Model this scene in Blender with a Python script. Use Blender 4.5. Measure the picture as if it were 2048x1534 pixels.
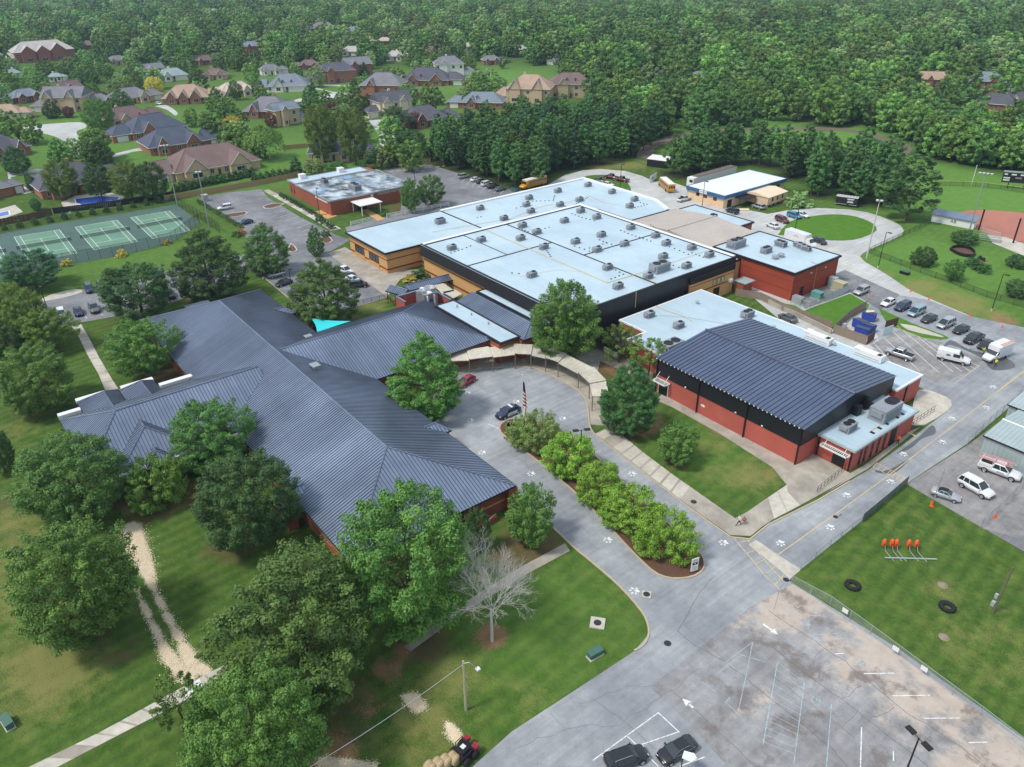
import bpy, bmesh, math, random
import numpy as np
from mathutils import Vector, Matrix
for o in list(bpy.data.objects): bpy.data.objects.remove(o)
S = bpy.context.scene
COL = S.collection
R = math.radians
# ------------------------------------------------------------------ camera
# world X/Y run along the school's walls; the drone hovers above (0,0)
CF, CP, CR, CH = 1553.54, 0.515986, -0.0091263, 68.6115
TB = R(-52.2624)
AX = (math.cos(TB), math.sin(TB)); BX = (-math.sin(TB), math.cos(TB))
def cam2w(x, y): return (AX[0]*x+AX[1]*y, BX[0]*x+BX[1]*y)
def G(px, py, z=0.0):
    """world point at height z seen at photo position (px,py) -- survey helper"""
    a = px-1024.0; b = py-767.0
    cr, sr = math.cos(CR), math.sin(CR)
    u = a*cr+b*sr; v = -a*sr+b*cr
    cp, sp = math.cos(CP), math.sin(CP)
    dy = CF*cp-v*sp; dz = -CF*sp-v*cp
    t = (z-CH)/dz
    x, y = cam2w(u*t, dy*t)
    return Vector((x, y, z))
def PJ(p):
    """photo position of a world point"""
    x = AX[0]*p[0]+BX[0]*p[1]; y = AX[1]*p[0]+BX[1]*p[1]; z = p[2]-CH
    cp, sp = math.cos(CP), math.sin(CP)
    fw = y*cp-z*sp; up = y*sp+z*cp
    u = CF*x/fw; v = -CF*up/fw
    cr, sr = math.cos(CR), math.sin(CR)
    return 1024+u*cr-v*sr, 767+u*sr+v*cr
def HT(b, top):
    """height of something standing at photo position b whose top is at photo row top"""
    g = G(b[0], b[1]); lo, hi = 0.0, 60.0
    for _ in range(40):
        m = (lo+hi)/2
        if PJ((g.x, g.y, m))[1] > top: lo = m
        else: hi = m
    return lo
def PXM(g):
    """photo pixels per metre at a ground point"""
    x = AX[0]*g[0]+BX[0]*g[1]; y = AX[1]*g[0]+BX[1]*g[1]
    return CF/(y*math.cos(CP)+CH*math.sin(CP))
cam = bpy.data.objects.new('camera', bpy.data.cameras.new('camera')); COL.objects.link(cam)
cam.data.lens = 36*CF/2048; cam.data.sensor_width = 36; cam.data.clip_end = 8000; cam.data.clip_start = 0.5
rx, ry = cam2w(1, 0); fx, fy = cam2w(0, 1)
_r = Vector((rx, ry, 0)); _f = Vector((fx*math.cos(CP), fy*math.cos(CP), -math.sin(CP))); _u = _r.cross(_f)
_X = _r*math.cos(CR)+_u*math.sin(CR); _Y = -_r*math.sin(CR)+_u*math.cos(CR)
cam.matrix_world = Matrix(((_X.x, _Y.x, -_f.x, 0), (_X.y, _Y.y, -_f.y, 0), (_X.z, _Y.z, -_f.z, CH), (0, 0, 0, 1)))
S.camera = cam
# ------------------------------------------------------------------ light
SUN_EL = R(56)
sdx, sdy = cam2w(-0.86, -0.40)                     # towards the sun: left of the picture, a little behind the drone
w = bpy.data.worlds.new('World'); S.world = w; w.use_nodes = True
nt = w.node_tree; nt.nodes.clear()
sky = nt.nodes.new('ShaderNodeTexSky'); sky.sky_type = 'NISHITA'; sky.sun_disc = False
sky.sun_elevation = SUN_EL; sky.sun_rotation = math.atan2(sdx, sdy)
sky.air_density = 1.0; sky.dust_density = 2.0; sky.ozone_density = 1.0
mixc = nt.nodes.new('ShaderNodeMix'); mixc.data_type = 'RGBA'; mixc.inputs[0].default_value = 0.45
mixc.inputs[7].default_value = (8.6, 9.6, 10.6, 1)   # even cloud deck over the sky
bg = nt.nodes.new('ShaderNodeBackground'); bg.inputs[1].default_value = 0.092
ow = nt.nodes.new('ShaderNodeOutputWorld')
nt.links.new(sky.outputs[0], mixc.inputs[6]); nt.links.new(mixc.outputs[2], bg.inputs[0]); nt.links.new(bg.outputs[0], ow.inputs[0])
sun = bpy.data.objects.new('sun', bpy.data.lights.new('sun', 'SUN')); COL.objects.link(sun)
sun.data.energy = 2.0; sun.data.angle = R(10); sun.data.color = (1.0, 0.95, 0.87)
sv = Vector((sdx*math.cos(SUN_EL)/math.hypot(sdx, sdy), sdy*math.cos(SUN_EL)/math.hypot(sdx, sdy), math.sin(SUN_EL)))
sun.rotation_euler = sv.to_track_quat('Z', 'Y').to_euler(); sun.location = (0, 0, 120)
S.view_settings.view_transform = 'Standard'; S.view_settings.look = 'None'
S.view_settings.exposure = 0.5; S.view_settings.gamma = 1
S.render.engine = 'CYCLES'
S.cycles.max_bounces = 4; S.cycles.diffuse_bounces = 2; S.cycles.glossy_bounces = 2; S.cycles.transmission_bounces = 3; S.cycles.transparent_max_bounces = 8
S.cycles.use_denoising = True
# ------------------------------------------------------------------ materials
MATS = {}
def _n(t, typ, **k):
    n = t.nodes.new(typ)
    for a, b in k.items(): setattr(n, a, b)
    return n
def lin(r, g, b):
    f = lambda c: c/12.92 if c <= 0.04045 else ((c+0.055)/1.055)**2.4
    return (f(r/255), f(g/255), f(b/255))
def noise(t, pos, scale, detail=4, rough=0.55):
    n = _n(t, 'ShaderNodeTexNoise'); n.inputs['Scale'].default_value = scale
    n.inputs['Detail'].default_value = detail; n.inputs['Roughness'].default_value = rough
    t.links.new(pos, n.inputs['Vector']); return n.outputs['Fac']
def ramp(t, fac, stops):
    r = _n(t, 'ShaderNodeValToRGB'); e = r.color_ramp.elements
    while len(e) < len(stops): e.new(0.5)
    for i, (p, c) in enumerate(stops):
        e[i].position = p; e[i].color = tuple(c)+(1,) if len(c) == 3 else c
    t.links.new(fac, r.inputs[0]); return r.outputs[0]
def mixrgb(t, fac, a, b, typ='MIX'):
    m = _n(t, 'ShaderNodeMix', data_type='RGBA', blend_type=typ)
    for i, val in ((0, fac), (6, a), (7, b)):
        if isinstance(val, (int, float)): m.inputs[i].default_value = val
        elif isinstance(val, tuple): m.inputs[i].default_value = val+(1,) if len(val) == 3 else val
        else: t.links.new(val, m.inputs[i])
    return m.outputs[2]
def mth(t, op, a, b=None, c=None, clamp=False):
    m = _n(t, 'ShaderNodeMath', operation=op, use_clamp=clamp)
    for i, val in enumerate((a, b, c)):
        if val is None: continue
        if isinstance(val, (int, float)): m.inputs[i].default_value = val
        else: t.links.new(val, m.inputs[i])
    return m.outputs[0]
def newmat(name):
    m = bpy.data.materials.new(name); m.use_nodes = True; MATS[name] = m
    t = m.node_tree; b = t.nodes['Principled BSDF']; return m, t, b
def pos_of(t): return _n(t, 'ShaderNodeNewGeometry').outputs['Position']
def mat(name, col, rough=0.7, metal=0.0, var=0.15, scale=2.0, bump=0.0, spec=0.4, var2=0.0, scale2=0.15, bscale=None):
    """plain procedural material: base colour with two octaves of tonal variation"""
    if name in MATS: return MATS[name]
    m, t, b = newmat(name)
    b.inputs['Roughness'].default_value = rough; b.inputs['Metallic'].default_value = metal
    b.inputs['Specular IOR Level'].default_value = spec
    if var > 0 or var2 > 0:
        p = pos_of(t); c = tuple(col)
        n = noise(t, p, scale, 5)
        o = mixrgb(t, n, tuple(x*(1-var) for x in c), tuple(min(1, x*(1+var)) for x in c))
        if var2 > 0:
            n2 = noise(t, p, scale2, 4)
            f = ramp(t, n2, [(0.3, (1-var2,)*3), (0.7, (1+var2*0.5,)*3)])
            o = mixrgb(t, 1.0, o, f, 'MULTIPLY')
        t.links.new(o, b.inputs['Base Color'])
        if bump > 0:
            bn = noise(t, p, bscale or scale*4, 3)
            bb = _n(t, 'ShaderNodeBump'); bb.inputs['Strength'].default_value = bump; bb.inputs['Distance'].default_value = 0.05
            t.links.new(bn, bb.inputs['Height']); t.links.new(bb.outputs[0], b.inputs['Normal'])
    else: b.inputs['Base Color'].default_value = tuple(col)+(1,)
    return m
def glass(name, col=(0.02, 0.03, 0.04)):
    if name in MATS: return MATS[name]
    m, t, b = newmat(name); b.inputs['Base Color'].default_value = col+(1,)
    b.inputs['Roughness'].default_value = 0.06; b.inputs['Specular IOR Level'].default_value = 0.9; return m
def paint(name, col, rough=0.25, metal=0.0):
    if name in MATS: return MATS[name]
    m, t, b = newmat(name); b.inputs['Roughness'].default_value = rough; b.inputs['Metallic'].default_value = metal
    p = pos_of(t); n = noise(t, p, 1.5, 3)
    t.links.new(mixrgb(t, n, tuple(c*0.85 for c in col), tuple(min(1, c*1.1) for c in col)), b.inputs['Base Color'])
    b.inputs['Coat Weight'].default_value = 0.6; b.inputs['Coat Roughness'].default_value = 0.08; return m
# ------------------------------------------------------------------ mesh helpers
class MB:
    def __init__(s): s.v = []; s.f = []
    def face(s, pts):
        n = len(s.v); s.v += [tuple(p) for p in pts]; s.f.append(tuple(range(n, n+len(pts)))); return s
    def box(s, x0, x1, y0, y1, z0, z1):
        n = len(s.v)
        s.v += [(x0, y0, z0), (x1, y0, z0), (x1, y1, z0), (x0, y1, z0), (x0, y0, z1), (x1, y0, z1), (x1, y1, z1), (x0, y1, z1)]
        s.f += [tuple(n+i for i in q) for q in ((3, 2, 1, 0), (4, 5, 6, 7), (0, 1, 5, 4), (1, 2, 6, 5), (2, 3, 7, 6), (3, 0, 4, 7))]; return s
    def obox(s, p0, p1, wd, z0, z1, off=0.0):
        """box along the segment p0-p1, wd wide"""
        p0 = Vector(p0[:2]); p1 = Vector(p1[:2]); d = (p1-p0).normalized(); n = Vector((-d.y, d.x))
        a = p0+n*(off-wd/2); b = p1+n*(off-wd/2); c = p1+n*(off+wd/2); e = p0+n*(off+wd/2)
        return s.prism([a, b, c, e], z0, z1)
    def prism(s, poly, z0, z1):
        poly = [tuple(p)[:2] for p in poly]
        if sum(poly[i-1][0]*poly[i][1]-poly[i][0]*poly[i-1][1] for i in range(len(poly))) < 0: poly = poly[::-1]
        n = len(s.v); k = len(poly)
        s.v += [(p[0], p[1], z0) for p in poly]+[(p[0], p[1], z1) for p in poly]
        s.f.append(tuple(range(n+k-1, n-1, -1))); s.f.append(tuple(range(n+k, n+2*k)))
        for i in range(k):
            j = (i+1) % k; s.f.append((n+i, n+j, n+k+j, n+k+i))
        return s
    def tube(s, p0, p1, r0, r1=None, n=6, cap=True):
        r1 = r0 if r1 is None else r1
        p0 = Vector(p0); p1 = Vector(p1); d = (p1-p0)
        if d.length < 1e-6: return s
        d.normalize(); u = d.orthogonal().normalized(); w_ = d.cross(u); b = len(s.v)
        for p, r in ((p0, r0), (p1, r1)):
            for i in range(n):
                a = 2*math.pi*i/n; s.v.append(tuple(p+(u*math.cos(a)+w_*math.sin(a))*r))
        for i in range(n):
            j = (i+1) % n; s.f.append((b+i, b+j, b+n+j, b+n+i))
        if cap: s.f.append(tuple(range(b+n-1, b-1, -1))); s.f.append(tuple(range(b+n, b+2*n)))
        return s
    def path(s, pts, r, n=6):
        for a, b in zip(pts[:-1], pts[1:]): s.tube(a, b, r, n=n)
        return s
    def lathe(s, prof, n=16, c=(0, 0, 0)):
        b = len(s.v); k = len(prof)
        for i in range(n):
            a = 2*math.pi*i/n
            for r, z in prof: s.v.append((c[0]+r*math.cos(a), c[1]+r*math.sin(a), c[2]+z))
        for i in range(n):
            j = (i+1) % n
            for q in range(k-1): s.f.append((b+i*k+q, b+j*k+q, b+j*k+q+1, b+i*k+q+1))
        return s
    def ribbon(s, pts, wd, z, closed=False):
        L, Rr = offset(pts, wd/2, closed), offset(pts, -wd/2, closed)
        m = len(pts) if closed else len(pts)-1
        for i in range(m):
            j = (i+1) % len(pts)
            s.face([(L[i][0], L[i][1], z), (Rr[i][0], Rr[i][1], z), (Rr[j][0], Rr[j][1], z), (L[j][0], L[j][1], z)])
        return s
    def wall(s, pts, wd, z0, z1, closed=False):
        L, Rr = offset(pts, wd/2, closed), offset(pts, -wd/2, closed)
        m = len(pts) if closed else len(pts)-1
        for i in range(m):
            j = (i+1) % len(pts); s.prism([L[i], Rr[i], Rr[j], L[j]], z0, z1)
        return s
    def mesh(s, name='m', smooth=False):
        m = bpy.data.meshes.new(name); m.from_pydata(s.v, [], s.f); m.validate(); m.update()
        if smooth: m.polygons.foreach_set('use_smooth', [True]*len(m.polygons))
        return m
    def build(s, name, material, parent=None, loc=None, smooth=False, kind=None):
        return ob(name, s.mesh(name, smooth), material, parent, loc, kind=kind)
def offset(pts, d, closed=False):
    out = []; n = len(pts)
    P = [Vector((p[0], p[1])) for p in pts]
    for i in range(n):
        a = P[i-1] if (i > 0 or closed) else None
        c = P[(i+1) % n] if (i < n-1 or closed) else None
        d1 = (P[i]-a).normalized() if a is not None else None
        d2 = (c-P[i]).normalized() if c is not None else None
        if d1 is None: d1 = d2
        if d2 is None: d2 = d1
        n1 = Vector((-d1.y, d1.x)); n2 = Vector((-d2.y, d2.x)); m = n1+n2
        m = m.normalized() if m.length > 1e-6 else n1
        q = P[i]+m*(d/max(0.35, m.dot(n1))); out.append((q.x, q.y))
    return out
def ob(name, mesh, material=None, parent=None, loc=None, rotz=None, scale=None, kind=None):
    o = bpy.data.objects.new(name, mesh); COL.objects.link(o)
    if material is not None:
        if len(mesh.materials) == 0: mesh.materials.append(material)
        if mesh.materials[0] != material:
            o.material_slots[0].link = 'OBJECT'; o.material_slots[0].material = material
    if parent is not None: o.parent = parent
    if loc is not None: o.location = loc
    if rotz is not None: o.rotation_euler = (0, 0, rotz)
    if scale is not None: o.scale = scale
    if kind: o['kind'] = kind
    return o
def tag(o, label, cat, group=None):
    o['label'] = label; o['category'] = cat
    if group: o['group'] = group
    return o
def thing(name, label, cat, loc=(0, 0, 0), rotz=0.0, group=None, scale=None):
    o = bpy.data.objects.new(name, None); COL.objects.link(o); o.empty_display_size = 0.2
    o.location = loc; o.rotation_euler = (0, 0, rotz)
    if scale: o.scale = scale
    return tag(o, label, cat, group)
def struct(name, mb, m, **k):
    o = mb.build(name, m, **k); o['kind'] = 'structure'; return o
ORD = ['', 'first', 'second', 'third', 'fourth', 'fifth', 'sixth', 'seventh', 'eighth', 'ninth', 'tenth', 'eleventh', 'twelfth', 'thirteenth', 'fourteenth', 'fifteenth', 'sixteenth', 'seventeenth', 'eighteenth', 'nineteenth', 'twentieth', 'twenty-first', 'twenty-second', 'twenty-third', 'twenty-fourth', 'twenty-fifth', 'twenty-sixth', 'twenty-seventh', 'twenty-eighth', 'twenty-ninth', 'thirtieth']
def text(body, size, m, parent, loc, rot, name='lettering', ext=0.01, align='CENTER'):
    c = bpy.data.curves.new(name, 'FONT'); c.body = body; c.size = size; c.extrude = ext; c.align_x = align; c.align_y = 'CENTER'
    q = bpy.data.objects.new(name, c); COL.objects.link(q)
    me = bpy.data.meshes.new_from_object(q.evaluated_get(bpy.context.evaluated_depsgraph_get())); bpy.data.objects.remove(q); me.name = name
    o = ob(name, me, None, parent, loc); me.materials.clear(); me.materials.append(m); o.rotation_euler = rot; return o
def Gs(l, z=0.0): return [G(a, b, z) for a, b in l]
rnd = random.Random(7)
# ------------------------------------------------------------------ palette
M_brick = mat('brick_warm', lin(150, 84, 62), 0.85, var=0.22, scale=9, bump=0.3, var2=0.12)
M_brick_red = mat('brick_red_painted', lin(178, 90, 78), 0.7, var=0.07, scale=6, bump=0.15, var2=0.12, scale2=0.35)
M_brick_deep = mat('brick_deep_red', lin(152, 66, 46), 0.8, var=0.16, scale=9, bump=0.3, var2=0.1)
M_tan = mat('brick_tan', lin(205, 160, 104), 0.8, var=0.10, scale=9, bump=0.2, var2=0.08)
M_band = mat('brick_band', lin(128, 62, 40), 0.8, var=0.15, scale=8)
M_sand = mat('sand_band', lin(196, 150, 100), 0.8, var=0.1, scale=6)
M_black = mat('black_metal', lin(38, 38, 44), 0.45, 0.2, var=0.12, scale=0.8, var2=0.15)
M_dark = mat('dark_trim', lin(34, 32, 36), 0.5, 0.2, var=0.15)
M_white = mat('white_trim', (0.72, 0.72, 0.7), 0.55, var=0.08, scale=3)
M_galv = mat('galvanised', (0.42, 0.44, 0.46), 0.42, 0.6, var=0.15, scale=4)
M_steel = mat('painted_grey', (0.34, 0.35, 0.37), 0.5, 0.2, var=0.18, scale=3)
M_pole = mat('bronze_pole', lin(52, 46, 44), 0.5, 0.4, var=0.1)
M_wood = mat('weathered_wood', lin(140, 126, 112), 0.9, var=0.25, scale=6, bump=0.3)
M_wooddark = mat('brown_fence', lin(92, 66, 54), 0.9, var=0.3, scale=5, bump=0.3)
M_woodlight = mat('tan_fence', lin(160, 132, 98), 0.9, var=0.25, scale=4)
M_conc = mat('concrete', lin(190, 184, 172), 0.9, var=0.16, scale=1.4, bump=0.15, var2=0.22, scale2=0.35)
M_concold = mat('concrete_old', lin(165, 158, 146), 0.9, var=0.22, scale=1.0, bump=0.2, var2=0.3, scale2=0.3)
M_kerb = mat('kerb', lin(178, 164, 142), 0.9, var=0.2, scale=1.5)
M_bark = mat('bark', lin(92, 78, 66), 0.95, var=0.3, scale=6, bump=0.4)
M_barkgrey = mat('bark_grey', lin(188, 185, 178), 0.95, var=0.2, scale=6)
M_tyre = mat('tyre', (0.015, 0.015, 0.016), 0.85, var=0.2)
M_chrome = mat('alloy', (0.5, 0.5, 0.52), 0.3, 0.8, var=0.05)
M_glass = glass('window_glass'); M_carglass = glass('car_glass', (0.015, 0.03, 0.035))
M_lampw = mat('lamp_lens', (0.85, 0.85, 0.85), 0.2, var=0.05)
M_red = mat('tail_red', (0.45, 0.02, 0.02), 0.3, var=0.05)
def wornpaint(name, col, wear):
    m, t, b = newmat(name); p = pos_of(t); b.inputs['Roughness'].default_value = .85
    n = noise(t, p, 2.2, 6, .7); f = ramp(t, n, [(wear-.1, (0, 0, 0)), (wear+.12, (1, 1, 1))])
    t.links.new(mixrgb(t, f, lin(146, 148, 150), col), b.inputs['Base Color']); return m
M_ylw = wornpaint('road_yellow', lin(212, 184, 118), .44); M_wht = wornpaint('road_white', lin(224, 226, 226), .40); M_blu = wornpaint('road_blue', lin(158, 192, 202), .50)
M_ypipe = mat('gas_pipe_yellow', lin(214, 190, 110), 0.6, var=0.1)
M_green_box = mat('utility_green', lin(70, 104, 92), 0.5, var=0.12)
M_orange = mat('safety_orange', lin(226, 92, 40), 0.6, var=0.08)
def asphalt(name, base, patch, amt, crack=0.5, sand=None, sandamt=0.0):
    m, t, b = newmat(name); p = pos_of(t)
    b.inputs['Roughness'].default_value = 0.82; b.inputs['Specular IOR Level'].default_value = 0.35
    n1 = noise(t, p, 0.10, 6, 0.6); n2 = noise(t, p, 0.7, 6, 0.65); n3 = noise(t, p, 14, 3)
    c = mixrgb(t, ramp(t, n1, [(0.38, (0, 0, 0)), (0.64, (1, 1, 1))]), base, patch)
    c = mixrgb(t, 1.0, c, ramp(t, n2, [(0.3, (1-amt,)*3), (0.72, (1+amt*0.45,)*3)]), 'MULTIPLY')
    c = mixrgb(t, 1.0, c, ramp(t, n3, [(0.2, (0.84,)*3), (0.8, (1.12,)*3)]), 'MULTIPLY')
    mp = _n(t, 'ShaderNodeMapping'); mp.inputs['Scale'].default_value = (1.3, .07, 1); t.links.new(p, mp.inputs['Vector']); ns = noise(t, mp.outputs[0], 1.0, 5, .6)      # traffic streaks
    c = mixrgb(t, 1.0, c, ramp(t, ns, [(0.32, (0.86, .86, .87)), (0.66, (1.08,)*3)]), 'MULTIPLY')
    if sand:
        n5 = noise(t, p, 0.16, 8, 0.68); sp = _n(t, 'ShaderNodeSeparateXYZ'); t.links.new(p, sp.inputs[0])
        reg = mth(t, 'MULTIPLY_ADD', sp.outputs[1], 0.022, -1.36)          # washes in from the east fence side
        f = mth(t, 'ADD', n5, mth(t, 'MULTIPLY', mth(t, 'MINIMUM', mth(t, 'MAXIMUM', reg, -0.12), 0.08), 1.0))
        c = mixrgb(t, mth(t, 'MULTIPLY', ramp(t, f, [(0.48, (0, 0, 0)), (0.58, (1, 1, 1))]), sandamt), c, mixrgb(t, n2, sand, lin(200, 190, 178)))
        c = mixrgb(t, mth(t, 'MULTIPLY', ramp(t, noise(t, p, 0.24, 6, .66), [(0.53, (0, 0, 0)), (0.62, (1, 1, 1))]), .7), c, lin(108, 98, 92))
    # fine map cracks
    wn = _n(t, 'ShaderNodeTexNoise'); wn.inputs['Scale'].default_value = 0.8; wn.inputs['Detail'].default_value = 5; t.links.new(p, wn.inputs['Vector'])
    wv = _n(t, 'ShaderNodeMix', data_type='VECTOR'); wv.inputs[0].default_value = 0.62
    vm = _n(t, 'ShaderNodeVectorMath', operation='MULTIPLY_ADD'); t.links.new(wn.outputs['Color'], vm.inputs[0]); vm.inputs[1].default_value = (2.6, 2.6, 0); t.links.new(p, vm.inputs[2])
    vo = _n(t, 'ShaderNodeTexVoronoi', feature='DISTANCE_TO_EDGE'); vo.inputs['Scale'].default_value = 0.16; t.links.new(vm.outputs[0], vo.inputs['Vector'])
    ck = ramp(t, vo.outputs['Distance'], [(0.0, (1, 1, 1)), (0.0028, (0, 0, 0))])
    gate = ramp(t, noise(t, p, 0.06, 3), [(0.46, (0, 0, 0)), (0.56, (1, 1, 1))])
    c = mixrgb(t, mth(t, 'MULTIPLY', mth(t, 'MULTIPLY', ck, gate), crack), c, (0.05, 0.048, 0.046))
    t.links.new(c, b.inputs['Base Color'])
    bb = _n(t, 'ShaderNodeBump'); bb.inputs['Strength'].default_value = 0.25; bb.inputs['Distance'].default_value = 0.02
    t.links.new(n3, bb.inputs['Height']); t.links.new(bb.outputs[0], b.inputs['Normal'])
    return m
M_asph = asphalt('asphalt_worn', lin(136, 140, 145), lin(166, 170, 173), 0.16, 0.3)
M_lot = asphalt('asphalt_sandy', lin(132, 131, 132), lin(164, 165, 166), 0.26, 0.35, lin(176, 154, 134), 0.75)
M_lot2 = asphalt('asphalt_brownish', lin(128, 126, 126), lin(158, 156, 154), 0.26, 0.4)
M_asphd = asphalt('asphalt_dark', lin(112, 112, 116), lin(140, 142, 146), 0.2, 0.6)
M_street = asphalt('street_pale', lin(176, 178, 176), lin(196, 197, 194), 0.12, 0.2)
M_court = mat('court_green_dark', lin(74, 100, 92), 0.8, var=0.1, scale=0.6, var2=0.15)
M_courtin = mat('court_green_light', lin(100, 138, 116), 0.8, var=0.08, scale=0.6, var2=0.1)
M_clay = mat('infield_clay', lin(170, 112, 96), 0.95, var=0.12, scale=0.5, var2=0.12, scale2=0.1)
M_mulch = mat('mulch', lin(96, 70, 54), 0.95, var=0.35, scale=2.5, bump=0.5)
M_chips = mat('wood_chips', lin(226, 208, 178), 0.9, var=0.15, scale=5)
# ------------------------------------------------------------------ ground sheet with earth / dry grass zones
def grassmat(name, zones=True, lush=0.0):
    m, t, b = newmat(name); p = pos_of(t)
    b.inputs['Roughness'].default_value = 0.95; b.inputs['Specular IOR Level'].default_value = 0.1
    n1 = noise(t, p, 0.05, 5, 0.6); n2 = noise(t, p, 0.45, 6, 0.65); n3 = noise(t, p, 5.5, 4, 0.7); n4 = noise(t, p, 22, 2, 0.6)
    g = mixrgb(t, n1, lin(53, 80, 34), lin(74, 101, 43))
    nb = noise(t, p, 1.7, 5, .7); g = mixrgb(t, 1.0, g, ramp(t, nb, [(.3, (.74, .78, .72)), (.7, (1.24, 1.18, 1.2))]), 'MULTIPLY')
    g = mixrgb(t, ramp(t, n2, [(0.42, (0, 0, 0)), (0.75, (1, 1, 1))]), g, lin(90, 108, 52))
    sp = _n(t, 'ShaderNodeSeparateXYZ'); t.links.new(p, sp.inputs[0])
    wob = mth(t, 'MULTIPLY', n2, .6)
    st = mth(t, 'SINE', mth(t, 'MULTIPLY', mth(t, 'ADD', mth(t, 'ADD', sp.outputs[0], mth(t, 'MULTIPLY', sp.outputs[1], 0.12)), wob), 3.3))
    g = mixrgb(t, mth(t, 'MULTIPLY_ADD', st, 0.3, 0.3), g, mixrgb(t, 1.0, g, (1.45, 1.4, 1.3), 'MULTIPLY'))
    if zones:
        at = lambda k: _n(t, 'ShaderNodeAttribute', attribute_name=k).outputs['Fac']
        brk = mth(t, 'MULTIPLY_ADD', n3, 1.1, mth(t, 'MULTIPLY_ADD', n2, 1.1, -1.12))
        zz = lambda k, a, c: ramp(t, mth(t, 'ADD', at(k), brk), [(a, (0, 0, 0)), (c, (1, 1, 1))])
        g = mixrgb(t, at('lush'), g, mixrgb(t, n2, lin(84, 130, 52), lin(116, 154, 74)))  # lush grass, its green lifted to paint in sunlight on the distant lawns
        g = mixrgb(t, mth(t, 'MULTIPLY', zz('dry', 0.25, 0.75), 0.75), g, mixrgb(t, n3, lin(148, 140, 88), lin(116, 118, 66)))
        g = mixrgb(t, mth(t, 'MULTIPLY', zz('dirt', 0.35, 0.7), 0.92), g, mixrgb(t, n2, lin(84, 72, 50), lin(112, 98, 70)))
        g = mixrgb(t, mth(t, 'MULTIPLY', zz('clay', 0.35, 0.7), 0.9), g, mixrgb(t, n2, lin(128, 96, 70), lin(156, 124, 94)))
        g = mixrgb(t, mth(t, 'MULTIPLY', ramp(t, mth(t, 'ADD', at('straw'), mth(t, 'MULTIPLY_ADD', n3, 1.5, mth(t, 'MULTIPLY_ADD', n4, .8, -1.2))), [(0.4, (0, 0, 0)), (0.6, (1, 1, 1))]), .92), g, mixrgb(t, n4, lin(196, 174, 142), lin(234, 222, 200)))
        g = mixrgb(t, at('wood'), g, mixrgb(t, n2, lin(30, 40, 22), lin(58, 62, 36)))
    elif lush: g = mixrgb(t, lush, g, mixrgb(t, n2, lin(66, 116, 34), lin(96, 138, 50)))
    g = mixrgb(t, 1.0, g, ramp(t, n3, [(0.25, (0.78,)*3), (0.75, (1.18,)*3)]), 'MULTIPLY')
    g = mixrgb(t, 1.0, g, ramp(t, n4, [(0.2, (0.75,)*3), (0.8, (1.2,)*3)]), 'MULTIPLY')
    t.links.new(g, b.inputs['Base Color'])
    bb = _n(t, 'ShaderNodeBump'); bb.inputs['Strength'].default_value = 0.6; bb.inputs['Distance'].default_value = 0.06
    t.links.new(n3, bb.inputs['Height']); t.links.new(bb.outputs[0], b.inputs['Normal'])
    return m
M_ground = grassmat('grass_ground')
M_lawn = grassmat('lawn_bright', False, 0.75)
M_lawn2 = grassmat('lawn_plain', False, 0.25)
BLOBS = []   # (zone, px, py, rx_m, ry_m, strength)
def blob(zone, px, py, r, s=1.0, r2=None):
    g = G(px, py); BLOBS.append((zone, g.x, g.y, r, r2 or r, s))
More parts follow.
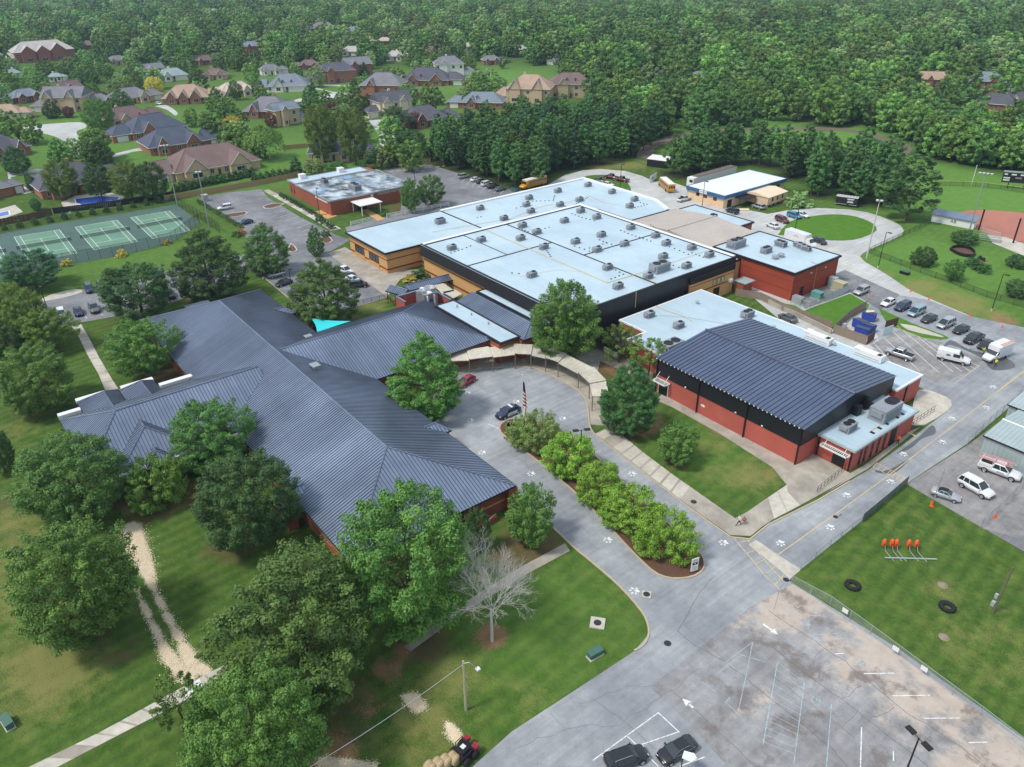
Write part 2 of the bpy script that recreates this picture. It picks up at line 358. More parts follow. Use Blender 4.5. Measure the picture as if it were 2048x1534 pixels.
for a in [  # bare earth, dry grass
    ('dirt', 300, 1005, 5, .8, 7), ('dirt', 390, 990, 5, .7, 4), ('dirt', 250, 1000, 5, .9, 3), ('dirt', 600, 1150, 6, .6, 4), ('dirt', 470, 1085, 5, .8),
    ('dirt', 250, 1300, 4, .5), ('dry', 100, 1330, 6, .8, 9), ('dry', 40, 1180, 6, .6, 12), ('dry', 40, 1050, 6, .55, 10), ('dirt', 10, 1000, 4, .6),
    ('clay', 650, 1520, 4, .8), ('clay', 770, 1340, 2.5, .7), ('clay', 800, 1300, 2, .7), ('clay', 740, 1420, 2, .6), ('dirt', 680, 1480, 5, .6), ('dirt', 850, 1290, 4, .8), ('dry', 900, 1350, 5, .6), ('dry', 850, 1440, 6, .6),
    ('dirt', 700, 1400, 5, .6), ('clay', 985, 1270, 2.2, 1), ('dirt', 985, 1285, 2, .6), ('dirt', 1060, 1085, 5, .9), ('dirt', 1030, 1110, 5, .8),
    ('dry', 1420, 890, 5, .5), ('clay', 1440, 870, 2.0, .45, 5), ('clay', 1520, 940, 2, .45, 4), ('dry', 1500, 950, 5, .7), ('clay', 1290, 845, 4, .9), ('dirt', 1265, 860, 4, 1), ('dirt', 1350, 925, 2.5, .7), ('clay', 1235, 860, 2.5, .7), ('dry', 1440, 950, 4, .5),
    ('dirt', 330, 745, 6, .8), ('dirt', 270, 640, 6, .7), ('dirt', 420, 600, 7, .8), ('dirt', 60, 815, 4, .9), ('dirt', 90, 700, 4, .6), ('dry', 25, 860, 7, .4), ('dry', 130, 600, 5, .6),
    ('dirt', 680, 640, 5, .8), ('dry', 740, 615, 5, .6), ('clay', 790, 600, 4, .5), ('dirt', 640, 645, 5, 1),
    ('dry', 1890, 600, 9, .9, 5), ('dry', 1840, 575, 8, 1, 4), ('dry', 1930, 610, 7, 1, 4), ('dry', 1985, 630, 5, .7), ('clay', 2010, 640, 3, .8), ('dirt', 1900, 600, 3, .4), ('dry', 1760, 545, 5, .5),
    ('dry', 1200, 330, 9, .9, 8), ('dry', 1260, 330, 9, .7), ('dirt', 1180, 338, 8, .6), ('dry', 1330, 345, 8, .4),
    ('clay', 640, 360, 5, .3), ('dirt', 560, 380, 6, .5), ('clay', 1240, 730, 5, .8), ('dirt', 1215, 735, 5, 1),
    ('dirt', 1310, 1140, 3, .2), ('dry', 1250, 1190, 4, .3), ('dry', 1060, 1390, 4, .35), ('dry', 1560, 760, 3, .4),
    ('dry', 1900, 1290, 3, .5), ('dry', 1880, 1180, 2.5, .6), ('dry', 1980, 1300, 10, .35), ('dry', 1700, 1180, 8, .2), ('dry', 1840, 1050, 8, .25),
    ('lush', 1080, 1240, 14, .2), ('lush', 1900, 560, 25, .6), ('lush', 2000, 540, 25, .6), ('lush', 1420, 900, 10, .3), ('lush', 1700, 630, 12, .7), ('lush', 1950, 330, 60, .7), ('lush', 1980, 400, 50, .8), ('lush', 1640, 265, 60, .8), ('lush', 1400, 290, 30, .6),
    ('lush', 1850, 520, 30, .7), ('lush', 80, 520, 25, .3), ('lush', 300, 510, 25, .35),
    ('lush', 200, 260, 70, .6), ('lush', 340, 290, 50, .6), ('lush', 600, 310, 60, .55), ('lush', 960, 160, 70, .75), ('lush', 800, 200, 60, .5), ('lush', 560, 170, 60, .5), ('lush', 200, 330, 30, .5),
    ('dry', 420, 490, 8, .3), ('dirt', 540, 540, 5, .5), ('dirt', 860, 405, 8, 1, 5), ('dirt', 810, 415, 6, 1)]: blob(*a)
ZONES = ('dirt', 'dry', 'clay', 'lush', 'wood', 'straw')
WOODPX = []   # forest floor blobs are added by the woodland builder
def build_ground():
    def axis(lo, hi, step, far_lo, far_hi):
        c = list(np.arange(lo, hi+0.01, step)); d = step
        v = lo
        while v > far_lo: d *= 1.25; v -= d; c.insert(0, v)
        d = step; v = c[-1]
        while v < far_hi: d *= 1.25; v += d; c.append(v)
        return np.array(c)
    xs = axis(-250, -12, 0.85, -3200, 900); ys = axis(-30, 225, 0.85, -1200, 3200)
    X, Y = np.meshgrid(xs, ys, indexing='ij'); nx, ny = X.shape
    att = {z: np.zeros(X.size) for z in ZONES}; xf, yf = X.ravel(), Y.ravel()
    for z, bx, by, r1, r2, s in BLOBS:
        d = np.sqrt(((xf-bx)/r2)**2+((yf-by)/r1)**2)
        att[z] = np.maximum(att[z], s*np.clip(1.35-d, 0, 1))
    m = bpy.data.meshes.new('ground'); nv = nx*ny; nf = (nx-1)*(ny-1)
    m.vertices.add(nv); m.vertices.foreach_set('co', np.stack([xf, yf, np.zeros(nv)], 1).ravel())
    i = np.arange(nx-1)[:, None]*ny+np.arange(ny-1)[None, :]
    q = np.stack([i, i+ny, i+ny+1, i+1], -1).reshape(-1)
    m.loops.add(nf*4); m.loops.foreach_set('vertex_index', q)
    m.polygons.add(nf); m.polygons.foreach_set('loop_start', np.arange(nf)*4); m.polygons.foreach_set('loop_total', np.full(nf, 4))
    m.update(calc_edges=True)
    for z in ZONES:
        a = m.attributes.new(z, 'FLOAT', 'POINT'); a.data.foreach_set('value', att[z].astype(np.float32))
    o = ob('ground', m, M_ground); o['kind'] = 'structure'; return o
# ------------------------------------------------------------------ paving
def sheet(name, px, z, m, parent=None): 
    b = MB(); P = Gs(px)
    if sum(P[i-1].x*P[i].y-P[i].x*P[i-1].y for i in range(len(P))) < 0: P = P[::-1]
    b.face([(p.x, p.y, z) for p in P])
    o = b.build(name, m, parent)
    if parent is None: o['kind'] = 'structure'
    return o
def slab(name, px, z0, z1, m):
    o = MB().prism(Gs(px), z0, z1).build(name, m); o['kind'] = 'structure'; return o
def smooth_pts(px, n=4):
    P = [Vector((a, b)) for a, b in px]; out = []
    for i in range(len(P)-1):
        p0 = P[max(0, i-1)]; p1 = P[i]; p2 = P[i+1]; p3 = P[min(len(P)-1, i+2)]
        for k in range(n):
            t = k/n
            out.append(tuple(0.5*((2*p1)+(-p0+p2)*t+(2*p0-5*p1+4*p2-p3)*t*t+(-p0+3*p1-3*p2+p3)*t**3)))
    out.append(tuple(P[-1])); return out
def kerb(px, z1=0.15, wd=0.22, closed=False, m=None):
    b = MB().wall(Gs(px), wd, 0.0, z1, closed); return struct('kerb', b, m or M_kerb)
W_L = smooth_pts([(1269, 1302), (1287, 1290), (1297, 1270), (1295, 1248), (1282, 1222), (1240, 1174), (1190, 1130), (1145, 1093), (1105, 1055), (1060, 1014), (1017, 973), (982, 940), (937, 899), (898, 869), (880, 848), (869, 828), (866, 806), (872, 786), (885, 769), (905, 754), (947, 740), (985, 736), (1023, 735), (1049, 735), (1074, 739), (1099, 749), (1124, 763), (1149, 777), (1164, 790), (1174, 808), (1177, 830), (1179, 850), (1186, 865), (1204, 881), (1249, 916), (1349, 994), (1384, 1021), (1461, 1075)], 3)
MAIN_L = [(700, 1712), (840, 1612), (945, 1534), (1024, 1463), (1136, 1390), (1224, 1332), (1269, 1302)]
MAIN_R = [(1461, 1075), (1500, 1078), (1536, 1049), (1583, 1026), (1636, 1000), (1736, 941), (1801, 894), (1850, 856), (1895, 822), (1903, 808), (1893, 795), (1850, 780), (1832, 770)]
road = sheet('road', MAIN_L+MAIN_R+[(1800, 740), (1880, 620), (2048, 655), (2300, 600), (2300, 650), (2047, 790), (1931, 890), (1813, 967), (1723, 1042), (1598, 1142), (1578, 1162), (1800, 1300), (2048, 1478), (2300, 1660), (1500, 1900), (1000, 1900)], 0.030, M_asph)
lot = sheet('parking_lot', [(1585, 1168), (1800, 1312), (2048, 1486), (2300, 1670), (1700, 1800), (1480, 1560), (1360, 1430), (1300, 1375), (1395, 1300), (1500, 1215)], 0.034, M_lot)
drive = sheet('driveway', W_L+[(1500, 1100), (1420, 1180), (1330, 1260)], 0.037, M_asph)
kerb(W_L)
kerb([(1461, 1075), (1500, 1079), (1536, 1050), (1583, 1027), (1636, 1001), (1700, 963)], 0.13)
# planted island in the drive
ISL = smooth_pts([(1024, 885), (1065, 915), (1110, 951), (1180, 1014), (1250, 1089), (1300, 1139), (1330, 1155), (1360, 1158), (1390, 1152), (1407, 1138), (1408, 1120), (1395, 1102), (1360, 1068), (1290, 1008), (1230, 950), (1170, 893), (1135, 868), (1095, 850), (1060, 841), (1030, 838), (1012, 842), (1000, 852), (1002, 866), (1024, 885)], 2)[:-1]
isl = slab('island', ISL, 0.0, 0.13, M_mulch)
kerb(ISL, 0.17, 0.24, True)
sheet('island_lawn', smooth_pts([(1010, 853), (1016, 846), (1032, 843), (1060, 848), (1070, 862), (1050, 874), (1028, 876), (1014, 866), (1010, 853)], 3)[:-1], 0.140, M_lawn)
# right-hand yard, back road, car parks
yard = sheet('service_yard', [(1500, 590), (1560, 640), (1832, 770), (2047, 790), (2300, 640), (2300, 560), (2120, 700), (2047, 671), (2026, 661), (2001, 653), (1936, 630), (1858, 597), (1821, 581), (1801, 568), (1781, 554), (1753, 537), (1730, 524), (1720, 513), (1727, 506), (1751, 494), (1781, 481), (1803, 470), (1808, 461), (1801, 451), (1786, 443), (1761, 433), (1736, 425), (1698, 419), (1636, 416), (1573, 421), (1536, 428), (1450, 411), (1378, 391), (1372, 374), (1335, 361), (1310, 364), (1285, 352), (1250, 342), (1200, 338), (1165, 341), (1130, 350), (1100, 367), (1082, 384), (1200, 430), (1400, 520)], 0.026, M_street)
slab('grass_oval', smooth_pts([(1556, 470), (1578, 444), (1616, 434), (1661, 429), (1698, 431), (1726, 438), (1748, 449), (1753, 461), (1736, 471), (1706, 480), (1661, 481), (1611, 475), (1556, 470)], 2)[:-1], 0.0, 0.08, M_lawn)
slab('grass_oval', smooth_pts([(1150, 372), (1165, 355), (1190, 350), (1230, 352), (1255, 366), (1262, 382), (1250, 395), (1150, 372)], 2)[:-1], 0.0, 0.06, M_lawn2)
slab('service_lawn', [(1536, 600), (1590, 612), (1608, 622), (1700, 588), (1738, 609), (1735, 618), (1690, 640), (1664, 658), (1662, 655)], 0.0, 0.10, M_lawn)
slab('verge', smooth_pts([(1757, 616), (1775, 625), (1815, 643), (1845, 655), (1880, 668), (1897, 676), (1880, 680), (1845, 676), (1800, 658), (1775, 648), (1757, 616)], 2)[:-1], 0.0, 0.09, M_lawn)
sheet('verge_gravel', smooth_pts([(1800, 648), (1830, 653), (1870, 667), (1888, 675), (1860, 671), (1815, 660), (1800, 648)], 2)[:-1], 0.096, M_conc)
kerb([(1792, 650), (1800, 659), (1845, 677), (1880, 681)], 0.13, 0.15)
sheet('dark_apron', [(1580, 580), (1690, 540), (1745, 565), (1800, 590), (1760, 620), (1735, 605), (1700, 585), (1610, 618)], 0.031, M_asphd)
sheet('yard_asphalt', [(1735, 612), (1760, 585), (1858, 600), (1936, 632), (2001, 655), (2047, 673), (2120, 702), (2047, 770), (1900, 780), (1832, 768), (1720, 715), (1760, 690), (1745, 640)], 0.0305, M_asph)
stall = sheet('stall_lot', [(1740, 690), (1800, 660), (1880, 684), (1965, 720), (1935, 745), (1880, 768), (1780, 722)], 0.0315, M_lot2)
backlot = sheet('back_car_park', [(764, 336), (862, 330), (902, 342), (937, 352), (1012, 378), (1082, 384), (1040, 402), (887, 434), (800, 460), (700, 476), (690, 455), (800, 425), (808, 380)], 0.022, M_asphd)
nlot = sheet('visitor_car_park', [(392, 401), (415, 393), (450, 386), (522, 378), (535, 395), (600, 434), (672, 470), (700, 480), (655, 506), (727, 560), (774, 596), (700, 617), (640, 640), (582, 601), (530, 557), (500, 540), (482, 552), (355, 602), (225, 634), (110, 655), (80, 640), (60, 607), (100, 594), (160, 580), (210, 572), (307, 546), (340, 540), (470, 520), (500, 500), (487, 458)], 0.022, M_asphd)
kerb([(110, 655), (225, 634), (355, 602), (480, 553)], 0.12, 0.15); kerb([(530, 557), (582, 601)], 0.12, 0.15); kerb([(774, 596), (702, 617)], 0.1, 0.12)
sheet('gravel_patch', smooth_pts([(66, 606), (100, 590), (150, 578), (165, 584), (120, 597), (66, 606)], 2)[:-1], 0.026, M_conc)
# pavements of single slabs
def slabs(name, left, right, n, z1=0.13, m=None, z0=0.0, gap=0.03):
    """pavement between two edges, cut into n separate slabs"""
    def along(px):
        P = [Vector((p.x, p.y)) for p in Gs(px)]; L = [0]
        for a, b in zip(P[:-1], P[1:]): L.append(L[-1]+(b-a).length)
        def at(t):
            s = t*L[-1]
            for i in range(len(P)-1):
                if s <= L[i+1]+1e-6: return P[i].lerp(P[i+1], (s-L[i])/max(1e-6, L[i+1]-L[i]))
            return P[-1]
        return at
    fl, fr = along(left), along(right); base = MB()
    poly = [fl(i/n) for i in range(n+1)]+[fr(i/n) for i in range(n, -1, -1)]
    base.prism(poly, z0, z1-0.02); root = struct(name, base, M_concold); r2 = random.Random(n)
    for i in range(n):
        g = gap/2/max(0.5, (fl((i+1)/n)-fl(i/n)).length)
        a, b, c, d = fl(i/n+g), fl((i+1)/n-g), fr((i+1)/n-g), fr(i/n+g)
        MB().prism([a, b, c, d], z1-0.015, z1+r2.uniform(0, 0.008)).build('slab', (m or M_conc) if r2.random() < 0.7 else M_concold, root)
    return root
slabs('pavement', [(1190, 868), (1207, 880), (1250, 914), (1349, 991), (1384, 1018), (1461, 1071)], [(1222, 853), (1249, 875), (1286, 906), (1349, 953), (1399, 988), (1470, 1038)], 13)
slabs('pavement', [(1461, 1071), (1500, 1074), (1536, 1045), (1583, 1021), (1600, 1012)], [(1470, 1038), (1490, 1028), (1530, 1000), (1560, 980), (1575, 970)], 5)
slab('walkway', [(1311, 800), (1330, 785), (1460, 845), (1600, 928), (1575, 972), (1545, 935), (1440, 868), (1345, 815)], 0.0, 0.10, M_concold)
slab('entrance_pad', [(1572, 950), (1590, 934), (1625, 908), (1700, 948), (1690, 962), (1637, 992), (1600, 1012), (1575, 985)], 0.0, 0.16, M_concold)
slab('side_walk', [(1690, 962), (1700, 948), (1730, 930), (1790, 885), (1822, 862), (1840, 855), (1736, 938), (1650, 988)], 0.0, 0.11, M_concold)
slab('ramp_pad', smooth_pts([(1820, 850), (1830, 790), (1850, 780), (1893, 795), (1903, 808), (1895, 822), (1850, 850), (1820, 850)], 2)[:-1], 0.0, 0.12, M_conc)
slab('forecourt', [(1190, 770), (1205, 700), (1160, 690), (1150, 700), (1100, 700), (1060, 690), (980, 700), (920, 705), (905, 753), (947, 739), (1023, 734), (1074, 738), (1124, 762), (1164, 789), (1178, 815), (1181, 850), (1222, 853), (1212, 800)], 0.0, 0.12, M_concold)
slab('court_floor', [(1155, 700), (1300, 770), (1310, 740), (1240, 690), (1180, 680)], 0.0, 0.09, M_concold)
slabs('path', [(47, 1540), (210, 1460), (300, 1410), (400, 1356), (450, 1330)], [(105, 1540), (215, 1482), (305, 1436), (410, 1380), (462, 1352)], 9, 0.05)
slabs('path', [(808, 1294), (880, 1240), (960, 1185), (1040, 1135), (1130, 1087)], [(822, 1302), (890, 1252), (968, 1200), (1050, 1150), (1140, 1102)], 12, 0.05, M_concold)
sheet('path', [(668, 1400), (688, 1375), (697, 1380), (690, 1398), (672, 1402)], 0.03, M_concold)
slabs('path', [(143, 652), (156, 670), (175, 710), (198, 750), (211, 782)], [(162, 648), (176, 672), (200, 718), (223, 757), (237, 778)], 9, 0.05)
slabs('path', [(527, 382), (580, 412), (640, 447), (662, 462)], [(537, 379), (600, 412), (660, 446), (683, 458)], 14, 0.12)
slab('yellow_wing_pavement', [(655, 507), (690, 495), (770, 540), (845, 540), (800, 560), (774, 595), (727, 560)], 0.0, 0.10, M_concold)
slab('brick_hall_pads', [(625, 425), (650, 418), (664, 425), (640, 431)], 0.0, 0.06, M_sand)
slab('brick_hall_pads', [(642, 432), (664, 426), (674, 432), (655, 438)], 0.0, 0.06, M_sand)
slab('hall_walk', [(724, 421), (735, 418), (770, 438), (755, 442)], 0.0, 0.06, M_sand)
slab('crossing_apron', [(1497, 1090), (1512, 1080), (1556, 1110), (1602, 1140), (1580, 1158), (1540, 1124)], 0.0, 0.045, M_conc)
slab('shed_yard', [(1813, 968), (1931, 893), (2060, 800), (2300, 900), (2200, 1120), (1968, 1058)], 0.0, 0.028, M_lot2)
sheet('yard_strip', [(1976, 1062), (2048, 985), (2200, 1020), (2200, 1200), (2060, 1110)], 0.026, M_asphd)
# painted markings ----------------------------------------------------------
def line(px, wd, m, parent, z, name='painted_line'):
    return MB().ribbon(Gs(px), wd, z).build(name, m, parent)
e7 = lambda x, y: (1024+x/4, 1152+y/4)
e8 = lambda x, y: (1536+x/4, 1152+y/4)
d4 = lambda x, y: (1536+x/4, 768+y/4)
c8 = lambda x, y: (1536+x/4, 384+y/4)
for l in ([(645, 1478), (1170, 1095), (1335, 1248), (1000, 1362), (720, 1440)], [(920, 1280), (1005, 1362), (1175, 1528)], [(1340, 1525), (1540, 1450)]):
    line([e7(*p) for p in l], 0.11, M_wht, road, 0.040)
for l in ([(535, 625), (605, 620)], [(765, 783), (1010, 778)], [(995, 960), (1295, 955)], [(1245, 1140), (1530, 1138)], [(1605, 1335), (1760, 1330)], [(748, 1210), (738, 1580)], [(1003, 1400), (1003, 1480)]):
    line([e8(*p) for p in l], 0.10, M_wht, lot, 0.040)
for l in ([(75, 690), (-40, 1350)], [(290, 850), (205, 1510)], [(508, 1025), (462, 1580)], [(330, 472), (545, 463)], [(140, 325), (265, 235)], [(330, 320), (420, 318)]):
    line([e8(*p) for p in l], 0.09, M_blu, lot, 0.040)
for i in range(12):
    y0 = 690+i*58; line([e8(75-i*10, y0), e8(288-i*7.5, 850+i*52)], 0.05, M_blu, lot, 0.0395)
for l in ([(1925, 530), (1875, 790), (1810, 1080)], [(1710, 690), (1925, 530)], [(1710, 695), (1865, 798)], [(1825, 630), (2030, 690)], [(1510, 845), (1640, 935)], [(1745, 970), (1710, 1010), (1805, 1105)]):
    line([e7(*p) for p in l], 0.08, M_blu, lot, 0.0395)
def arrow(tail, head):
    a, b = G(*tail), G(*head); d = (b-a).normalized(); n = Vector((-d.y, d.x, 0)); z = 0.041; mb = MB()
    P = lambda v: (v.x, v.y, z)
    mb.face([P(a-n*.12), P(b-d*.8-n*.12), P(b-d*.8+n*.12), P(a+n*.12)]); mb.face([P(b-d*.85-n*.42), P(b), P(b-d*.85+n*.42)])
    return mb.build('arrow', M_wht, lot)
arrow(e7(1450, 1055), e7(1362, 982)); arrow(e8(-40, 385), e8(82, 472))
def wheelchair(px, py, m, par, s=1.0):
    g = G(px, py); mb = MB(); z = 0.0405
    pts = [(g.x+math.cos(a)*.42*s, g.y+math.sin(a)*.42*s) for a in np.linspace(0, 4.7, 12)]
    mb.ribbon(pts, .1*s, z); mb.ribbon([(g.x, g.y+.75*s), (g.x-.05*s, g.y+.1*s), (g.x+.45*s, g.y), (g.x+.6*s, g.y-.45*s)], .1*s, z)
    return mb.build('disabled_bay_symbol', m, par)
for p in ((300, 385), (740, 700), (383, 995)): wheelchair(*e8(*p), M_blu, lot)
# yellow centre line, crossing hatch, gate ladder
line([d4(60, 1380), d4(500, 1070), d4(960, 735), d4(1450, 360), d4(1920, 0), (2060, 735)], 0.13, M_ylw, road, 0.041)
line([(1466, 1075), (1496, 1110), (1529, 1151), (1560, 1180)], 0.12, M_ylw, road, 0.050)
line([(1494, 1079), (1525, 1116), (1553, 1148), (1570, 1165)], 0.10, M_ylw, road, 0.051)
for t in (0.1, 0.3, 0.5, 0.7, 0.9):
    line([(1466+94*t, 1075+105*t), (1494+76*t+6, 1079+86*t-8)], 0.10, M_ylw, road, 0.0505)
for off in (0, 1):
    line([(d4(840, 665)[0]+off*8, d4(840, 665)[1]-off*8), (d4(1100, 800)[0]+off*8, d4(1100, 800)[1]-off*8)], 0.10, M_ylw, road, 0.042)
for i in range(8):
    t = i/7; x, y = 1746+65*t, 934+34*t; line([(x, y), (x+8, y-8)], 0.10, M_ylw, road, 0.043)
line([(1808, 862), (1832, 874)], 0.4, M_ylw, road, 0.115)
line([(975, 848), (997, 857)], 0.12, M_wht, drive, 0.041)
# paw prints stencilled on the road
def paw():
    mb = MB(); ring = lambda cx, cy, rx_, ry_, a: mb.face([(cx+math.cos(t)*rx_*math.cos(a)-math.sin(t)*ry_*math.sin(a), cy+math.cos(t)*rx_*math.sin(a)+math.sin(t)*ry_*math.cos(a), 0) for t in np.linspace(0, 2*math.pi, 9)[:-1]])
    mb.face([(-.30, -.32, 0), (-.05, -.24, 0), (.05, -.24, 0), (.30, -.32, 0), (.36, -.12, 0), (.18, .10, 0), (0, .18, 0), (-.18, .10, 0), (-.36, -.12, 0)])
    for a, r in ((-1.05, .46), (-.36, .58), (.36, .58), (1.05, .46)): ring(math.sin(a)*r, math.cos(a)*r, .10, .17, -a)
    return mb.mesh('paw_print')
PAW = paw()
for i, (x, y) in enumerate([(1035, 803), (1128, 837), (1065, 947), (1267, 947), (1218, 1079), (1450, 1085), (1272, 1181), (938, 786), (943, 840), (967, 905), (1562, 1085), (1661, 1053), (1694, 989), (1782, 962), (1807, 907), (1885, 883), (1904, 836), (1973, 814), (1986, 773)]):
    g = G(x, y); ob('paw_print', PAW, M_wht, road if x > 1500 else drive, (g.x, g.y, 0.0455), rotz=R(200 if x > 1500 else 150+i*7 % 30), scale=(1.15,)*3)
# long cracks and joints in the asphalt
def crack(px, wd=0.07, jit=0.12, par=None, seed=0):
    r = random.Random(seed); P = Gs(px); pts = []
    for a, b in zip(P[:-1], P[1:]):
        n = max(2, int((b-a).length/0.9))
        for k in range(n): q = a.lerp(b, k/n); pts.append((q.x+r.uniform(-jit, jit), q.y+r.uniform(-jit, jit)))
    pts.append((P[-1].x, P[-1].y)); MB().ribbon(pts, wd*.6, 0.0385).build('crack', M_crack, par or road)
M_crack = mat('crack_tar', (0.12, 0.115, 0.11), 0.9, var=0.3)
for i, (l, wd, jt) in enumerate([([e7(1620, 0), e7(1500, 130), e7(1400, 310), e7(1325, 445)], .09, .08), ([e7(1325, 445), e7(1470, 560), e7(1700, 680), e7(2048, 965), e8(200, 1120), e8(500, 1370), e8(640, 1528)], .1, .12),
    ([e7(1370, 385), e7(1560, 545), e7(1720, 690)], .06, .05), ([e7(640, 980), e7(920, 1180), e7(1150, 1390)], .06, .06), ([e7(1290, 925), e7(1450, 1060), e7(1700, 1290), e7(1950, 1528)], .08, .06),
    ([e7(0, 1390), e7(420, 1225), e7(880, 1180), e7(1280, 915), e7(1500, 740)], .05, .25), ([e7(440, 970), e7(560, 1040), e7(900, 890), e7(1280, 860)], .04, .25), ([e7(310, 1095), e7(420, 1215)], .05, .1),
    ([e8(0, 285), e8(170, 385), e8(310, 480), e8(450, 575), e8(620, 690), e8(820, 860), e8(1060, 1060), e8(1280, 1200), e8(1520, 1360), e8(1740, 1528)], .10, .15), ([e8(0, 545), e8(300, 780), e8(590, 990), e8(720, 1090), e8(940, 1260), e8(1280, 1528)], .10, .08),
    ([e8(0, 770), e8(280, 985), e8(580, 1200), e8(690, 1300)], .07, .1), ([e8(590, 985), e8(680, 925), e8(750, 880)], .06, .2), ([e8(330, 730), e8(400, 640), e8(460, 575)], .05, .2), ([e8(420, 850), e8(450, 780), e8(530, 740)], .05, .2), ([e8(830, 1140), e8(900, 1120), e8(1010, 1050)], .07, .2), ([e8(590, 1200), e8(640, 1140), e8(720, 1080)], .06, .2),
    ([e8(50, 270), e8(90, 120), e8(130, 60)], .06, .1), ([(1560, 1100), (1640, 1165)], .05, .1), ([d4(190, 1250), d4(380, 1330), d4(420, 1410)], .04, .2), ([d4(140, 1360), d4(260, 1440)], .04, .1), ([d4(560, 1060), d4(590, 1040)], .3, .1), ([(1600, 1030), (1660, 1090)], .04, .15),
    ([(1440, 1090), (1422, 1080), (1370, 1040), (1340, 1015)], .05, .05), ([(1424, 1087), (1450, 1070)], .05, .03), ([(960, 820), (1005, 845)], .05, .05), ([(905, 775), (960, 810), (1000, 835)], .05, .2), ([(1180, 1070), (1150, 1040)], .05, .1), ([(1850, 850), (1900, 880)], .04, .2), ([(1650, 1000), (1720, 1035)], .04, .15), ([(1760, 930), (1800, 965)], .04, .1)]):
    crack(l, wd, jt, None, i)
M_wet = mat('wet_asphalt', lin(88, 88, 92), 0.35, var=0.1, spec=0.6)
sheet('damp_patch', smooth_pts([d4(1080, 520), d4(1200, 430), d4(1310, 330), d4(1340, 395), d4(1230, 440), d4(1150, 510), d4(1030, 560), d4(1080, 520)], 3)[:-1], 0.0392, M_wet, road)
sheet('damp_patch', smooth_pts([d4(860, 690), d4(960, 690), d4(1130, 600), d4(1060, 680), d4(990, 720), d4(870, 710), d4(860, 690)], 3)[:-1], 0.0393, M_wet, road)
sheet('damp_patch', smooth_pts([(1880, 705), (1900, 690), (1960, 715), (1985, 740), (2030, 735), (2010, 715), (1940, 700), (1900, 680), (1880, 705)], 3)[:-1], 0.0393, M_wet, yard)
# stall lines
for a, b in [((840, 1200), (1130, 1534)), ((930, 1170), (1210, 1430)), ((1000, 1120), (1370, 1450)), ((1080, 1110), (1480, 1440)), ((1150, 1120), (1550, 1440)), ((1230, 1160), (1620, 1440)), ((1300, 1200), (1660, 1420)), ((1380, 1220), (1690, 1400))]:
    line([c8(*a), c8(*b)], 0.10, M_wht, stall, 0.040)
line([c8(1490, 1534), c8(1700, 1385)], 0.12, M_ylw, road, 0.042); line([c8(1830, 1600), c8(2045, 1430)], 0.12, M_ylw, road, 0.0425)
for i in range(9):
    x = 100+i*45; line([(512+x/4, 384+(140+i*30)/4), (512+(x+110)/4, 384+(115+i*27)/4)], 0.1, M_wht, nlot, 0.032)
for i in range(5): line([(110+i*32, 652-i*7), (104+i*30, 634-i*6)], 0.1, M_wht, nlot, 0.032)
for i in range(9): line([(780+i*13, 343-i*1.3), (788+i*13, 342.3-i*1.3)], 0.5, M_ylw, backlot, 0.03)
for i in range(8): line([(930+i*11, 358+i*3.4), (922+i*11, 366+i*3.4)], 0.1, M_wht, backlot, 0.03)
# yellow-islands in the visitor car park
for px in ([(527, 413), (545, 408), (568, 408), (548, 416), (530, 417)], [(576, 502), (582, 488), (594, 500), (585, 505)], [(642, 478), (652, 470), (665, 482), (650, 488)], [(446, 430), (490, 424), (490, 430), (455, 436)]):
    slab('kerbed_bed', smooth_pts(px+[px[0]], 2)[:-1], 0.0, 0.12, M_mulch); kerb(smooth_pts(px+[px[0]], 2)[:-1], 0.15, 0.3, True, M_conc)
# residential streets and drives
def rstreet(px, m=M_street, z=0.02, n=2): sheet('street', smooth_pts(px+[px[0]], n)[:-1], z, m)
q1 = lambda x, y: (x/4, y/4)
q2 = lambda x, y: (512+x/4, y/4)
rstreet([q1(170, 1015), q1(300, 1000), q1(480, 985), q1(640, 978), q1(690, 1000), q1(680, 1025), q1(620, 1045), q1(615, 1075), q1(660, 1110), q1(720, 1150), q1(740, 1200), q1(660, 1235), q1(590, 1235), q1(560, 1170), q1(480, 1110), q1(380, 1075), q1(230, 1045)])
rstreet([q1(60, 1380), q1(300, 1350), q1(330, 1375), q1(80, 1420), q1(270, 1534), q1(100, 1534)])
rstreet([q1(680, 1110), q1(980, 1060), q1(1010, 1095), q1(1080, 1130), q1(1000, 1120), q1(880, 1110), q1(720, 1130)], z=0.024)
rstreet([q1(880, 1240), q1(1080, 1190), q1(1200, 1175), q1(1190, 1200), q1(1060, 1215), q1(900, 1262)], z=0.024)
rstreet([q1(1240, 850), q1(1330, 840), q1(1420, 900), q1(1400, 925), q1(1340, 880)], z=0.024)
rstreet([q1(0, 740), q1(160, 745), q1(240, 790), q1(180, 800), q1(0, 770)])
rstreet([q2(480, 700), q2(620, 735), q2(760, 745), q2(740, 770), q2(560, 800), q2(300, 815), q2(340, 790), q2(620, 745), q2(480, 715)])
rstreet([q2(900, 965), q2(1030, 955), q2(1040, 980), q2(960, 1000), q2(1080, 1050), q2(1140, 1160), q2(1000, 1170), q2(980, 1080), q2(930, 1000)])
rstreet([q2(1050, 610), q2(1180, 600), q2(1190, 650), q2(1260, 660), q2(1250, 690), q2(1160, 690), q2(1050, 660)])
rstreet([q2(560, 680), q2(860, 680), q2(880, 690), q2(560, 690)], z=0.024)
rstreet([(1195, 60), (1205, 75), (1215, 82), (1200, 85), (1188, 70)]); rstreet([(1225, 135), (1240, 150), (1230, 150), (1218, 138)]); rstreet([(1445, 60), (1500, 68), (1440, 72)])
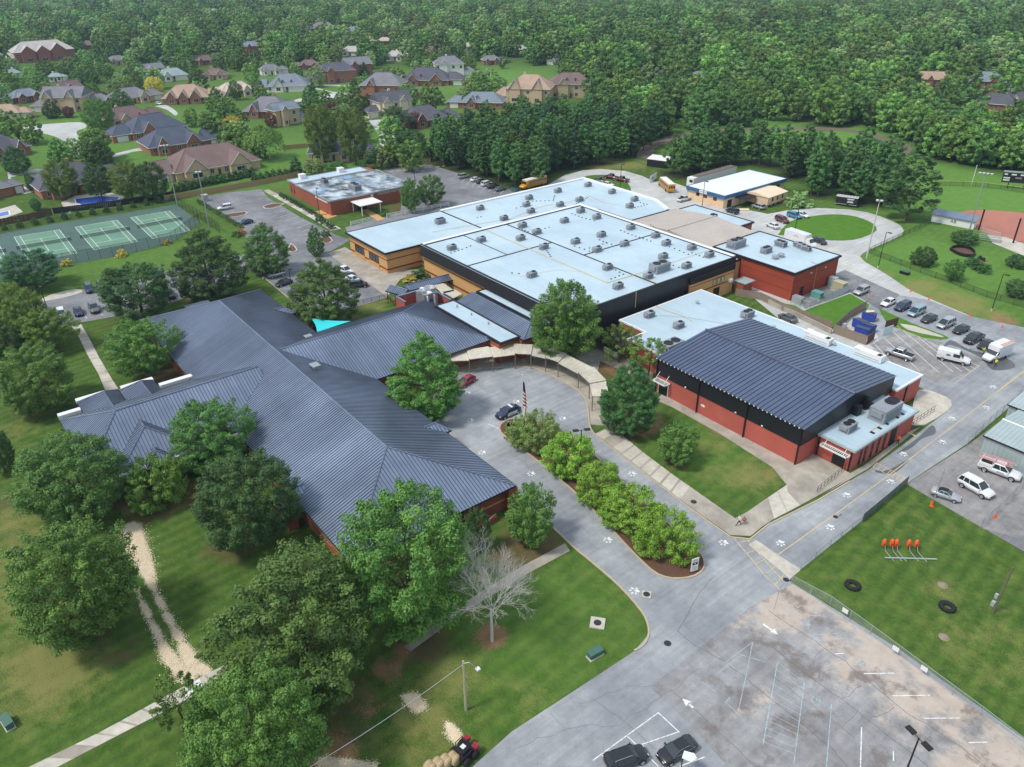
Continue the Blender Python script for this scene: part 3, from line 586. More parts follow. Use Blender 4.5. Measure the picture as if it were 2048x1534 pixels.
# running track round the practice field, infield, warning strips
tr = smooth_pts([(1288, 316), (1290, 305), (1302, 292), (1322, 284), (1360, 272), (1440, 262), (1540, 258), (1620, 257), (1700, 261), (1760, 276), (1805, 292), (1800, 305), (1770, 312), (1700, 322)], 3)
MB().ribbon(Gs(tr), 5.5, 0.03).build('running_track', mat('track_cinder', lin(112, 98, 88), 0.9, var=0.2, scale=0.6), kind='structure')
clay = smooth_pts([(1897, 432), (1915, 425), (1950, 420), (1990, 421), (2048, 426), (2130, 436), (2230, 470), (2180, 520), (2060, 500), (2030, 486), (1960, 462), (1897, 432)], 3)[:-1]
sheet('infield', clay, 0.03, M_clay)
sheet('field_path', [(1975, 470), (2010, 474), (2048, 488), (2200, 520), (2200, 545), (2048, 512), (1985, 486)], 0.033, M_conc)
# ------------------------------------------------------------------ school buildings (world X/Y = wall directions)
def metalroof(name, col, rough=0.38, metal=0.55, pan=0.5):
    m, t, b = newmat(name); p = pos_of(t); n = noise(t, p, 0.5, 4); n2 = noise(t, p, 0.09, 4)
    gn = _n(t, 'ShaderNodeNewGeometry'); sn = _n(t, 'ShaderNodeSeparateXYZ'); t.links.new(gn.outputs['True Normal'], sn.inputs[0]); sp = _n(t, 'ShaderNodeSeparateXYZ'); t.links.new(p, sp.inputs[0])
    pick = mth(t, 'GREATER_THAN', mth(t, 'ABSOLUTE', sn.outputs[1]), mth(t, 'ABSOLUTE', sn.outputs[0]))        # panels run up the slope
    al = mth(t, 'ADD', mth(t, 'MULTIPLY', pick, sp.outputs[0]), mth(t, 'MULTIPLY', mth(t, 'SUBTRACT', 1.0, pick), sp.outputs[1]))
    wn = _n(t, 'ShaderNodeTexWhiteNoise', noise_dimensions='1D'); t.links.new(mth(t, 'FLOOR', mth(t, 'DIVIDE', al, pan)), wn.inputs['W'])
    c = mixrgb(t, n, tuple(x*0.86 for x in col), tuple(x*1.12 for x in col))
    c = mixrgb(t, 1.0, c, ramp(t, n2, [(0.35, (0.82,)*3), (0.65, (1.12,)*3)]), 'MULTIPLY')
    c = mixrgb(t, 1.0, c, ramp(t, wn.outputs['Value'], [(0, (0.92,)*3), (1, (1.08,)*3)]), 'MULTIPLY')
    t.links.new(c, b.inputs['Base Color']); b.inputs['Metallic'].default_value = metal
    t.links.new(ramp(t, n2, [(0.3, (rough*0.75,)*3), (0.7, (rough*1.25,)*3)]), b.inputs['Roughness']); return m
def membrane(name, col):
    m, t, b = newmat(name); p = pos_of(t); b.inputs['Roughness'].default_value = .55; b.inputs['Specular IOR Level'].default_value = .35
    n1 = noise(t, p, .10, 6, .6); n2 = noise(t, p, .5, 6, .7); n3 = noise(t, p, 3, 4); sp = _n(t, 'ShaderNodeSeparateXYZ'); t.links.new(p, sp.inputs[0])
    c = mixrgb(t, n3, tuple(x*.95 for x in col), tuple(min(1, x*1.05) for x in col))
    c = mixrgb(t, 1.0, c, ramp(t, n1, [(.32, (.86, .88, .89)), (.6, (1.04,)*3)]), 'MULTIPLY')
    c = mixrgb(t, mth(t, 'MULTIPLY', ramp(t, n2, [(.60, (0, 0, 0)), (.74, (1, 1, 1))]), .28), c, lin(150, 150, 142))      # ponding dirt
    lap = mth(t, 'LESS_THAN', mth(t, 'FRACT', mth(t, 'DIVIDE', sp.outputs[1], 3.05)), .035)                                # membrane laps
    c = mixrgb(t, mth(t, 'MULTIPLY', lap, .22), c, lin(120, 132, 140)); t.links.new(c, b.inputs['Base Color']); return m
M_slate = metalroof('slate_metal', lin(134, 147, 168), .36, .55); M_seam = metalroof('slate_seam_shade', lin(70, 77, 95)); M_cap = metalroof('slate_ridge', lin(126, 136, 156))  # M_seam is darker than the panels: seam shadow lines painted into its colour
M_gymroof = metalroof('gym_metal', lin(100, 112, 136), 0.34, .55, .8); M_gymseam = metalroof('gym_seam_shade', lin(66, 74, 96), 0.34)  # shadow along the gym seams put in as a darker colour
M_member = membrane('white_membrane', lin(178, 198, 209))
M_member2 = mat('white_parapet', (0.72, 0.74, 0.75), 0.5, var=0.04)
M_tanroof = mat('tan_rib_roof', lin(196, 188, 180), 0.6, 0.2, var=0.08, scale=1.2, var2=0.12)
M_palemetal = mat('pale_metal', lin(178, 192, 192), 0.45, 0.35, var=0.08, scale=0.7, var2=0.1)
M_grime = mat('canopy_metal', lin(206, 200, 184), 0.6, 0.2, var=0.2, scale=1.2, var2=0.2)
def seam_mesh(L, wd=0.07, h=0.055):
    return MB().prism([(0, -wd/2), (L, -wd/2), (L, wd/2), (0, wd/2)], 0, h).mesh('seam')
def roofplane(mb_pan, mb_seam, e0, e1, up, run, rise, insA, insB, sp, seamw=0.09, seamh=0.055, singles=None):
    """e0->e1 eave line, up = horizontal unit vector up the slope, run/rise of the slope, insA/insB = ridge inset at each end"""
    e0 = Vector(e0); e1 = Vector(e1); up = Vector(up); d = (e1-e0); L = d.length; d.normalize()
    top0 = e0+up*run+Vector((0, 0, rise))+d*insA; top1 = e1+up*run+Vector((0, 0, rise))-d*insB
    pts = [e0, e1, top1, top0] if (top1-top0).length > 0.01 else [e0, e1, top0]
    mb_pan.face(pts)
    sl = Vector((up.x*run, up.y*run, rise)).normalized(); nrm = d.cross(sl).normalized()
    if nrm.z < 0: nrm = -nrm
    slen = math.hypot(run, rise); n = int(L/sp); off = (L-(n-1)*sp)/2
    for i in range(n):
        s = off+i*sp; f = 1.0
        if insA > 0 and s < insA: f = s/insA
        if insB > 0 and L-s < insB: f = min(f, (L-s)/insB)
        if f*slen < 0.4: continue
        a = e0+d*s; b = a+sl*(slen*f)
        if singles is not None: singles.append((a, b, nrm, d)); continue
        k = len(mb_seam.v)
        for q in (a, b):
            for sx, hz in ((-1, 0.0), (-0.8, 1), (0.8, 1), (1, 0.0)): mb_seam.v.append(tuple(q+d*(sx*seamw/2)+nrm*(hz*seamh+0.003)))
        mb_seam.f += [(k, k+1, k+5, k+4), (k+1, k+2, k+6, k+5), (k+2, k+3, k+7, k+6), (k, k+3, k+2, k+1)]
def hiproof(par, x0, x1, y0, y1, z0, rise, axis, insA, insB, sp=0.5, mr=None, ms=None, mc=None, ridge=None, name='roof', capw=0.28, clipb=0.0, fascia=0.22, seams=True, mf=None):
    mr = mr or M_slate; ms = ms or M_seam; mc = mc or M_cap
    pan, sm, cap = MB(), MB(), MB()
    if axis == 'x':
        r = ridge if ridge is not None else (y0+y1)/2
        A, B, C, D = Vector((x0, y0, z0)), Vector((x1, y0, z0)), Vector((x1, y1, z0)), Vector((x0, y1, z0))
        roofplane(pan, sm, A, B, (0, 1, 0), r-y0, rise, insA, insB, sp)
        roofplane(pan, sm, C, D, (0, -1, 0), y1-r, rise, insB, insA, sp)
        r0, r1 = Vector((x0+insA, r, z0+rise)), Vector((x1-insB, r, z0+rise))
        if insB > 0: roofplane(pan, sm, B, C, (-1, 0, 0), insB, rise, r-y0, y1-r, sp)
        else: pan.face([B, C, r1])
        if insA > 0: roofplane(pan, sm, D, A, (1, 0, 0), insA, rise, y1-r, r-y0, sp)
        else: pan.face([D, A, r0])
        ends = [(r0, A, D, insA), (r1, B, C, insB)]
    else:
        r = ridge if ridge is not None else (x0+x1)/2
        A, B, C, D = Vector((x0, y0, z0)), Vector((x1, y0, z0)), Vector((x1, y1, z0)), Vector((x0, y1, z0))
        roofplane(pan, sm, B, C, (-1, 0, 0), x1-r, rise, insA, insB, sp)
        roofplane(pan, sm, D, A, (1, 0, 0), r-x0, rise, insB, insA, sp)
        r0, r1 = Vector((r, y0+insA, z0+rise)), Vector((r, y1-insB, z0+rise))
        if insB > 0: roofplane(pan, sm, C, D, (0, -1, 0), insB, rise, x1-r, r-x0, sp)
        else: pan.face([C, D, r1])
        if insA > 0: roofplane(pan, sm, A, B, (0, 1, 0), insA, rise, r-x0, x1-r, sp)
        else: pan.face([A, B, r0])
        ends = [(r0, A, B, insA), (r1, C, D, insB)]
    pan.face([(x0, y0, z0-0.02), (x0, y1, z0-0.02), (x1, y1, z0-0.02), (x1, y0, z0-0.02)])
    ro = pan.build(name, mr, par)
    if seams and sm.v: sm.build('standing_seams', ms, ro, kind='stuff')
    up = Vector((0, 0, 0.06))
    if (r1-r0).length > 0.1: cap.tube(r0+up*0.3, r1+up*0.3, capw/2, n=6)
    for e, a, b, ins in ends:
        if ins > 0: cap.tube(e+up*0.3, a+up*0.3, capw/2*0.9, n=6); cap.tube(e+up*0.3, b+up*0.3, capw/2*0.9, n=6)
    if mc and cap.v: cap.build('ridge_cap', mc, ro)
    fb = MB()
    for p, q in ((A, B), (B, C), (C, D), (D, A)): fb.obox(p, q, 0.08, z0-fascia, z0-0.01, -0.05)
    fb.build('fascia', mf or M_dark, ro)
    return ro
def walls(par, x0, x1, y0, y1, z0, z1, m, name='wall'): return MB().box(x0, x1, y0, y1, z0, z1).build(name, m, par)
def band(par, x0, x1, y0, y1, za, zb, m, pr=0.03, name='brick_band'):
    b = MB()
    for p, q in (((x0, y0), (x1, y0)), ((x1, y0), (x1, y1)), ((x1, y1), (x0, y1)), ((x0, y1), (x0, y0))): b.obox(p, q, pr*2, za, zb)
    return b.build(name, m, par)
def window(par, face, c, z0, z1, wd, at, m=None, frame=None, mull=0, name='window'):
    """face 'x': on a wall facing +X at X=at, centred on Y=c; face 'y': on a wall facing -Y at Y=at, centred on X=c"""
    if face == 'x': w_ = MB().box(at-0.05, at+0.02, c-wd/2, c+wd/2, z0, z1)
    else: w_ = MB().box(c-wd/2, c+wd/2, at-0.02, at+0.05, z0, z1)
    o = w_.build(name, m or M_glass, par); f = MB(); t = 0.07
    rails = [(c-wd/2-t, c+wd/2+t, z0-t, z0), (c-wd/2-t, c+wd/2+t, z1, z1+t), (c-wd/2-t, c-wd/2, z0, z1), (c+wd/2, c+wd/2+t, z0, z1)]
    for k in range(mull): q = c-wd/2+wd*(k+1)/(mull+1); rails.append((q-0.03, q+0.03, z0, z1))
    for a, b, e, g in rails:
        if face == 'x': f.box(at-0.04, at+0.06, a, b, e, g)
        else: f.box(a, b, at-0.06, at+0.04, e, g)
    f.build('frame', frame or M_dark, o); return o
def flatroof(par, poly, z, m, edge=M_dark, name='roof', up=0.12, inset=0.18):
    o = MB().prism(poly, z-0.25, z).build(name, m, par)
    MB().wall([p for p in poly], inset*2, z-0.3, z+up, True).build('roof_edge', edge, o); return o
# ---- classroom block under the slate standing-seam roofs
cls = thing('school_building', 'brick classroom block under long slate blue standing seam hip roofs', 'building', (-112, 40, 0))
def L(o, x, y): return (x-o.location.x, y-o.location.y)
cls.location = (0, 0, 0)
walls(cls, -155.6, -68.4, 28.5, 51.9, 0, 4.0, M_brick); walls(cls, -128.6, -106.4, 51.9, 76.6, 0, 4.0, M_brick)
walls(cls, -124.6, -107.6, 8.2, 28.5, 0, 4.0, M_brick); walls(cls, -107.6, -105.2, 11.4, 21.2, 0, 4.0, M_brick)
for za, zb in ((1.55, 1.85), (3.25, 3.5)):
    band(cls, -155.6, -68.4, 28.5, 51.9, za, zb, M_sand, name='sand_band'); band(cls, -128.6, -106.4, 51.5, 76.6, za, zb, M_sand, name='sand_band'); band(cls, -124.6, -107.6, 8.2, 29, za, zb, M_sand, name='sand_band')
hiproof(cls, -156.5, -67.5, 27.7, 52.7, 4.0, 5.0, 'x', 12.5, 12.5)
hiproof(cls, -129.3, -105.7, 41.0, 77.3, 4.003, 4.72, 'y', 0, 12.2)
hiproof(cls, -125.4, -106.8, 7.2, 36.0, 4.006, 4.3, 'y', 6.6, 0, ridge=-114.7)
hiproof(cls, -115.0, -104.3, 10.8, 21.8, 4.009, 2.95, 'x', 0, 5.5)
hiproof(cls, -108, -103.2, 14.2, 18.2, 4.012, 1.2, 'x', 0, 2.0, mf=M_white)
hiproof(cls, -129.6, -120, 10.6, 16.9, 4.012, 1.3, 'x', 1.5, 0, ridge=14.6); hiproof(cls, -129.4, -120, 17.1, 22.6, 4.014, 1.3, 'x', 1.5, 0, ridge=20.4)
walls(cls, -129.2, -124.6, 11, 22.2, 0, 3.98, M_brick)
for x, a, b in ((-126.6, 7.2, 10.5), (-129.9, 10.5, 15.0), (-129.7, 17.4, 22.6), (-126.6, 22.8, 28.2)): MB().box(x-0.5, x+0.55, a, b, 3.75, 4.35).build('white_gutter', M_white, cls)
for a, b in ((10.6, 14.0), (18.4, 28.0)): MB().box(-104.3, -103.5, a, b, 3.5, 4.05).build('white_gutter', M_white, cls)
for x, y, s in ((-84.5, 27.6, -1), (-142, 51.7, 1), (-86.3, 51.7, 1)):       # little porch roofs on the eaves
    hiproof(cls, x-1.8, x+1.8, y-1.9, y+1.9, 4.02, 1.1, 'y', 1.8 if s < 0 else 0, 0 if s < 0 else 1.8)
for x, y in ((-83.4, 26.6), (-86.2, 26.6), (-68.1, 52.2), (-68.2, 28.2), (-85.2, 52.4), (-87.4, 52.4)): MB().box(x-.75, x+.75, y-.75, y+.75, 0, 3.7).build('brick_pier', M_brick, cls)
for c in (-76, -91, -97, -145, -151): window(cls, 'y', c, 1.2, 2.9, 1.9, 28.5, mull=1, frame=M_sand)
for c in (34, 44): window(cls, 'x', c, 1.2, 2.9, 1.6, -68.4, mull=1, frame=M_sand)
for c in (-151, -147): window(cls, 'y', c, 0.2, 2.9, 1.2, 28.44, mull=0, frame=M_sand)
MB().box(-67.6, -66.9, 45.5, 49, 0, 0.9).build('planter_wall', M_brick, cls)
for c in (62, 67, 72): window(cls, 'x', c, 1.2, 2.9, 1.6, -106.4, mull=1, frame=M_sand)
MB().box(-160.5, -156.3, 37.5, 42.5, 2.9, 3.05).build('rear_canopy', M_slate, cls)
# ---- link corridor roofs
lnk = thing('link_building', 'low brick link corridor with white flat roofs either side of a slate gable', 'building', (0, 0, 0))
walls(lnk, -124.0, -102.9, 76.7, 81.0, 0, 4.2, M_brick); walls(lnk, -123.2, -101.6, 81.0, 89.4, 0, 4.15, M_brick)
flatroof(lnk, [(-124.3, 76.75), (-102.5, 76.75), (-102.5, 81.2), (-124.3, 81.2)], 4.5, M_member)
hiproof(lnk, -123.5, -101.0, 81.0, 88.0, 4.45, 1.1, 'x', 0, 3.2, ridge=85.2)
flatroof(lnk, [(-124, 87.0), (-102.3, 87.0), (-102.3, 89.4), (-124, 89.4)], 5.05, M_member)
band(lnk, -124.0, -102.9, 76.7, 81.0, 3.0, 3.3, M_sand)
for c, k in ((-110.5, 0.3), (-116, 0.25), (-121, 0.25)): MB().lathe([(0.13, 0), (0.13, 0.4), (0.2, 0.42), (0.2, 0.5), (0, 0.55)], 8, (c, 79.0+k*3, 4.5)).build('vent_pipe', M_steel, lnk)
# ---- main building: low tan wing + tall hall roof
mn = thing('school_building', 'large tan brick school hall with big white flat roofs and black metal end wall', 'building', (0, 0, 0))
MB().prism([(-174.6, 83.6), (-156, 83.6), (-156, 93), (-149, 93), (-149, 145.5), (-137, 145.5), (-137, 159.6), (-145.2, 163.6), (-174.6, 163.6)], 0, 5.15).build('low_wing_wall', M_tan, mn)
flatroof(mn, [(-175.2, 83.0), (-155.6, 83.0), (-155.6, 92.8), (-149.2, 92.8), (-149.2, 145.6), (-136.6, 145.6), (-136.6, 159.8), (-145.1, 164.2), (-175.2, 164.2)], 5.4, M_member, up=0.06)
MB().wall([(-174.9, 111.5), (-174.9, 163.9), (-145.1, 163.9), (-136.8, 159.7)], 1.1, 5.4, 5.72).build('white_parapet', M_member2, mn)
MB().box(-175.0, -149.3, 111.3, 111.6, 5.4, 5.56).build('expansion_joint', M_dark, mn)
for za, zb in ((0.9, 1.25), (3.3, 3.5)):
    b = MB(); 
    for p, q in (((-174.7, 83.55), (-155.95, 83.55)), ((-155.95, 83.55), (-155.95, 92.9)), ((-155.9, 92.95), (-149, 92.95))): b.obox(p, q, 0.08, za, zb)
    b.build('brick_band', M_band, mn)
for c in (-169.6, -162.4):
    MB().box(c-2.5, c+2.5, 83.5, 83.62, 0.1, 1.3).build('splayed_panel', M_sand, mn); window(mn, 'y', c, 1.4, 3.2, 4.6, 83.58, mull=2)
MB().box(-149.0, -98.6, 89.6, 138.8, 0, 7.7).build('hall_wall', M_tan, mn)
for za, zb in ((1.5, 1.9), (4.4, 4.6)): b = MB(); b.obox((-149, 89.58), (-98.6, 89.58), 0.1, za, zb); b.build('brick_band', M_band, mn)
MB().prism([(-149.3, 89.2), (-98.3, 89.2), (-98.3, 139.0), (-149.3, 139.0)], 7.6, 7.9).build('hall_roof', M_member, mn)
b = MB()                                                        # dark mansard skirt on the courtyard side
b.face([(-149.3, 89.25, 7.98), (-98.2, 89.25, 7.98), (-98.2, 88.6, 5.6), (-149.3, 88.6, 5.6)][::-1]); b.face([(-149.3, 88.6, 5.6), (-98.2, 88.6, 5.6), (-98.2, 89.6, 5.55), (-149.3, 89.6, 5.55)][::-1]); b.face([(-149.3, 89.25, 7.98), (-149.3, 89.8, 7.98), (-98.2, 89.8, 7.98), (-98.2, 89.25, 7.98)][::-1]); b.face([(-149.3, 88.6, 5.6), (-149.3, 89.6, 5.55), (-149.3, 89.6, 7.98), (-149.3, 89.25, 7.98)])
b.build('mansard', M_dark, mn)
for i, (ya, yb) in enumerate([(89.3+k*4.14, 89.3+(k+1)*4.14) for k in range(12)]): MB().box(-98.6, -98.18, ya+0.012, yb-0.012, 2.2, 7.98).build('wall_panel', M_black, mn)
MB().box(-98.6, -98.25, 89.6, 123.4, 0.0, 2.2).build('red_plinth', M_brick_red, mn)
MB().wall([(-148.9, 89.6), (-148.9, 138.6), (-98.6, 138.6)], 1.0, 7.9, 8.2).build('white_parapet', M_member2, mn)
b = MB(); b.wall([(-149.45, 89.4), (-149.45, 139.15), (-98.4, 139.15)], 0.14, 7.0, 8.12); b.wall([(-148.35, 90), (-148.35, 138.1), (-98.6, 138.1)], 0.1, 7.9, 8.1); b.build('roof_edge', M_dark, mn)
b = MB(); b.box(-98.5, -98.15, 89.3, 139, 7.98, 8.03); b.build('coping', M_dark, mn)
for x0, x1, y0, y1 in ((-148.4, -98.6, 113.5, 113.75), (-120.4, -120.15, 113.7, 138), (-131.3, -131.05, 89.7, 113.5), (-148.4, -131.2, 100.5, 100.6)): MB().box(x0, x1, y0, y1, 7.9, 8.02).build('expansion_joint', M_dark, mn)
for c in (-110.6, -107.6): window(mn, 'y', c, 2.3, 4.2, 0.6, 89.6)
c7 = lambda x, y: (1024+x/4, 384+y/4)
c6 = lambda x, y: (512+x/4, 384+y/4)
def pipe(pts, z, par, r=0.06, m=None, name='gas_pipe'):
    P = [G(a, b, z) for a, b in pts]; return MB().path([(p.x, p.y, p.z+0.15) for p in P], r, 5).build(name, m or M_ypipe, par)
pipe([c6(1850, 310), c7(0, 400), c7(130, 455), c7(440, 590), c7(760, 730), c7(980, 665), c7(1160, 735)], 7.9, mn)
pipe([c7(760, 730), c7(1060, 640), c7(1420, 520), c7(1570, 470)], 7.9, mn, 0.045); pipe([c7(60, 680), c7(360, 625), c7(560, 640)], 7.9, mn, 0.03)
MB().path([(-98.1, 107.4, 8.05), (-98.05, 107.4, 4.6)], 0.07, 5).build('gas_pipe', M_ypipe, mn)
pipe([c6(1410, 325), c6(1600, 290), c6(2040, 215), c7(200, 130), c7(330, 100)], 5.4, mn, 0.045); pipe([c7(330, 120), c7(620, 35), c7(740, 90), c7(840, 105)], 5.4, mn, 0.04)
def blocks(px, z, par, step=1.1):
    """rows of little dark pipe supports on the membrane"""
    P = [G(a, b, z) for a, b in px]; mb = MB(); d = 0
    for a, b in zip(P[:-1], P[1:]):
        L_ = (b-a).length; n = max(1, int(L_/step))
        for k in range(n): q = a.lerp(b, k/n); mb.box(q.x-.13, q.x+.13, q.y-.13, q.y+.13, z, z+.14)
    return mb.build('pipe_supports', M_dark, par, kind='stuff')
for l in ([(480, 175), (560, 205), (690, 240)], [(870, 310), (960, 345), (1110, 395), (1150, 385)], [(500, 435), (580, 460), (660, 490)], [(580, 460), (700, 430), (780, 395)], [(700, 385), (760, 410), (910, 450)], [(1260, 440), (1340, 470), (1410, 500), (1470, 480)], [(1470, 500), (1560, 535)], [(1290, 590), (1380, 620)], [(270, 460), (320, 530)], [(60, 290), (150, 330)], [(230, 300), (330, 275)], [(800, 610), (890, 660), (760, 710)], [(0, 650), (110, 660)], [(1150, 290+0), (1090, 255)]):
    blocks([c7(*p) for p in l], 7.9, mn)
for l in ([(1560, 490), (1650, 460), (1750, 420)], [(1800, 200), (1740, 210)]): blocks([c6(*p) for p in l], 7.9 if l[0][1] > 400 else 5.4, mn)
for l in ([(130, 75), (330, 70), (345, 20)], [(380, 110), (470, 120), (620, 40)], [(960, 135), (1080, 100), (1000, 80)], [(70, 120), (0, 140)]): blocks([c7(*p) for p in l], 5.4, mn)
# tan stair block in front of the black wall
MB().box(-98.6, -97.7, 123.6, 138.2, 0, 5.4).build('stair_wall', M_tan, mn)
MB().box(-98.7, -97.6, 123.5, 138.3, 5.4, 6.7).build('stair_fascia', M_dark, mn); MB().box(-101, -98.0, 123.9, 137.9, 6.2, 6.35).build('stair_roof', M_member, mn)
for za, zb in ((2.9, 3.15), (4.75, 4.9)): MB().box(-97.75, -97.66, 123.55, 138.25, za, zb).build('brick_band', M_band, mn)
for c in (131.6, 133, 134.4): window(mn, 'x', c, 3.4, 4.6, 0.9, -97.7, m=mat('blind_pane', lin(190, 180, 150), 0.4, var=0.1), frame=M_dark)
MB().box(-97.72, -97.62, 131.6, 133.6, 0.0, 2.5).build('door', M_dark, mn); MB().box(-97.7, -96.9, 136.2, 137.2, 3.0, 3.6).build('wall_unit', M_white, mn)
MB().box(-97.6, -94.5, 138.4, 142.0, 2.6, 2.8).build('door_canopy', M_palemetal, mn); MB().box(-97.4, -95, 138.6, 141.8, 0, 2.6).build('porch_wall', M_brick, mn)
# courtyard canopies and shade structures
def gable_walk(lb, p0, p1, wd, z, rise):
    a, b = G(*p0, z), G(*p1, z); d = (b-a); Ln = d.length; rz = math.atan2(d.y, d.x)
    e = thing('covered_walkway', lb, 'walkway', (a.x, a.y, 0), rz)
    hiproof(e, 0, Ln, -wd/2, wd/2, z, rise, 'x', 0, 0, name='roof')
    n = max(2, int(Ln/4))
    for k in range(n+1):
        for s in (-1, 1): MB().tube((0.3+(Ln-0.6)*k/n, s*(wd/2-0.2), 0), (0.3+(Ln-0.6)*k/n, s*(wd/2-0.2), z-0.1), 0.07).build('post', M_pole, e)
gable_walk('short slate gabled walkway roof at the car park end of the courtyard', c6(1075, 770), c6(1215, 810), 3.2, 2.9, 0.8); gable_walk('long slate gabled walkway roof reaching the tan wall across the courtyard', c6(1200, 770), c6(1625, 665), 3.2, 2.9, 0.8)
sc = thing('awning_pair', 'pair of pale flat awning roofs beside the courtyard walkway', 'awning', (0, 0, 0))
for px in ([(1420, 745), (1500, 730), (1590, 790), (1490, 815)], [(1490, 800), (1590, 780), (1650, 815), (1580, 850)]):
    MB().prism([G(*c6(*p), 2.8) for p in px], 2.7, 2.82).build('roof_sheet', M_grime, sc)
    for p in px: q = G(*c6(*p), 2.8); MB().tube((q.x, q.y, 0), (q.x, q.y, 2.7), 0.05).build('post', M_pole, sc)
# plant yard
py_ = thing('plant_enclosure', 'red walled plant yard beside the slate roofs', 'enclosure', (0, 0, 0))
for p, q in (((-134.6, 73.6), (-134.6, 81.6)), ((-134.6, 81.6), (-126, 81.6)), ((-134.6, 73.6), (-131, 73.6))):
    MB().obox(p, q, 0.35, 0, 3.9).build('wall', M_brick_red, py_); MB().obox(p, q, 0.5, 3.9, 4.05).build('coping', M_slate, py_)
ch = thing('cooling_tower', 'galvanised cooling tower with white pipes in the red walled yard', 'cooling tower', (-130.6, 78.6, 0))
MB().box(-1.7, 1.7, -1.6, 1.6, 0, 5.2).build('casing', M_galv, ch); MB().box(-1.9, 1.9, -0.5, 0.3, 5.2, 5.5).build('duct', M_white, ch)
MB().lathe([(1.3, 0), (1.3, 0.7), (1.1, 0.7), (0.2, 0.2)], 14, (0, 0.9, 5.2)).build('fan_ring', M_galv, ch); MB().lathe([(0.9, 0), (0.9, 0.5), (0.7, 0.5), (0.1, 0.2)], 14, (0, -1.0, 5.2)).build('fan_ring', M_galv, ch)
MB().path([(1.8, -0.9, 0), (1.8, -0.9, 4.7), (1.2, -0.9, 5.1)], 0.2, 8).build('pipe', M_white, ch); MB().path([(1.9, 0.7, 0), (1.9, 0.7, 4.6), (1.2, 0.7, 5.0)], 0.2, 8).build('pipe', M_white, ch); MB().box(-1.76, 1.76, -1.66, 1.66, 2.4, 2.55).build('flange', M_steel, ch)
MB().lathe([(0, 0), (0.45, 0)], 14).build('round_decal', mat('decal_blue', (0.06, 0.1, 0.4), 0.5), ch)
for c_ in ch.children:
    if c_.name.startswith('round_decal'): c_.location = (1.73, 0.0, 3.7); c_.rotation_euler = (0, R(90), 0)
# ---- red kitchen block, link and tan-roofed gym
rb = thing('school_building', 'tall deep red brick block with white flat roof beside the service yard', 'building', (0, 0, 0))
walls(rb, -108, -86.4, 143.9, 160.9, 0, 6.3, M_brick_deep); flatroof(rb, [(-108.2, 143.7), (-86.2, 143.7), (-86.2, 161.1), (-108.2, 161.1)], 6.45, M_member)
for za, zb in ((2.2, 2.35), (4.3, 4.45)): band(rb, -108, -86.4, 143.9, 160.9, za, zb, M_band)
MB().box(-86.42, -86.33, 147.2, 148.4, 0, 2.4).build('door', M_dark, rb); MB().path([(-86.3, 152.2, 0.2), (-86.3, 152.2, 6.5), (-88, 152.2, 6.6)], 0.06, 5).build('gas_pipe', mat('orange_pipe', lin(214, 150, 96), 0.6), rb)
for y in (150.0, 155.5): MB().box(-86.36, -86.2, y, y+.5, 4.9, 5.1).build('wall_lamp', M_white, rb)
walls(rb, -108, -100.6, 139.2, 143.9, 0, 5.4, M_tan, 'link_wall'); flatroof(rb, [(-108, 139.2), (-100.5, 139.2), (-100.5, 143.7), (-108, 143.7)], 5.6, M_member, name='link_roof')
tg = thing('gymnasium', 'low old gymnasium with tan ribbed gable roof behind the white roofs', 'building', (0, 0, 0))
walls(tg, -136.3, -109.8, 145.7, 162.4, 0, 5.2, M_brick); hiproof(tg, -136.5, -109.6, 144.8, 162.8, 5.3, 1.1, 'y', 0, 0, sp=0.7, mr=M_tanroof, ms=mat('tan_rib', lin(170, 160, 152), 0.6, 0.2, var=0.1), mc=M_tanroof, mf=M_dark, capw=0.5)
walls(tg, -138, -118.4, 163, 172.4, 0, 3.8, M_brick, 'rear_wall'); flatroof(tg, [(-138.2, 163), (-118.2, 163), (-118.2, 172.6), (-138.2, 172.6)], 4.0, M_member, name='rear_roof')
MB().box(-127.5, -126, 166.2, 167.4, 4, 5.3).build('roof_hatch', M_dark, tg)
# ---- new gym
gy = thing('gymnasium', 'red and black gymnasium with slate blue ribbed roof', 'building', (0, 0, 0))
MB().box(-77.9, -49.3, 92.0, 117.2, 0, 3.55).build('lower_wall', M_brick_red, gy)
for i in range(6): xa = -78.0+i*4.8; MB().box(xa+0.012, xa+4.788, 91.9, 92.05, 3.5, 6.5).build('wall_panel', M_black, gy)
b = MB(); b.box(-78, -77.85, 92, 117.3, 3.5, 6.5); b.box(-78, -49.2, 117.1, 117.3, 3.5, 6.5); b.build('wall_panel', M_black, gy)
b = MB(); n0 = [(-49.2, 91.9, 3.5), (-49.2, 117.3, 3.5), (-49.2, 117.3, 6.55), (-49.2, 104.6, 7.95), (-49.2, 91.9, 6.55)]; b.face(n0); b.face([(x-0.15, y, z) for x, y, z in n0][::-1]); b.face([(-49.35, 91.9, 3.5), (-49.35, 117.3, 3.5), (-49.2, 117.3, 3.5), (-49.2, 91.9, 3.5)][::-1]); b.build('gable_wall', M_black, gy)
n1 = [(-77.95, 91.9, 3.5), (-77.95, 117.3, 3.5), (-77.95, 117.3, 6.55), (-77.95, 104.6, 7.95), (-77.95, 91.9, 6.55)]; MB().face(n1[::-1]).build('gable_wall', M_black, gy)
pan, dm = MB(), MB(); sing = []
roofplane(pan, dm, (-78.2, 91.7, 6.58), (-49.0, 91.7, 6.58), (0, 1, 0), 12.9, 1.42, 0, 0, 0.80, singles=sing)
roofplane(pan, dm, (-49.0, 117.5, 6.58), (-78.2, 117.5, 6.58), (0, -1, 0), 12.9, 1.42, 0, 0, 0.80, singles=sing)
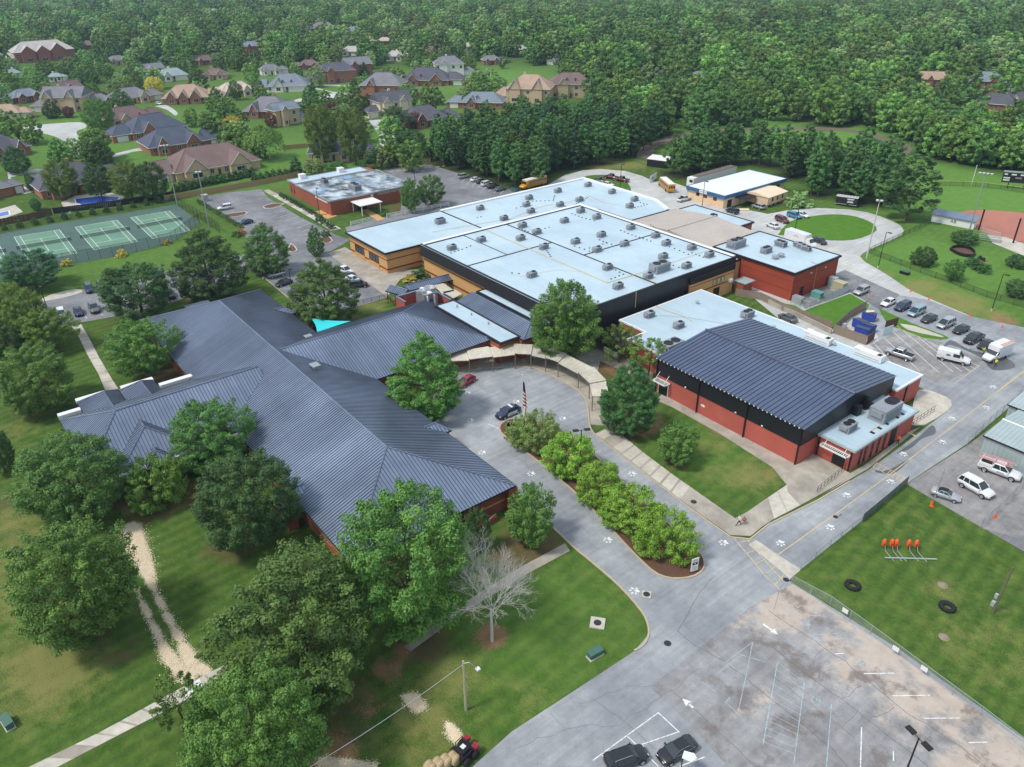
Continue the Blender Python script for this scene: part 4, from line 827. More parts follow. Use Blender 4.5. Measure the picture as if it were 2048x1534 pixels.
gr = pan.build('roof', M_gymroof, gy); SM = MB().prism([(0, -0.04), (1, -0.04), (1, 0.04), (0, 0.04)], 0, 0.07).mesh('roof_seam')
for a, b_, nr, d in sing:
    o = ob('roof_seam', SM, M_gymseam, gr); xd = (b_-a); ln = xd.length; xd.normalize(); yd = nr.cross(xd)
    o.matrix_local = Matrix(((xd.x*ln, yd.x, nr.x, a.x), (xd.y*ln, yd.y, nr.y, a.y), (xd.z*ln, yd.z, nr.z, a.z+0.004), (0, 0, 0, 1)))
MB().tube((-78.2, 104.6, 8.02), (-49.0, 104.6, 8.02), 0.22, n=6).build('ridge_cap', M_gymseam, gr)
b = MB(); b.box(-78.25, -48.95, 91.6, 91.75, 6.38, 6.56); b.build('gutter', M_dark, gr)
for i in range(36): MB().box(-77.9+i*.8, -77.7+i*.8, 91.56, 91.62, 6.46, 6.6).build('gutter_clip', M_white, gr)
for x in (-77.7, -68.5, -59.0, -49.45): MB().box(x-.09, x+.09, 91.72, 91.9, 0.1, 6.45).build('downpipe', M_dark, gy)
def canopy(par, c, at, face, z, wd, dep):
    b = MB(); b.box(-wd/2, wd/2, -dep, -dep+.12, 0, .22); b.box(-wd/2, wd/2, -.12, 0, 0, .22); b.box(-wd/2, -wd/2+.12, -dep, 0, 0, .22); b.box(wd/2-.12, wd/2, -dep, 0, 0, .22); e = b.build('entrance_canopy', M_white, par); e.location = (c, at, z)
    for k in range(int(wd/.32)): MB().box(-wd/2+.2+k*.32, -wd/2+.28+k*.32, -dep+.1, -.1, .03, .2).build('slat', M_white, e)
    for s in (-1, 1): MB().tube((s*wd*.35, -dep+.1, .2), (s*wd*.35, 0, 1.5), .05).build('hanger', M_white, e)
canopy(gy, -76.0, 91.9, 'y', 2.75, 3.0, 1.4)
MB().box(-77.0, -75.0, 91.86, 92.02, 0.1, 2.5).build('door', M_dark, gy); b = MB(); b.box(-77.1, -77.0, 91.84, 92.02, .1, 2.6); b.box(-75, -74.9, 91.84, 92.02, .1, 2.6); b.box(-77.1, -74.9, 91.84, 92.02, 2.5, 2.62); b.build('door_frame', M_white, gy)
pl = MB().lathe([(0, 0), (0.32, 0)], 9).build('wall_emblem', M_white, gy); pl.location = (-67.4, 91.96, 1.9); pl.rotation_euler = (R(90), 0, 0); pl.scale = (1.5, 0.8, 1)
for x in (-71.3, -61, -56): MB().box(x-.15, x+.15, 91.82, 91.9, 3.6, 3.8).build('wall_lamp', M_white, gy)
# annex with slit windows
walls(gy, -49.2, -43.45, 96.6, 114.2, 0, 3.8, M_brick_red, 'annex_wall'); flatroof(gy, [(-49.1, 96.4), (-43.25, 96.4), (-43.25, 114.4), (-49.1, 114.4)], 3.95, M_member, M_palemetal, 'annex_roof', 0.06)
for c in (99.0, 100.3, 102.2, 104.0, 105.8, 108.4): window(gy, 'x', c, 0.3, 3.2, 0.42, -43.45)
MB().box(-43.5, -43.38, 107.4, 109.2, 0, 3.7).build('door_recess', M_dark, gy)
canopy(gy, -46.0, 96.6, 'y', 2.6, 4.6, 1.1); MB().box(-46.4, -44.4, 96.55, 96.66, 0.16, 2.5).build('door', M_dark, gy)
for x in (-43.6, -48.9): MB().box(x-.1, x+.1, 96.42, 96.6, 0.1, 3.8).build('downpipe', M_dark, gy)
for q in ((-49.15, -48.2, 105.2, 106.4, 3.95, 5.6), (-49.15, -48.4, 108.0, 109.0, 3.95, 5.9), (-48.6, -46.8, 108.1, 108.9, 4.6, 5.3)): MB().box(*q).build('duct', M_dark, gy)
MB().path([(-44.6, 102.5, 4.05), (-44.6, 110.5, 4.05)], 0.04, 5).build('gas_pipe', M_ypipe, gy)
for y in (102.6, 104.6, 106.6, 109.6, 111.2): MB().box(-44.5, -43.9, y, y+.4, 3.95, 4.08).build('pipe_pad', M_dark, gy)
# gym side wing with white roofs
wg = thing('school_building', 'low red brick wing with white flat roof wrapped behind the slate roofed gymnasium', 'building', (0, 0, 0))
WP = [(-96.3, 101.4), (-89.4, 101.4), (-89.4, 96.6), (-78.1, 96.6), (-78.1, 117.4), (-48.4, 117.4), (-48.4, 125.5), (-96.3, 125.5)]
MB().prism(WP, 0, 4.1).build('wall', M_brick_red, wg); flatroof(wg, WP, 4.3, M_member, M_member2, up=0.04)
MB().box(-48.35, -48.2, 120.6, 120.85, 0, 4.2).build('downpipe', M_dark, wg)
MB().box(-98.1, -89.6, 94.6, 101.3, 2.6, 2.8).build('porch_roof', M_dark, wg)
for x, y in ((-97.9, 94.9), (-93.7, 94.9), (-89.8, 94.9)): MB().tube((x, y, 0), (x, y, 2.6), 0.08).build('porch_post', M_dark, wg)
bn = MB().box(-93.5, -89.9, 94.55, 94.62, 0.6, 1.8).build('banner', M_white, wg)
pipe([c7(1150, 915), c7(1235, 955), c7(1380, 1000), c7(1440, 1040)], 4.3, wg, 0.05); pipe([c7(1180, 990), c7(1420, 1010), c7(1720, 1060)], 4.3, wg, 0.03, M_steel)
for x, y in ((-75, 121), (-64, 123.6), (-58, 119), (-92, 119), (-88, 108)): MB().lathe([(0.2, 0), (0.2, 0.5), (0.45, 0.55), (0.4, 0.75), (0, 0.85)], 10, (x, y, 4.3)).build('roof_vent', M_palemetal, wg)
# ---- drop-off canopy of separate bays round the loop
cn = thing('covered_walkway', 'curved drop-off canopy of pale metal bays on posts round the driveway loop', 'walkway', (0, 0, 0))
O_ = [(-105.5, 66.5), (-103.0, 70.0), (-101.3, 74.0), (-99.6, 77.9), (-97.6, 80.0), (-95.0, 81.3), (-92.2, 81.9), (-86.9, 82.0), (-83.0, 81.0), (-79.7, 78.6)]
I_ = [(-108.5, 68.0), (-106.0, 71.5), (-104.6, 75.5), (-102.6, 79.8), (-100.0, 82.4), (-97.0, 83.9), (-93.4, 84.9), (-86.5, 85.2), (-81.7, 83.6), (-77.9, 80.6)]
for k in range(9):
    z = 3.0+0.22*(k % 2); o0, o1, i0, i1 = O_[k], O_[k+1], I_[k], I_[k+1]
    b = MB(); b.face([(*o0, z), (*o1, z), (*i1, z+.25), (*i0, z+.25)]); b.face([(*o0, z-.12), (*i0, z+.13), (*i1, z+.13), (*o1, z-.12)])
    for p, q, za, zb in ((o0, o1, z, z), (o1, i1, z, z+.25), (i1, i0, z+.25, z+.25), (i0, o0, z+.25, z)): b.face([(*p, za-.12), (*q, zb-.12), (*q, zb), (*p, za)])
    bay = b.build('canopy_bay', M_grime, cn); sb = MB(); n = 7
    for j in range(1, n):
        t = j/n; a = Vector((*o0, z)).lerp(Vector((*o1, z)), t); c = Vector((*i0, z+.25)).lerp(Vector((*i1, z+.25)), t); sb.tube(a+Vector((0, 0, .02)), c+Vector((0, 0, .02)), 0.03, n=4)
    sb.build('rib', M_grime, bay)
    for p in (o0, i0): MB().tube((*p, 0), (*p, z+.05), 0.08, n=6).build('post', mat('tan_post', lin(120, 110, 92), 0.6), cn)
for p in (O_[9], I_[9]): MB().tube((*p, 0), (*p, 3.05), 0.08, n=6).build('post', mat('tan_post', lin(120, 110, 92), 0.6), cn)
# ---- brick hall
bh = thing('brick_hall', 'flat roofed brick meeting hall with stained roof and white sign lettering', 'building', (0, 0, 0))
walls(bh, -234.8, -206.3, 94, 121.6, 0, 4.25, M_brick)
def stain():
    m, t, b = newmat('stained_membrane'); p = pos_of(t); b.inputs['Roughness'].default_value = 0.45
    n = noise(t, p, 0.22, 6, 0.6); n2 = noise(t, p, 0.12, 4)
    c = ramp(t, n, [(0.36, lin(44, 46, 48)), (0.46, lin(110, 118, 124)), (0.58, lin(178, 190, 198)), (0.7, lin(205, 214, 220))])
    t.links.new(mixrgb(t, ramp(t, n2, [(0.6, (0, 0, 0)), (0.68, (1, 1, 1))]), c, lin(126, 160, 196)), b.inputs['Base Color']); return m
flatroof(bh, [(-229, 93.8), (-206.1, 93.8), (-206.1, 121.8), (-229, 121.8)], 4.4, stain(), M_steel); flatroof(bh, [(-235, 93.8), (-229.3, 93.8), (-229.3, 119), (-235, 119)], 4.62, M_member, M_steel, 'rear_roof')
text('MADISON MEETING HALL', 0.95, M_white, bh, (-206.22, 115.0, 3.6), (R(90), 0, R(90)), 'sign_lettering', 0.03); em = MB().lathe([(0, 0), (0.45, 0)], 12).build('sign_emblem', M_white, bh); em.location = (-206.24, 107.6, 3.55); em.rotation_euler = (0, R(90), 0)
pc = MB().box(-206.2, -199.8, 100.2, 107.4, 3.0, 3.2).build('porch_roof', M_white, bh)
for x, y in ((-200.3, 100.8), (-200.3, 106.8), (-205.8, 100.8)): MB().box(x-.12, x+.12, y-.12, y+.12, 0, 3).build('porch_post', M_white, bh)
MB().box(-206.32, -206.2, 102.4, 105.4, 0, 2.6).build('door', M_dark, bh)
for c in (-233.4, -231.3): window(bh, 'y', c, 1.2, 3.0, 0.5, 94)
MB().box(-216, -208, 93.86, 94.0, 3.3, 3.7).build('white_panel', M_white, bh)
# ---- field house, container, portable, long trailer, sheds
fh = thing('field_house', 'peach field house with blue metal fascia and white flat roof', 'building', (0, 0, 0))
M_peach = mat('peach_wall', lin(222, 190, 156), 0.8, var=0.08, scale=3, var2=0.1); M_fblue = mat('blue_fascia', lin(66, 112, 152), 0.5, 0.2, var=0.1, scale=3)
walls(fh, -152.2, -138.8, 186.4, 215.8, 0, 3.4, M_peach); MB().prism([(-152.6, 186), (-138.4, 186), (-138.4, 216.2), (-152.6, 216.2)], 3.6, 4.0).build('roof', M_member2, fh)
fb = MB(); fb.wall([(-152.6, 186), (-138.4, 186), (-138.4, 216.2), (-152.6, 216.2)], 0.2, 3.0, 4.1, True); fas = fb.build('fascia', M_fblue, fh)
for i in range(28): MB().box(-152.4+i*.5, -152.34+i*.5, 185.84, 185.9, 3.0, 4.05).build('fascia_rib', M_fblue, fas)
MB().box(-147.6, -144.8, 185.8, 185.88, 3.1, 4.0).build('sign_board', M_white, fh); text('FIELD HOUSE', 0.38, M_dark, fh, (-146.2, 185.78, 3.55), (R(90), 0, 0), 'sign_lettering', 0.004)
for c in (-148.5, -145.6, -142): window(fh, 'y', c, 1.9, 2.7, 1.1, 186.4)
for c in (198, 212.5): window(fh, 'x', c, 1.7, 2.6, 1.8, -138.8)
MB().box(-138.85, -138.74, 188.2, 190.2, 0, 2.3).build('door', M_dark, fh)
def zf(x, y): return (1360+x/8.533, 330+y/8.533)
def longbox(name, label, cat, p0, p1, wd, z0, z1, m, group=None, off=None):
    a, b = G(*p0), G(*p1); d = b-a; t = thing(name, label, cat, ((a.x+b.x)/2, (a.y+b.y)/2, 0), math.atan2(d.y, d.x), group); L_ = d.length/2
    off = wd/2 if off is None else off
    MB().box(-L_, L_, off-wd/2, off+wd/2, z0, z1).build('body', m, t); return t, L_, off
M_cont = mat('container_blue', lin(168, 200, 204), 0.6, 0.1, var=0.08, var2=0.1)
t_, L_, o_ = longbox('shipping_container', 'pale blue shipping container in front of the peach field house', 'container', zf(200, 592), zf(735, 738), 2.4, 0.12, 2.6, M_cont)
for k in range(24): MB().box(-L_+.2+k*(2*L_-.4)/24, -L_+.28+k*(2*L_-.4)/24, -0.04, 0.0, 0.2, 2.5).build('rib', M_cont, t_)
MB().box(L_, L_+.05, .2, 2.2, .3, 2.4).build('door', M_cont, t_); MB().tube((L_+.08, 1.2, .3), (L_+.08, 1.2, 2.4), .03).build('lock_bar', M_steel, t_)
t_, L_, o_ = longbox('portable_classroom', 'peach portable building with shallow gable roof on short piers', 'building', zf(1480, 735), zf(1800, 620), 8.5, 0.7, 3.1, M_peach)
b = MB(); w2 = o_; e = 0.3
b.face([(-L_-e, -e, 3.1), (L_+e, -e, 3.1), (L_+e, w2, 3.8), (-L_-e, w2, 3.8)]); b.face([(-L_-e, 2*w2+e, 3.1), (-L_-e, w2, 3.8), (L_+e, w2, 3.8), (L_+e, 2*w2+e, 3.1)]); b.face([(-L_-e, -e, 3.08), (-L_-e, w2, 3.75), (-L_-e, 2*w2+e, 3.08)]); b.face([(L_+e, -e, 3.08), (L_+e, 2*w2+e, 3.08), (L_+e, w2, 3.75)]); b.build('roof', mat('peach_roof', lin(226, 204, 176), 0.6, var=0.08), t_)
for k in range(5): MB().box(-L_+.3+k*(2*L_-1)/4, -L_+.7+k*(2*L_-1)/4, .1, .5, 0, .7).build('pier', M_steel, t_)
for x in (-L_*.5, 0.1, L_*.55): window(t_, 'y', x, 1.6, 2.5, .6, 0)
b = MB(); [b.box(L_*.5+k*.3, L_*.5+.3+k*.3, -1.4, -.05, .0, .65-k*.12) for k in range(5)]; b.build('steps', M_wood, t_)
t_, L_, o_ = longbox('long_trailer', 'long white box trailer parked beneath the pines behind the field house', 'trailer', zf(215, 425), zf(950, 210), 2.6, 0.9, 3.6, M_white)
MB().box(-L_-.03, -L_, .3, 1.6, 2.2, 3.0).build('rear_window', M_dark, t_); MB().box(-L_+2, L_-.2, .0, 2.6, 3.6, 3.72).build('tarpaulin', mat('brown_tarp', lin(104, 94, 84), 0.9, var=0.25), t_)
for x in (-L_+1.5, -L_+2.7): MB().tube((x, -.02, .5), (x, .3, .5), .5, n=12).build('wheel', M_tyre, t_)
t_ = thing('carport', 'dark metal carport beside the peach field house', 'carport', tuple(G(*zf(1060, 680))), R(75))
MB().box(-3, 3, -2.4, 2.4, 2.6, 2.72).build('roof', M_dark, t_)
for x in (-2.8, 2.8):
    for y in (-2.2, 2.2): MB().tube((x, y, 0), (x, y, 2.6), .06).build('post', M_pole, t_)
t_ = thing('storage_shed', 'black walled storage shed by the pine trees near the running track', 'shed', tuple(G(1318, 332)), R(20))
MB().box(-3.6, 3.6, -2.4, 2.4, 0, 2.6).build('wall', M_black, t_); b = MB(); b.face([(-3.8, -2.6, 2.6), (3.8, -2.6, 2.6), (3.8, 2.6, 3.1), (-3.8, 2.6, 3.1)]); b.face([(-3.8, -2.6, 2.5), (-3.8, 2.6, 3.0), (3.8, 2.6, 3.0), (3.8, -2.6, 2.5)]); b.build('roof', M_white, t_)
for i, (x0, x1, y0, y1, z, lb) in enumerate([(-33.6, -8, 115.4, 127.2, 3.9, 'pale green metal shed with ribbed gable roof beside the staff cars'), (-35.5, -8, 128.2, 141, 3.6, 'pale metal shed behind the nearer ribbed shed at the right edge')]):
    t_ = thing('metal_shed', lb, 'shed', (0, 0, 0)); walls(t_, x0+.2, x1, y0+.2, y1-.2, 0, z-.1, M_palemetal)
    hiproof(t_, x0, x1, y0, y1, z-.1, 0.55, 'x', 0, 0, sp=0.6, mr=M_palemetal, ms=M_palemetal, mc=M_palemetal)
    for k in range(18):
        MB().box(x0+.14, x0+.2, y0+.4+k*.62, y0+.5+k*.62, 0.05, z-.15).build('wall_rib', M_palemetal, t_)
        MB().box(x0+.5+k*.62, x0+.6+k*.62, y0+.14, y0+.2, 0.05, z-.15).build('wall_rib', M_palemetal, t_)
# ---- rooftop units
def hvac_meshes(w_, d_, h_):
    c = MB().box(-w_/2, w_/2, -d_/2, d_/2, 0.15, h_).mesh('casing')
    cu = MB().box(-w_/2-.08, w_/2+.08, -d_/2-.08, d_/2+.08, 0, 0.15).mesh('kerb_base')
    f = MB().lathe([(min(w_, d_)*.36, 0), (min(w_, d_)*.36, .12), (min(w_, d_)*.3, .12), (0.06, .04), (0, .04)], 12).mesh('fan')
    h = MB().box(-w_/2-.35, -w_/2, -d_*.35, d_*.35, h_*.45, h_*.85).mesh('intake_hood')
    gr_ = MB()
    for k in range(4): gr_.box(-w_*.42, w_*.42, -d_/2-.03, -d_/2, .3+k*h_*.17, .36+k*h_*.17)
    for k in range(3): gr_.box(w_/2, w_/2+.03, -d_*.4, d_*.4, .35+k*h_*.2, .5+k*h_*.2)
    return c, cu, f, h, gr_.mesh('grille')
HV = {'s': (hvac_meshes(1.9, 1.25, 1.15), 1.15, 1.9), 'm': (hvac_meshes(2.4, 1.6, 1.35), 1.35, 2.4), 'l': (hvac_meshes(4.2, 2.4, 1.9), 1.9, 4.2), 'xl': (hvac_meshes(5.2, 2.6, 2.2), 2.2, 5.2)}
M_hv = mat('hvac_grey', lin(150, 155, 162), 0.5, 0.25, var=0.14, scale=3, var2=0.1)
def hvac(px, z, kind, label, rz=0.0, group='rooftop air conditioners'):
    g = G(px[0], px[1], z); t = thing('rooftop_unit', label, 'air conditioner', (g.x, g.y, z), rz, group); (c, cu, f, h, gl), hh, w_ = HV[kind]
    ob('casing', c, M_hv, t); ob('kerb_base', cu, M_steel, t); ob('grille', gl, M_dark, t)
    for dx in ([0.45*w_/2] if kind in 's' else [-.5*w_/2*.9, .5*w_/2*.9] if kind != 'xl' else [.2*w_, .36*w_]): ob('fan', f, M_dark, t, (dx, 0, hh))
    ob('intake_hood', h, M_hv, t); return t
def row(items, tmpl):
    items = sorted(items, key=lambda q: q[0][0])
    for i, (px, z, k, rz) in enumerate(items): hvac(px, z, k, tmpl % ORD[i+1], rz)
row([(c7(*p), 7.9, 's', rnd.choice([0, R(90)])*0+R(90)) for p in [(550, 165), (678, 215), (420, 245), (85, 283), (200, 335), (715, 358), (950, 298), (1148, 363), (508, 412), (900, 430), (680, 478), (1233, 425), (1437, 460), (1577, 520), (1208, 533), (1395, 608), (255, 455), (765, 620), (160, 680), (848, 772), (1088, 692), (70, 385)]]+[(c6(*p), 7.9, 's', R(90)) for p in [(1568, 462), (1803, 398)]], 'small grey air conditioner on the tall white hall roof, %s from the left')
hvac(c7(1178, 632), 7.9, 'l', 'largest grey air conditioner on the tall white hall roof near the black wall', R(90))
row([(c6(*p), 5.4, k, R(90)) for p, k in [((1475, 252), 'm'), ((1795, 143), 's'), ((1985, 225), 's')]]+[(c7(*p), 5.4, 's', R(90)) for p in [(138, 60), (115, 115), (152, 167), (385, 115), (540, 75), (980, 72), (942, 125)]]+[(p, 5.4, 's', R(90)) for p in [(1116, 385), (1176, 373), (1224, 387)]], 'small grey air conditioner on the lower rear white roof, %s from the left')
hvac(c7(1790, 440), 6.45, 'l', 'large grey air conditioner on the white roof of the deep red block', R(90)); hvac(c7(2030, 485), 6.45, 'm', 'square grey air conditioner on the deep red block roof, beside the largest one', R(90)); hvac(c8(100, 435), 6.45, 'm', 'grey air conditioner on the deep red block roof nearest the parked box truck')
for i, p in enumerate([(240, 440), (270, 455), (305, 470)]): hvac(c8(*p), 6.45, 's', 'low rooftop condenser on the deep red block, %s in a row of three' % ORD[i+1], 0, 'condensers in a row')
for i, p in enumerate([(55, 535), (102, 520)]):
    g = G(*c8(*p), 6.45); t = thing('exhaust_fan', 'round exhaust fan on the deep red block roof, %s one' % ('left' if i == 0 else 'right'), 'fan', (g.x, g.y, 6.45), 0, 'round roof fans')
    MB().lathe([(.5, 0), (.5, .5), (.75, .55), (.75, .8), (.3, 1.0), (0, 1.0)], 14).build('hood', M_galv, t); MB().box(-.6, .6, -.6, .6, 0, .12).build('kerb_base', M_steel, t)
hvac(c7(1098, 1000), 4.3, 's', 'grey air conditioner on the low wing roof closest to the black wall', R(90)); hvac(c7(1332, 1085), 4.3, 's', 'grey air conditioner in the middle of the low wing roof', R(90)); hvac(c7(1880, 1000), 4.3, 'm', 'larger grey air conditioner on the low wing beside the slate gym roof', R(90))
hvac((1342, 702), 4.3, 'l', 'tall twin fan unit on the low wing roof at the corner of the gymnasium', R(90))
t_ = hvac((1768, 832), 3.95, 'xl', 'biggest rooftop unit with twin fans on the gym annex roof', R(90)); hvac((1695, 860), 3.95, 'm', 'small boxy air conditioner on the gym annex roof', R(90))
for i, (p, lb) in enumerate([((400, 1190), 'long white rooftop unit on the narrow wing behind the gym, left one'), ((805, 1325), 'long white rooftop unit on the narrow wing behind the gym, right one')]):
    g = G(*c8(*p), 4.3); t = thing('rooftop_unit', lb, 'air conditioner', (g.x, g.y, 4.3), R(0), 'white rooftop units'); MB().box(-2.6, 2.6, -.8, .8, .1, 1.25).build('casing', M_white, t); MB().box(-2.7, -1.6, -.9, .9, 1.25, 1.32).build('lid', M_white, t)
    MB().box(1.5, 2.2, -.5, .5, 1.25, 1.3).build('vent_opening', M_dark, t); MB().box(-2.3, 2.3, -.83, -.8, .4, .5).build('seam_trim', M_steel, t)
for i, (p, z, lb) in enumerate([((425, 1180), 5.2, 'small grey roof vent highest up the slate roof by the turquoise sail'), ((583, 1325), 5.6, 'small grey roof vent on the slate wing slope facing the driveway'), ((475, 1410), 7.6, 'small grey roof vent close to the long slate ridge')]):
    g = G(*c6(*p), z); t = thing('roof_vent', lb, 'vent', (g.x, g.y, z-.5), R(0), 'vents on the slate roof'); MB().box(-.75, .75, -.6, .6, 0, 1.1).build('casing', M_galv, t); MB().box(-.85, .85, -.7, .7, 1.1, 1.22).build('lid', M_galv, t); b = MB(); [b.box(-.6, .6, -.63, -.6, .5+.14*k, .56+.14*k) for k in range(4)]; b.build('louvres', M_dark, t)
for i, (p, k) in enumerate([((215, 230), .6), ((690, 150), .6)]):
    g = G(570+p[0]/6.2, 320+p[1]/6.2, 4.6); t = thing('rooftop_unit', 'white box unit on the pale rear strip of the brick hall roof, %s one' % ('left' if i == 0 else 'right'), 'air conditioner', (g.x, g.y, 4.6), 0, 'white units on the brick hall'); MB().box(-.9, .9, -.9, .9, 0, 1.3).build('casing', M_white, t); MB().box(-1, 1, -1, 1, 1.3, 1.42).build('lid', M_white, t)
for i, (p, lb) in enumerate([((490, 285), 'dark boxy unit at the left of the stained brick hall roof'), ((870, 370), 'large grey unit at the middle of the stained brick hall roof')]): hvac((570+p[0]/6.2, 320+p[1]/6.2), 4.4, 'l' if i else 'm', lb)
# turquoise sail
t_ = thing('shade_sail', 'turquoise triangular shade sail stretched between the slate roofs', 'shade sail', (0, 0, 0))
c_ = [G(622, 636, 4.3), G(702, 642, 4.6), G(634, 664, 4.0)]; b = MB(); N = 8
def sailp(u, v):
    w3 = 1-u-v; p = c_[0]*u+c_[1]*v+c_[2]*w3; m_ = (c_[0]+c_[1]+c_[2])/3; k = 1-0.9*(u*v+v*w3+w3*u)*0.55 if min(u, v, w3) < 0.02 else 1-0.5*(u*v+v*w3+w3*u)*0.3
    q = m_+(p-m_)*k; q.z = p.z-0.5*(u*v+v*w3+w3*u); return q
for i in range(N):
    for j in range(N-i):
        b.face([sailp(i/N, j/N), sailp((i+1)/N, j/N), sailp(i/N, (j+1)/N)])
        if i+j < N-1: b.face([sailp((i+1)/N, j/N), sailp((i+1)/N, (j+1)/N), sailp(i/N, (j+1)/N)])
b.build('sail_cloth', mat('sail_turquoise', lin(56, 200, 206), 0.7, var=0.04), t_)
MB().path([G(590, 622, 4.2), c_[0]], .02, 4).build('stay_wire', M_steel, t_); MB().tube((c_[2].x, c_[2].y, 0), tuple(c_[2]), .07).build('mast', M_pole, t_)
# ------------------------------------------------------------------ trees
FC = {}
def foliage(name, dark, light, tr=0.16, rv=(.4, .85), rh=.035):
    FC[name] = (dark, light)
    m, t, b = newmat(name); a = _n(t, 'ShaderNodeAttribute', attribute_name='lv').outputs['Fac']
    oi = _n(t, 'ShaderNodeObjectInfo').outputs['Random']
    c = mixrgb(t, a, dark, light)
    h = _n(t, 'ShaderNodeHueSaturation'); t.links.new(mth(t, 'MULTIPLY_ADD', oi, rh, .505-rh*.5), h.inputs['Hue']); t.links.new(mth(t, 'MULTIPLY_ADD', oi, *rv), h.inputs['Value']); h.inputs['Saturation'].default_value = 0.95
    t.links.new(c, h.inputs['Color']); t.links.new(h.outputs[0], b.inputs['Base Color'])
    b.inputs['Roughness'].default_value = 0.55; b.inputs['Specular IOR Level'].default_value = 0.25
    tb = _n(t, 'ShaderNodeBsdfTranslucent'); t.links.new(h.outputs[0], tb.inputs['Color'])
    mx = _n(t, 'ShaderNodeMixShader'); mx.inputs[0].default_value = tr; t.links.new(b.outputs[0], mx.inputs[1]); t.links.new(tb.outputs[0], mx.inputs[2])
    t.links.new(mx.outputs[0], t.nodes['Material Output'].inputs[0]); return m
F = {'mid': foliage('leaf_mid', lin(48, 84, 38), lin(116, 153, 69)), 'dark': foliage('leaf_dark', lin(41, 75, 40), lin(96, 132, 67)), 'bright': foliage('leaf_bright', lin(55, 96, 38), lin(125, 163, 69)),
     'lime': foliage('leaf_lime', lin(100, 146, 36), lin(160, 200, 66), .2, (.2, .95), .01), 'olive': foliage('leaf_olive', lin(63, 98, 34), lin(136, 159, 65)), 'blue': foliage('leaf_bluegreen', lin(33, 67, 44), lin(85, 126, 74)),
     'pine': foliage('leaf_pine', lin(44, 84, 44), lin(107, 147, 72)), 'gold': foliage('leaf_gold', lin(154, 142, 44), lin(226, 207, 84)), 'maroon': foliage('leaf_maroon', lin(72, 42, 38), lin(136, 77, 65)), 'pale': foliage('leaf_pale', lin(94, 132, 71), lin(173, 195, 117)),
     'fresh': foliage('leaf_fresh', lin(70, 117, 46), lin(156, 193, 86)), 'grey': foliage('leaf_greygreen', lin(88, 119, 55), lin(154, 172, 92))}
PROF = {'round': lambda t: math.sqrt(max(0, 1-(2*t-0.92)**2/1.12))*1.0, 'oval': lambda t: max(0.05, math.sin(math.pi*min(1, (t*0.93+0.06)))**0.62), 'egg': lambda t: max(0.04, (math.sin(math.pi*min(1, t**0.62*0.98+0.02))**0.7)),
        'pyr': lambda t: max(0.05, (1-t)**0.72*(0.55+0.45*min(1, t*5+0.5))), 'spread': lambda t: max(0.1, (0.35+0.65*min(1, t*1.7))*math.sqrt(max(0, 1-max(0, t-0.62)**2/0.16))), 'cone': lambda t: max(0.03, (1-t)**0.85), 'dome': lambda t: math.sqrt(max(0, 1-t*t))*1.0,
        'pine': lambda t: max(0.08, (1-t)**0.6*(0.45+0.55*min(1, t*4)))}
def leaves(rng, prof, R_, z0, H, ncl, nl, ls, rc=(0.16, 0.26), flat=0.75, inner=0.25, upb=0.45, droop=0.0, jag=0.12, spray=.75):
    """leaf-sized rhombic faces gathered in clumps through the crown volume"""
    C, Nn, SZ, LV = [], [], [], []
    f = PROF[prof]; ga = 2.39996; tt_ = np.linspace(0, 1, 200); cd = np.cumsum([f(q)+.12 for q in tt_]); cd /= cd[-1]
    lob = [(rng.uniform(0, 6.28), rng.uniform(0.4*jag, jag)) for _ in range(3)]
    for i in range(ncl):
        t = float(np.interp((i+.5)/ncl, cd, tt_)); t = min(0.995, max(0.005, t+rng.normal(0, 0.03))); a = i*ga+rng.normal(0, 0.35)
        rr = f(t)*(1+sum(s*math.sin((k+2)*a+p) for k, (p, s) in enumerate(lob)))
        inn = rng.random() < inner
        q = rng.uniform(0.25, 0.7) if inn else rng.uniform(0.76, 1.0)
        cr = R_*rng.uniform(*rc)*(0.55+0.45*min(1.0, rr+0.2))
        c = np.array([math.cos(a)*rr*q*(R_-cr*0.6), math.sin(a)*rr*q*(R_-cr*0.6), z0+t*(H-z0)-cr*0.3])
        n = int(nl*(0.55 if inn else 1)*rng.uniform(0.75, 1.25)); d = rng.normal(size=(n, 3)); d /= np.linalg.norm(d, axis=1)[:, None]
        out = np.array([math.cos(a), math.sin(a), 0.35]); d = d+out*0.35+np.array([0, 0, upb*0.5]); d /= np.linalg.norm(d, axis=1)[:, None]
        ax = np.array([math.cos(a), math.sin(a), rng.uniform(.1, 1.1)+.8*max(0, t-.6)]); ax /= np.linalg.norm(ax); sl_ = rng.uniform(-1, 1, (n, 1)); tp = 1.0-.45*np.clip(sl_, 0, 1)
        p = c+d*cr*np.array([1, 1, flat])*rng.uniform(0.4, 0.85, (n, 1))*tp+ax*sl_*cr*spray; p[:, 2] -= droop*np.abs(rng.normal(size=n))
        nn = d*0.9+np.array([0, 0, upb])+rng.normal(0, 0.32, (n, 3)); nn /= np.linalg.norm(nn, axis=1)[:, None]
        C.append(p); Nn.append(nn); SZ.append(ls*rng.uniform(0.65, 1.3, n)); LV.append(rng.normal(.5, .2)*.6+.4*rng.normal(.5, .3, n))
    return np.concatenate(C), np.concatenate(Nn), np.concatenate(SZ), np.concatenate(LV)
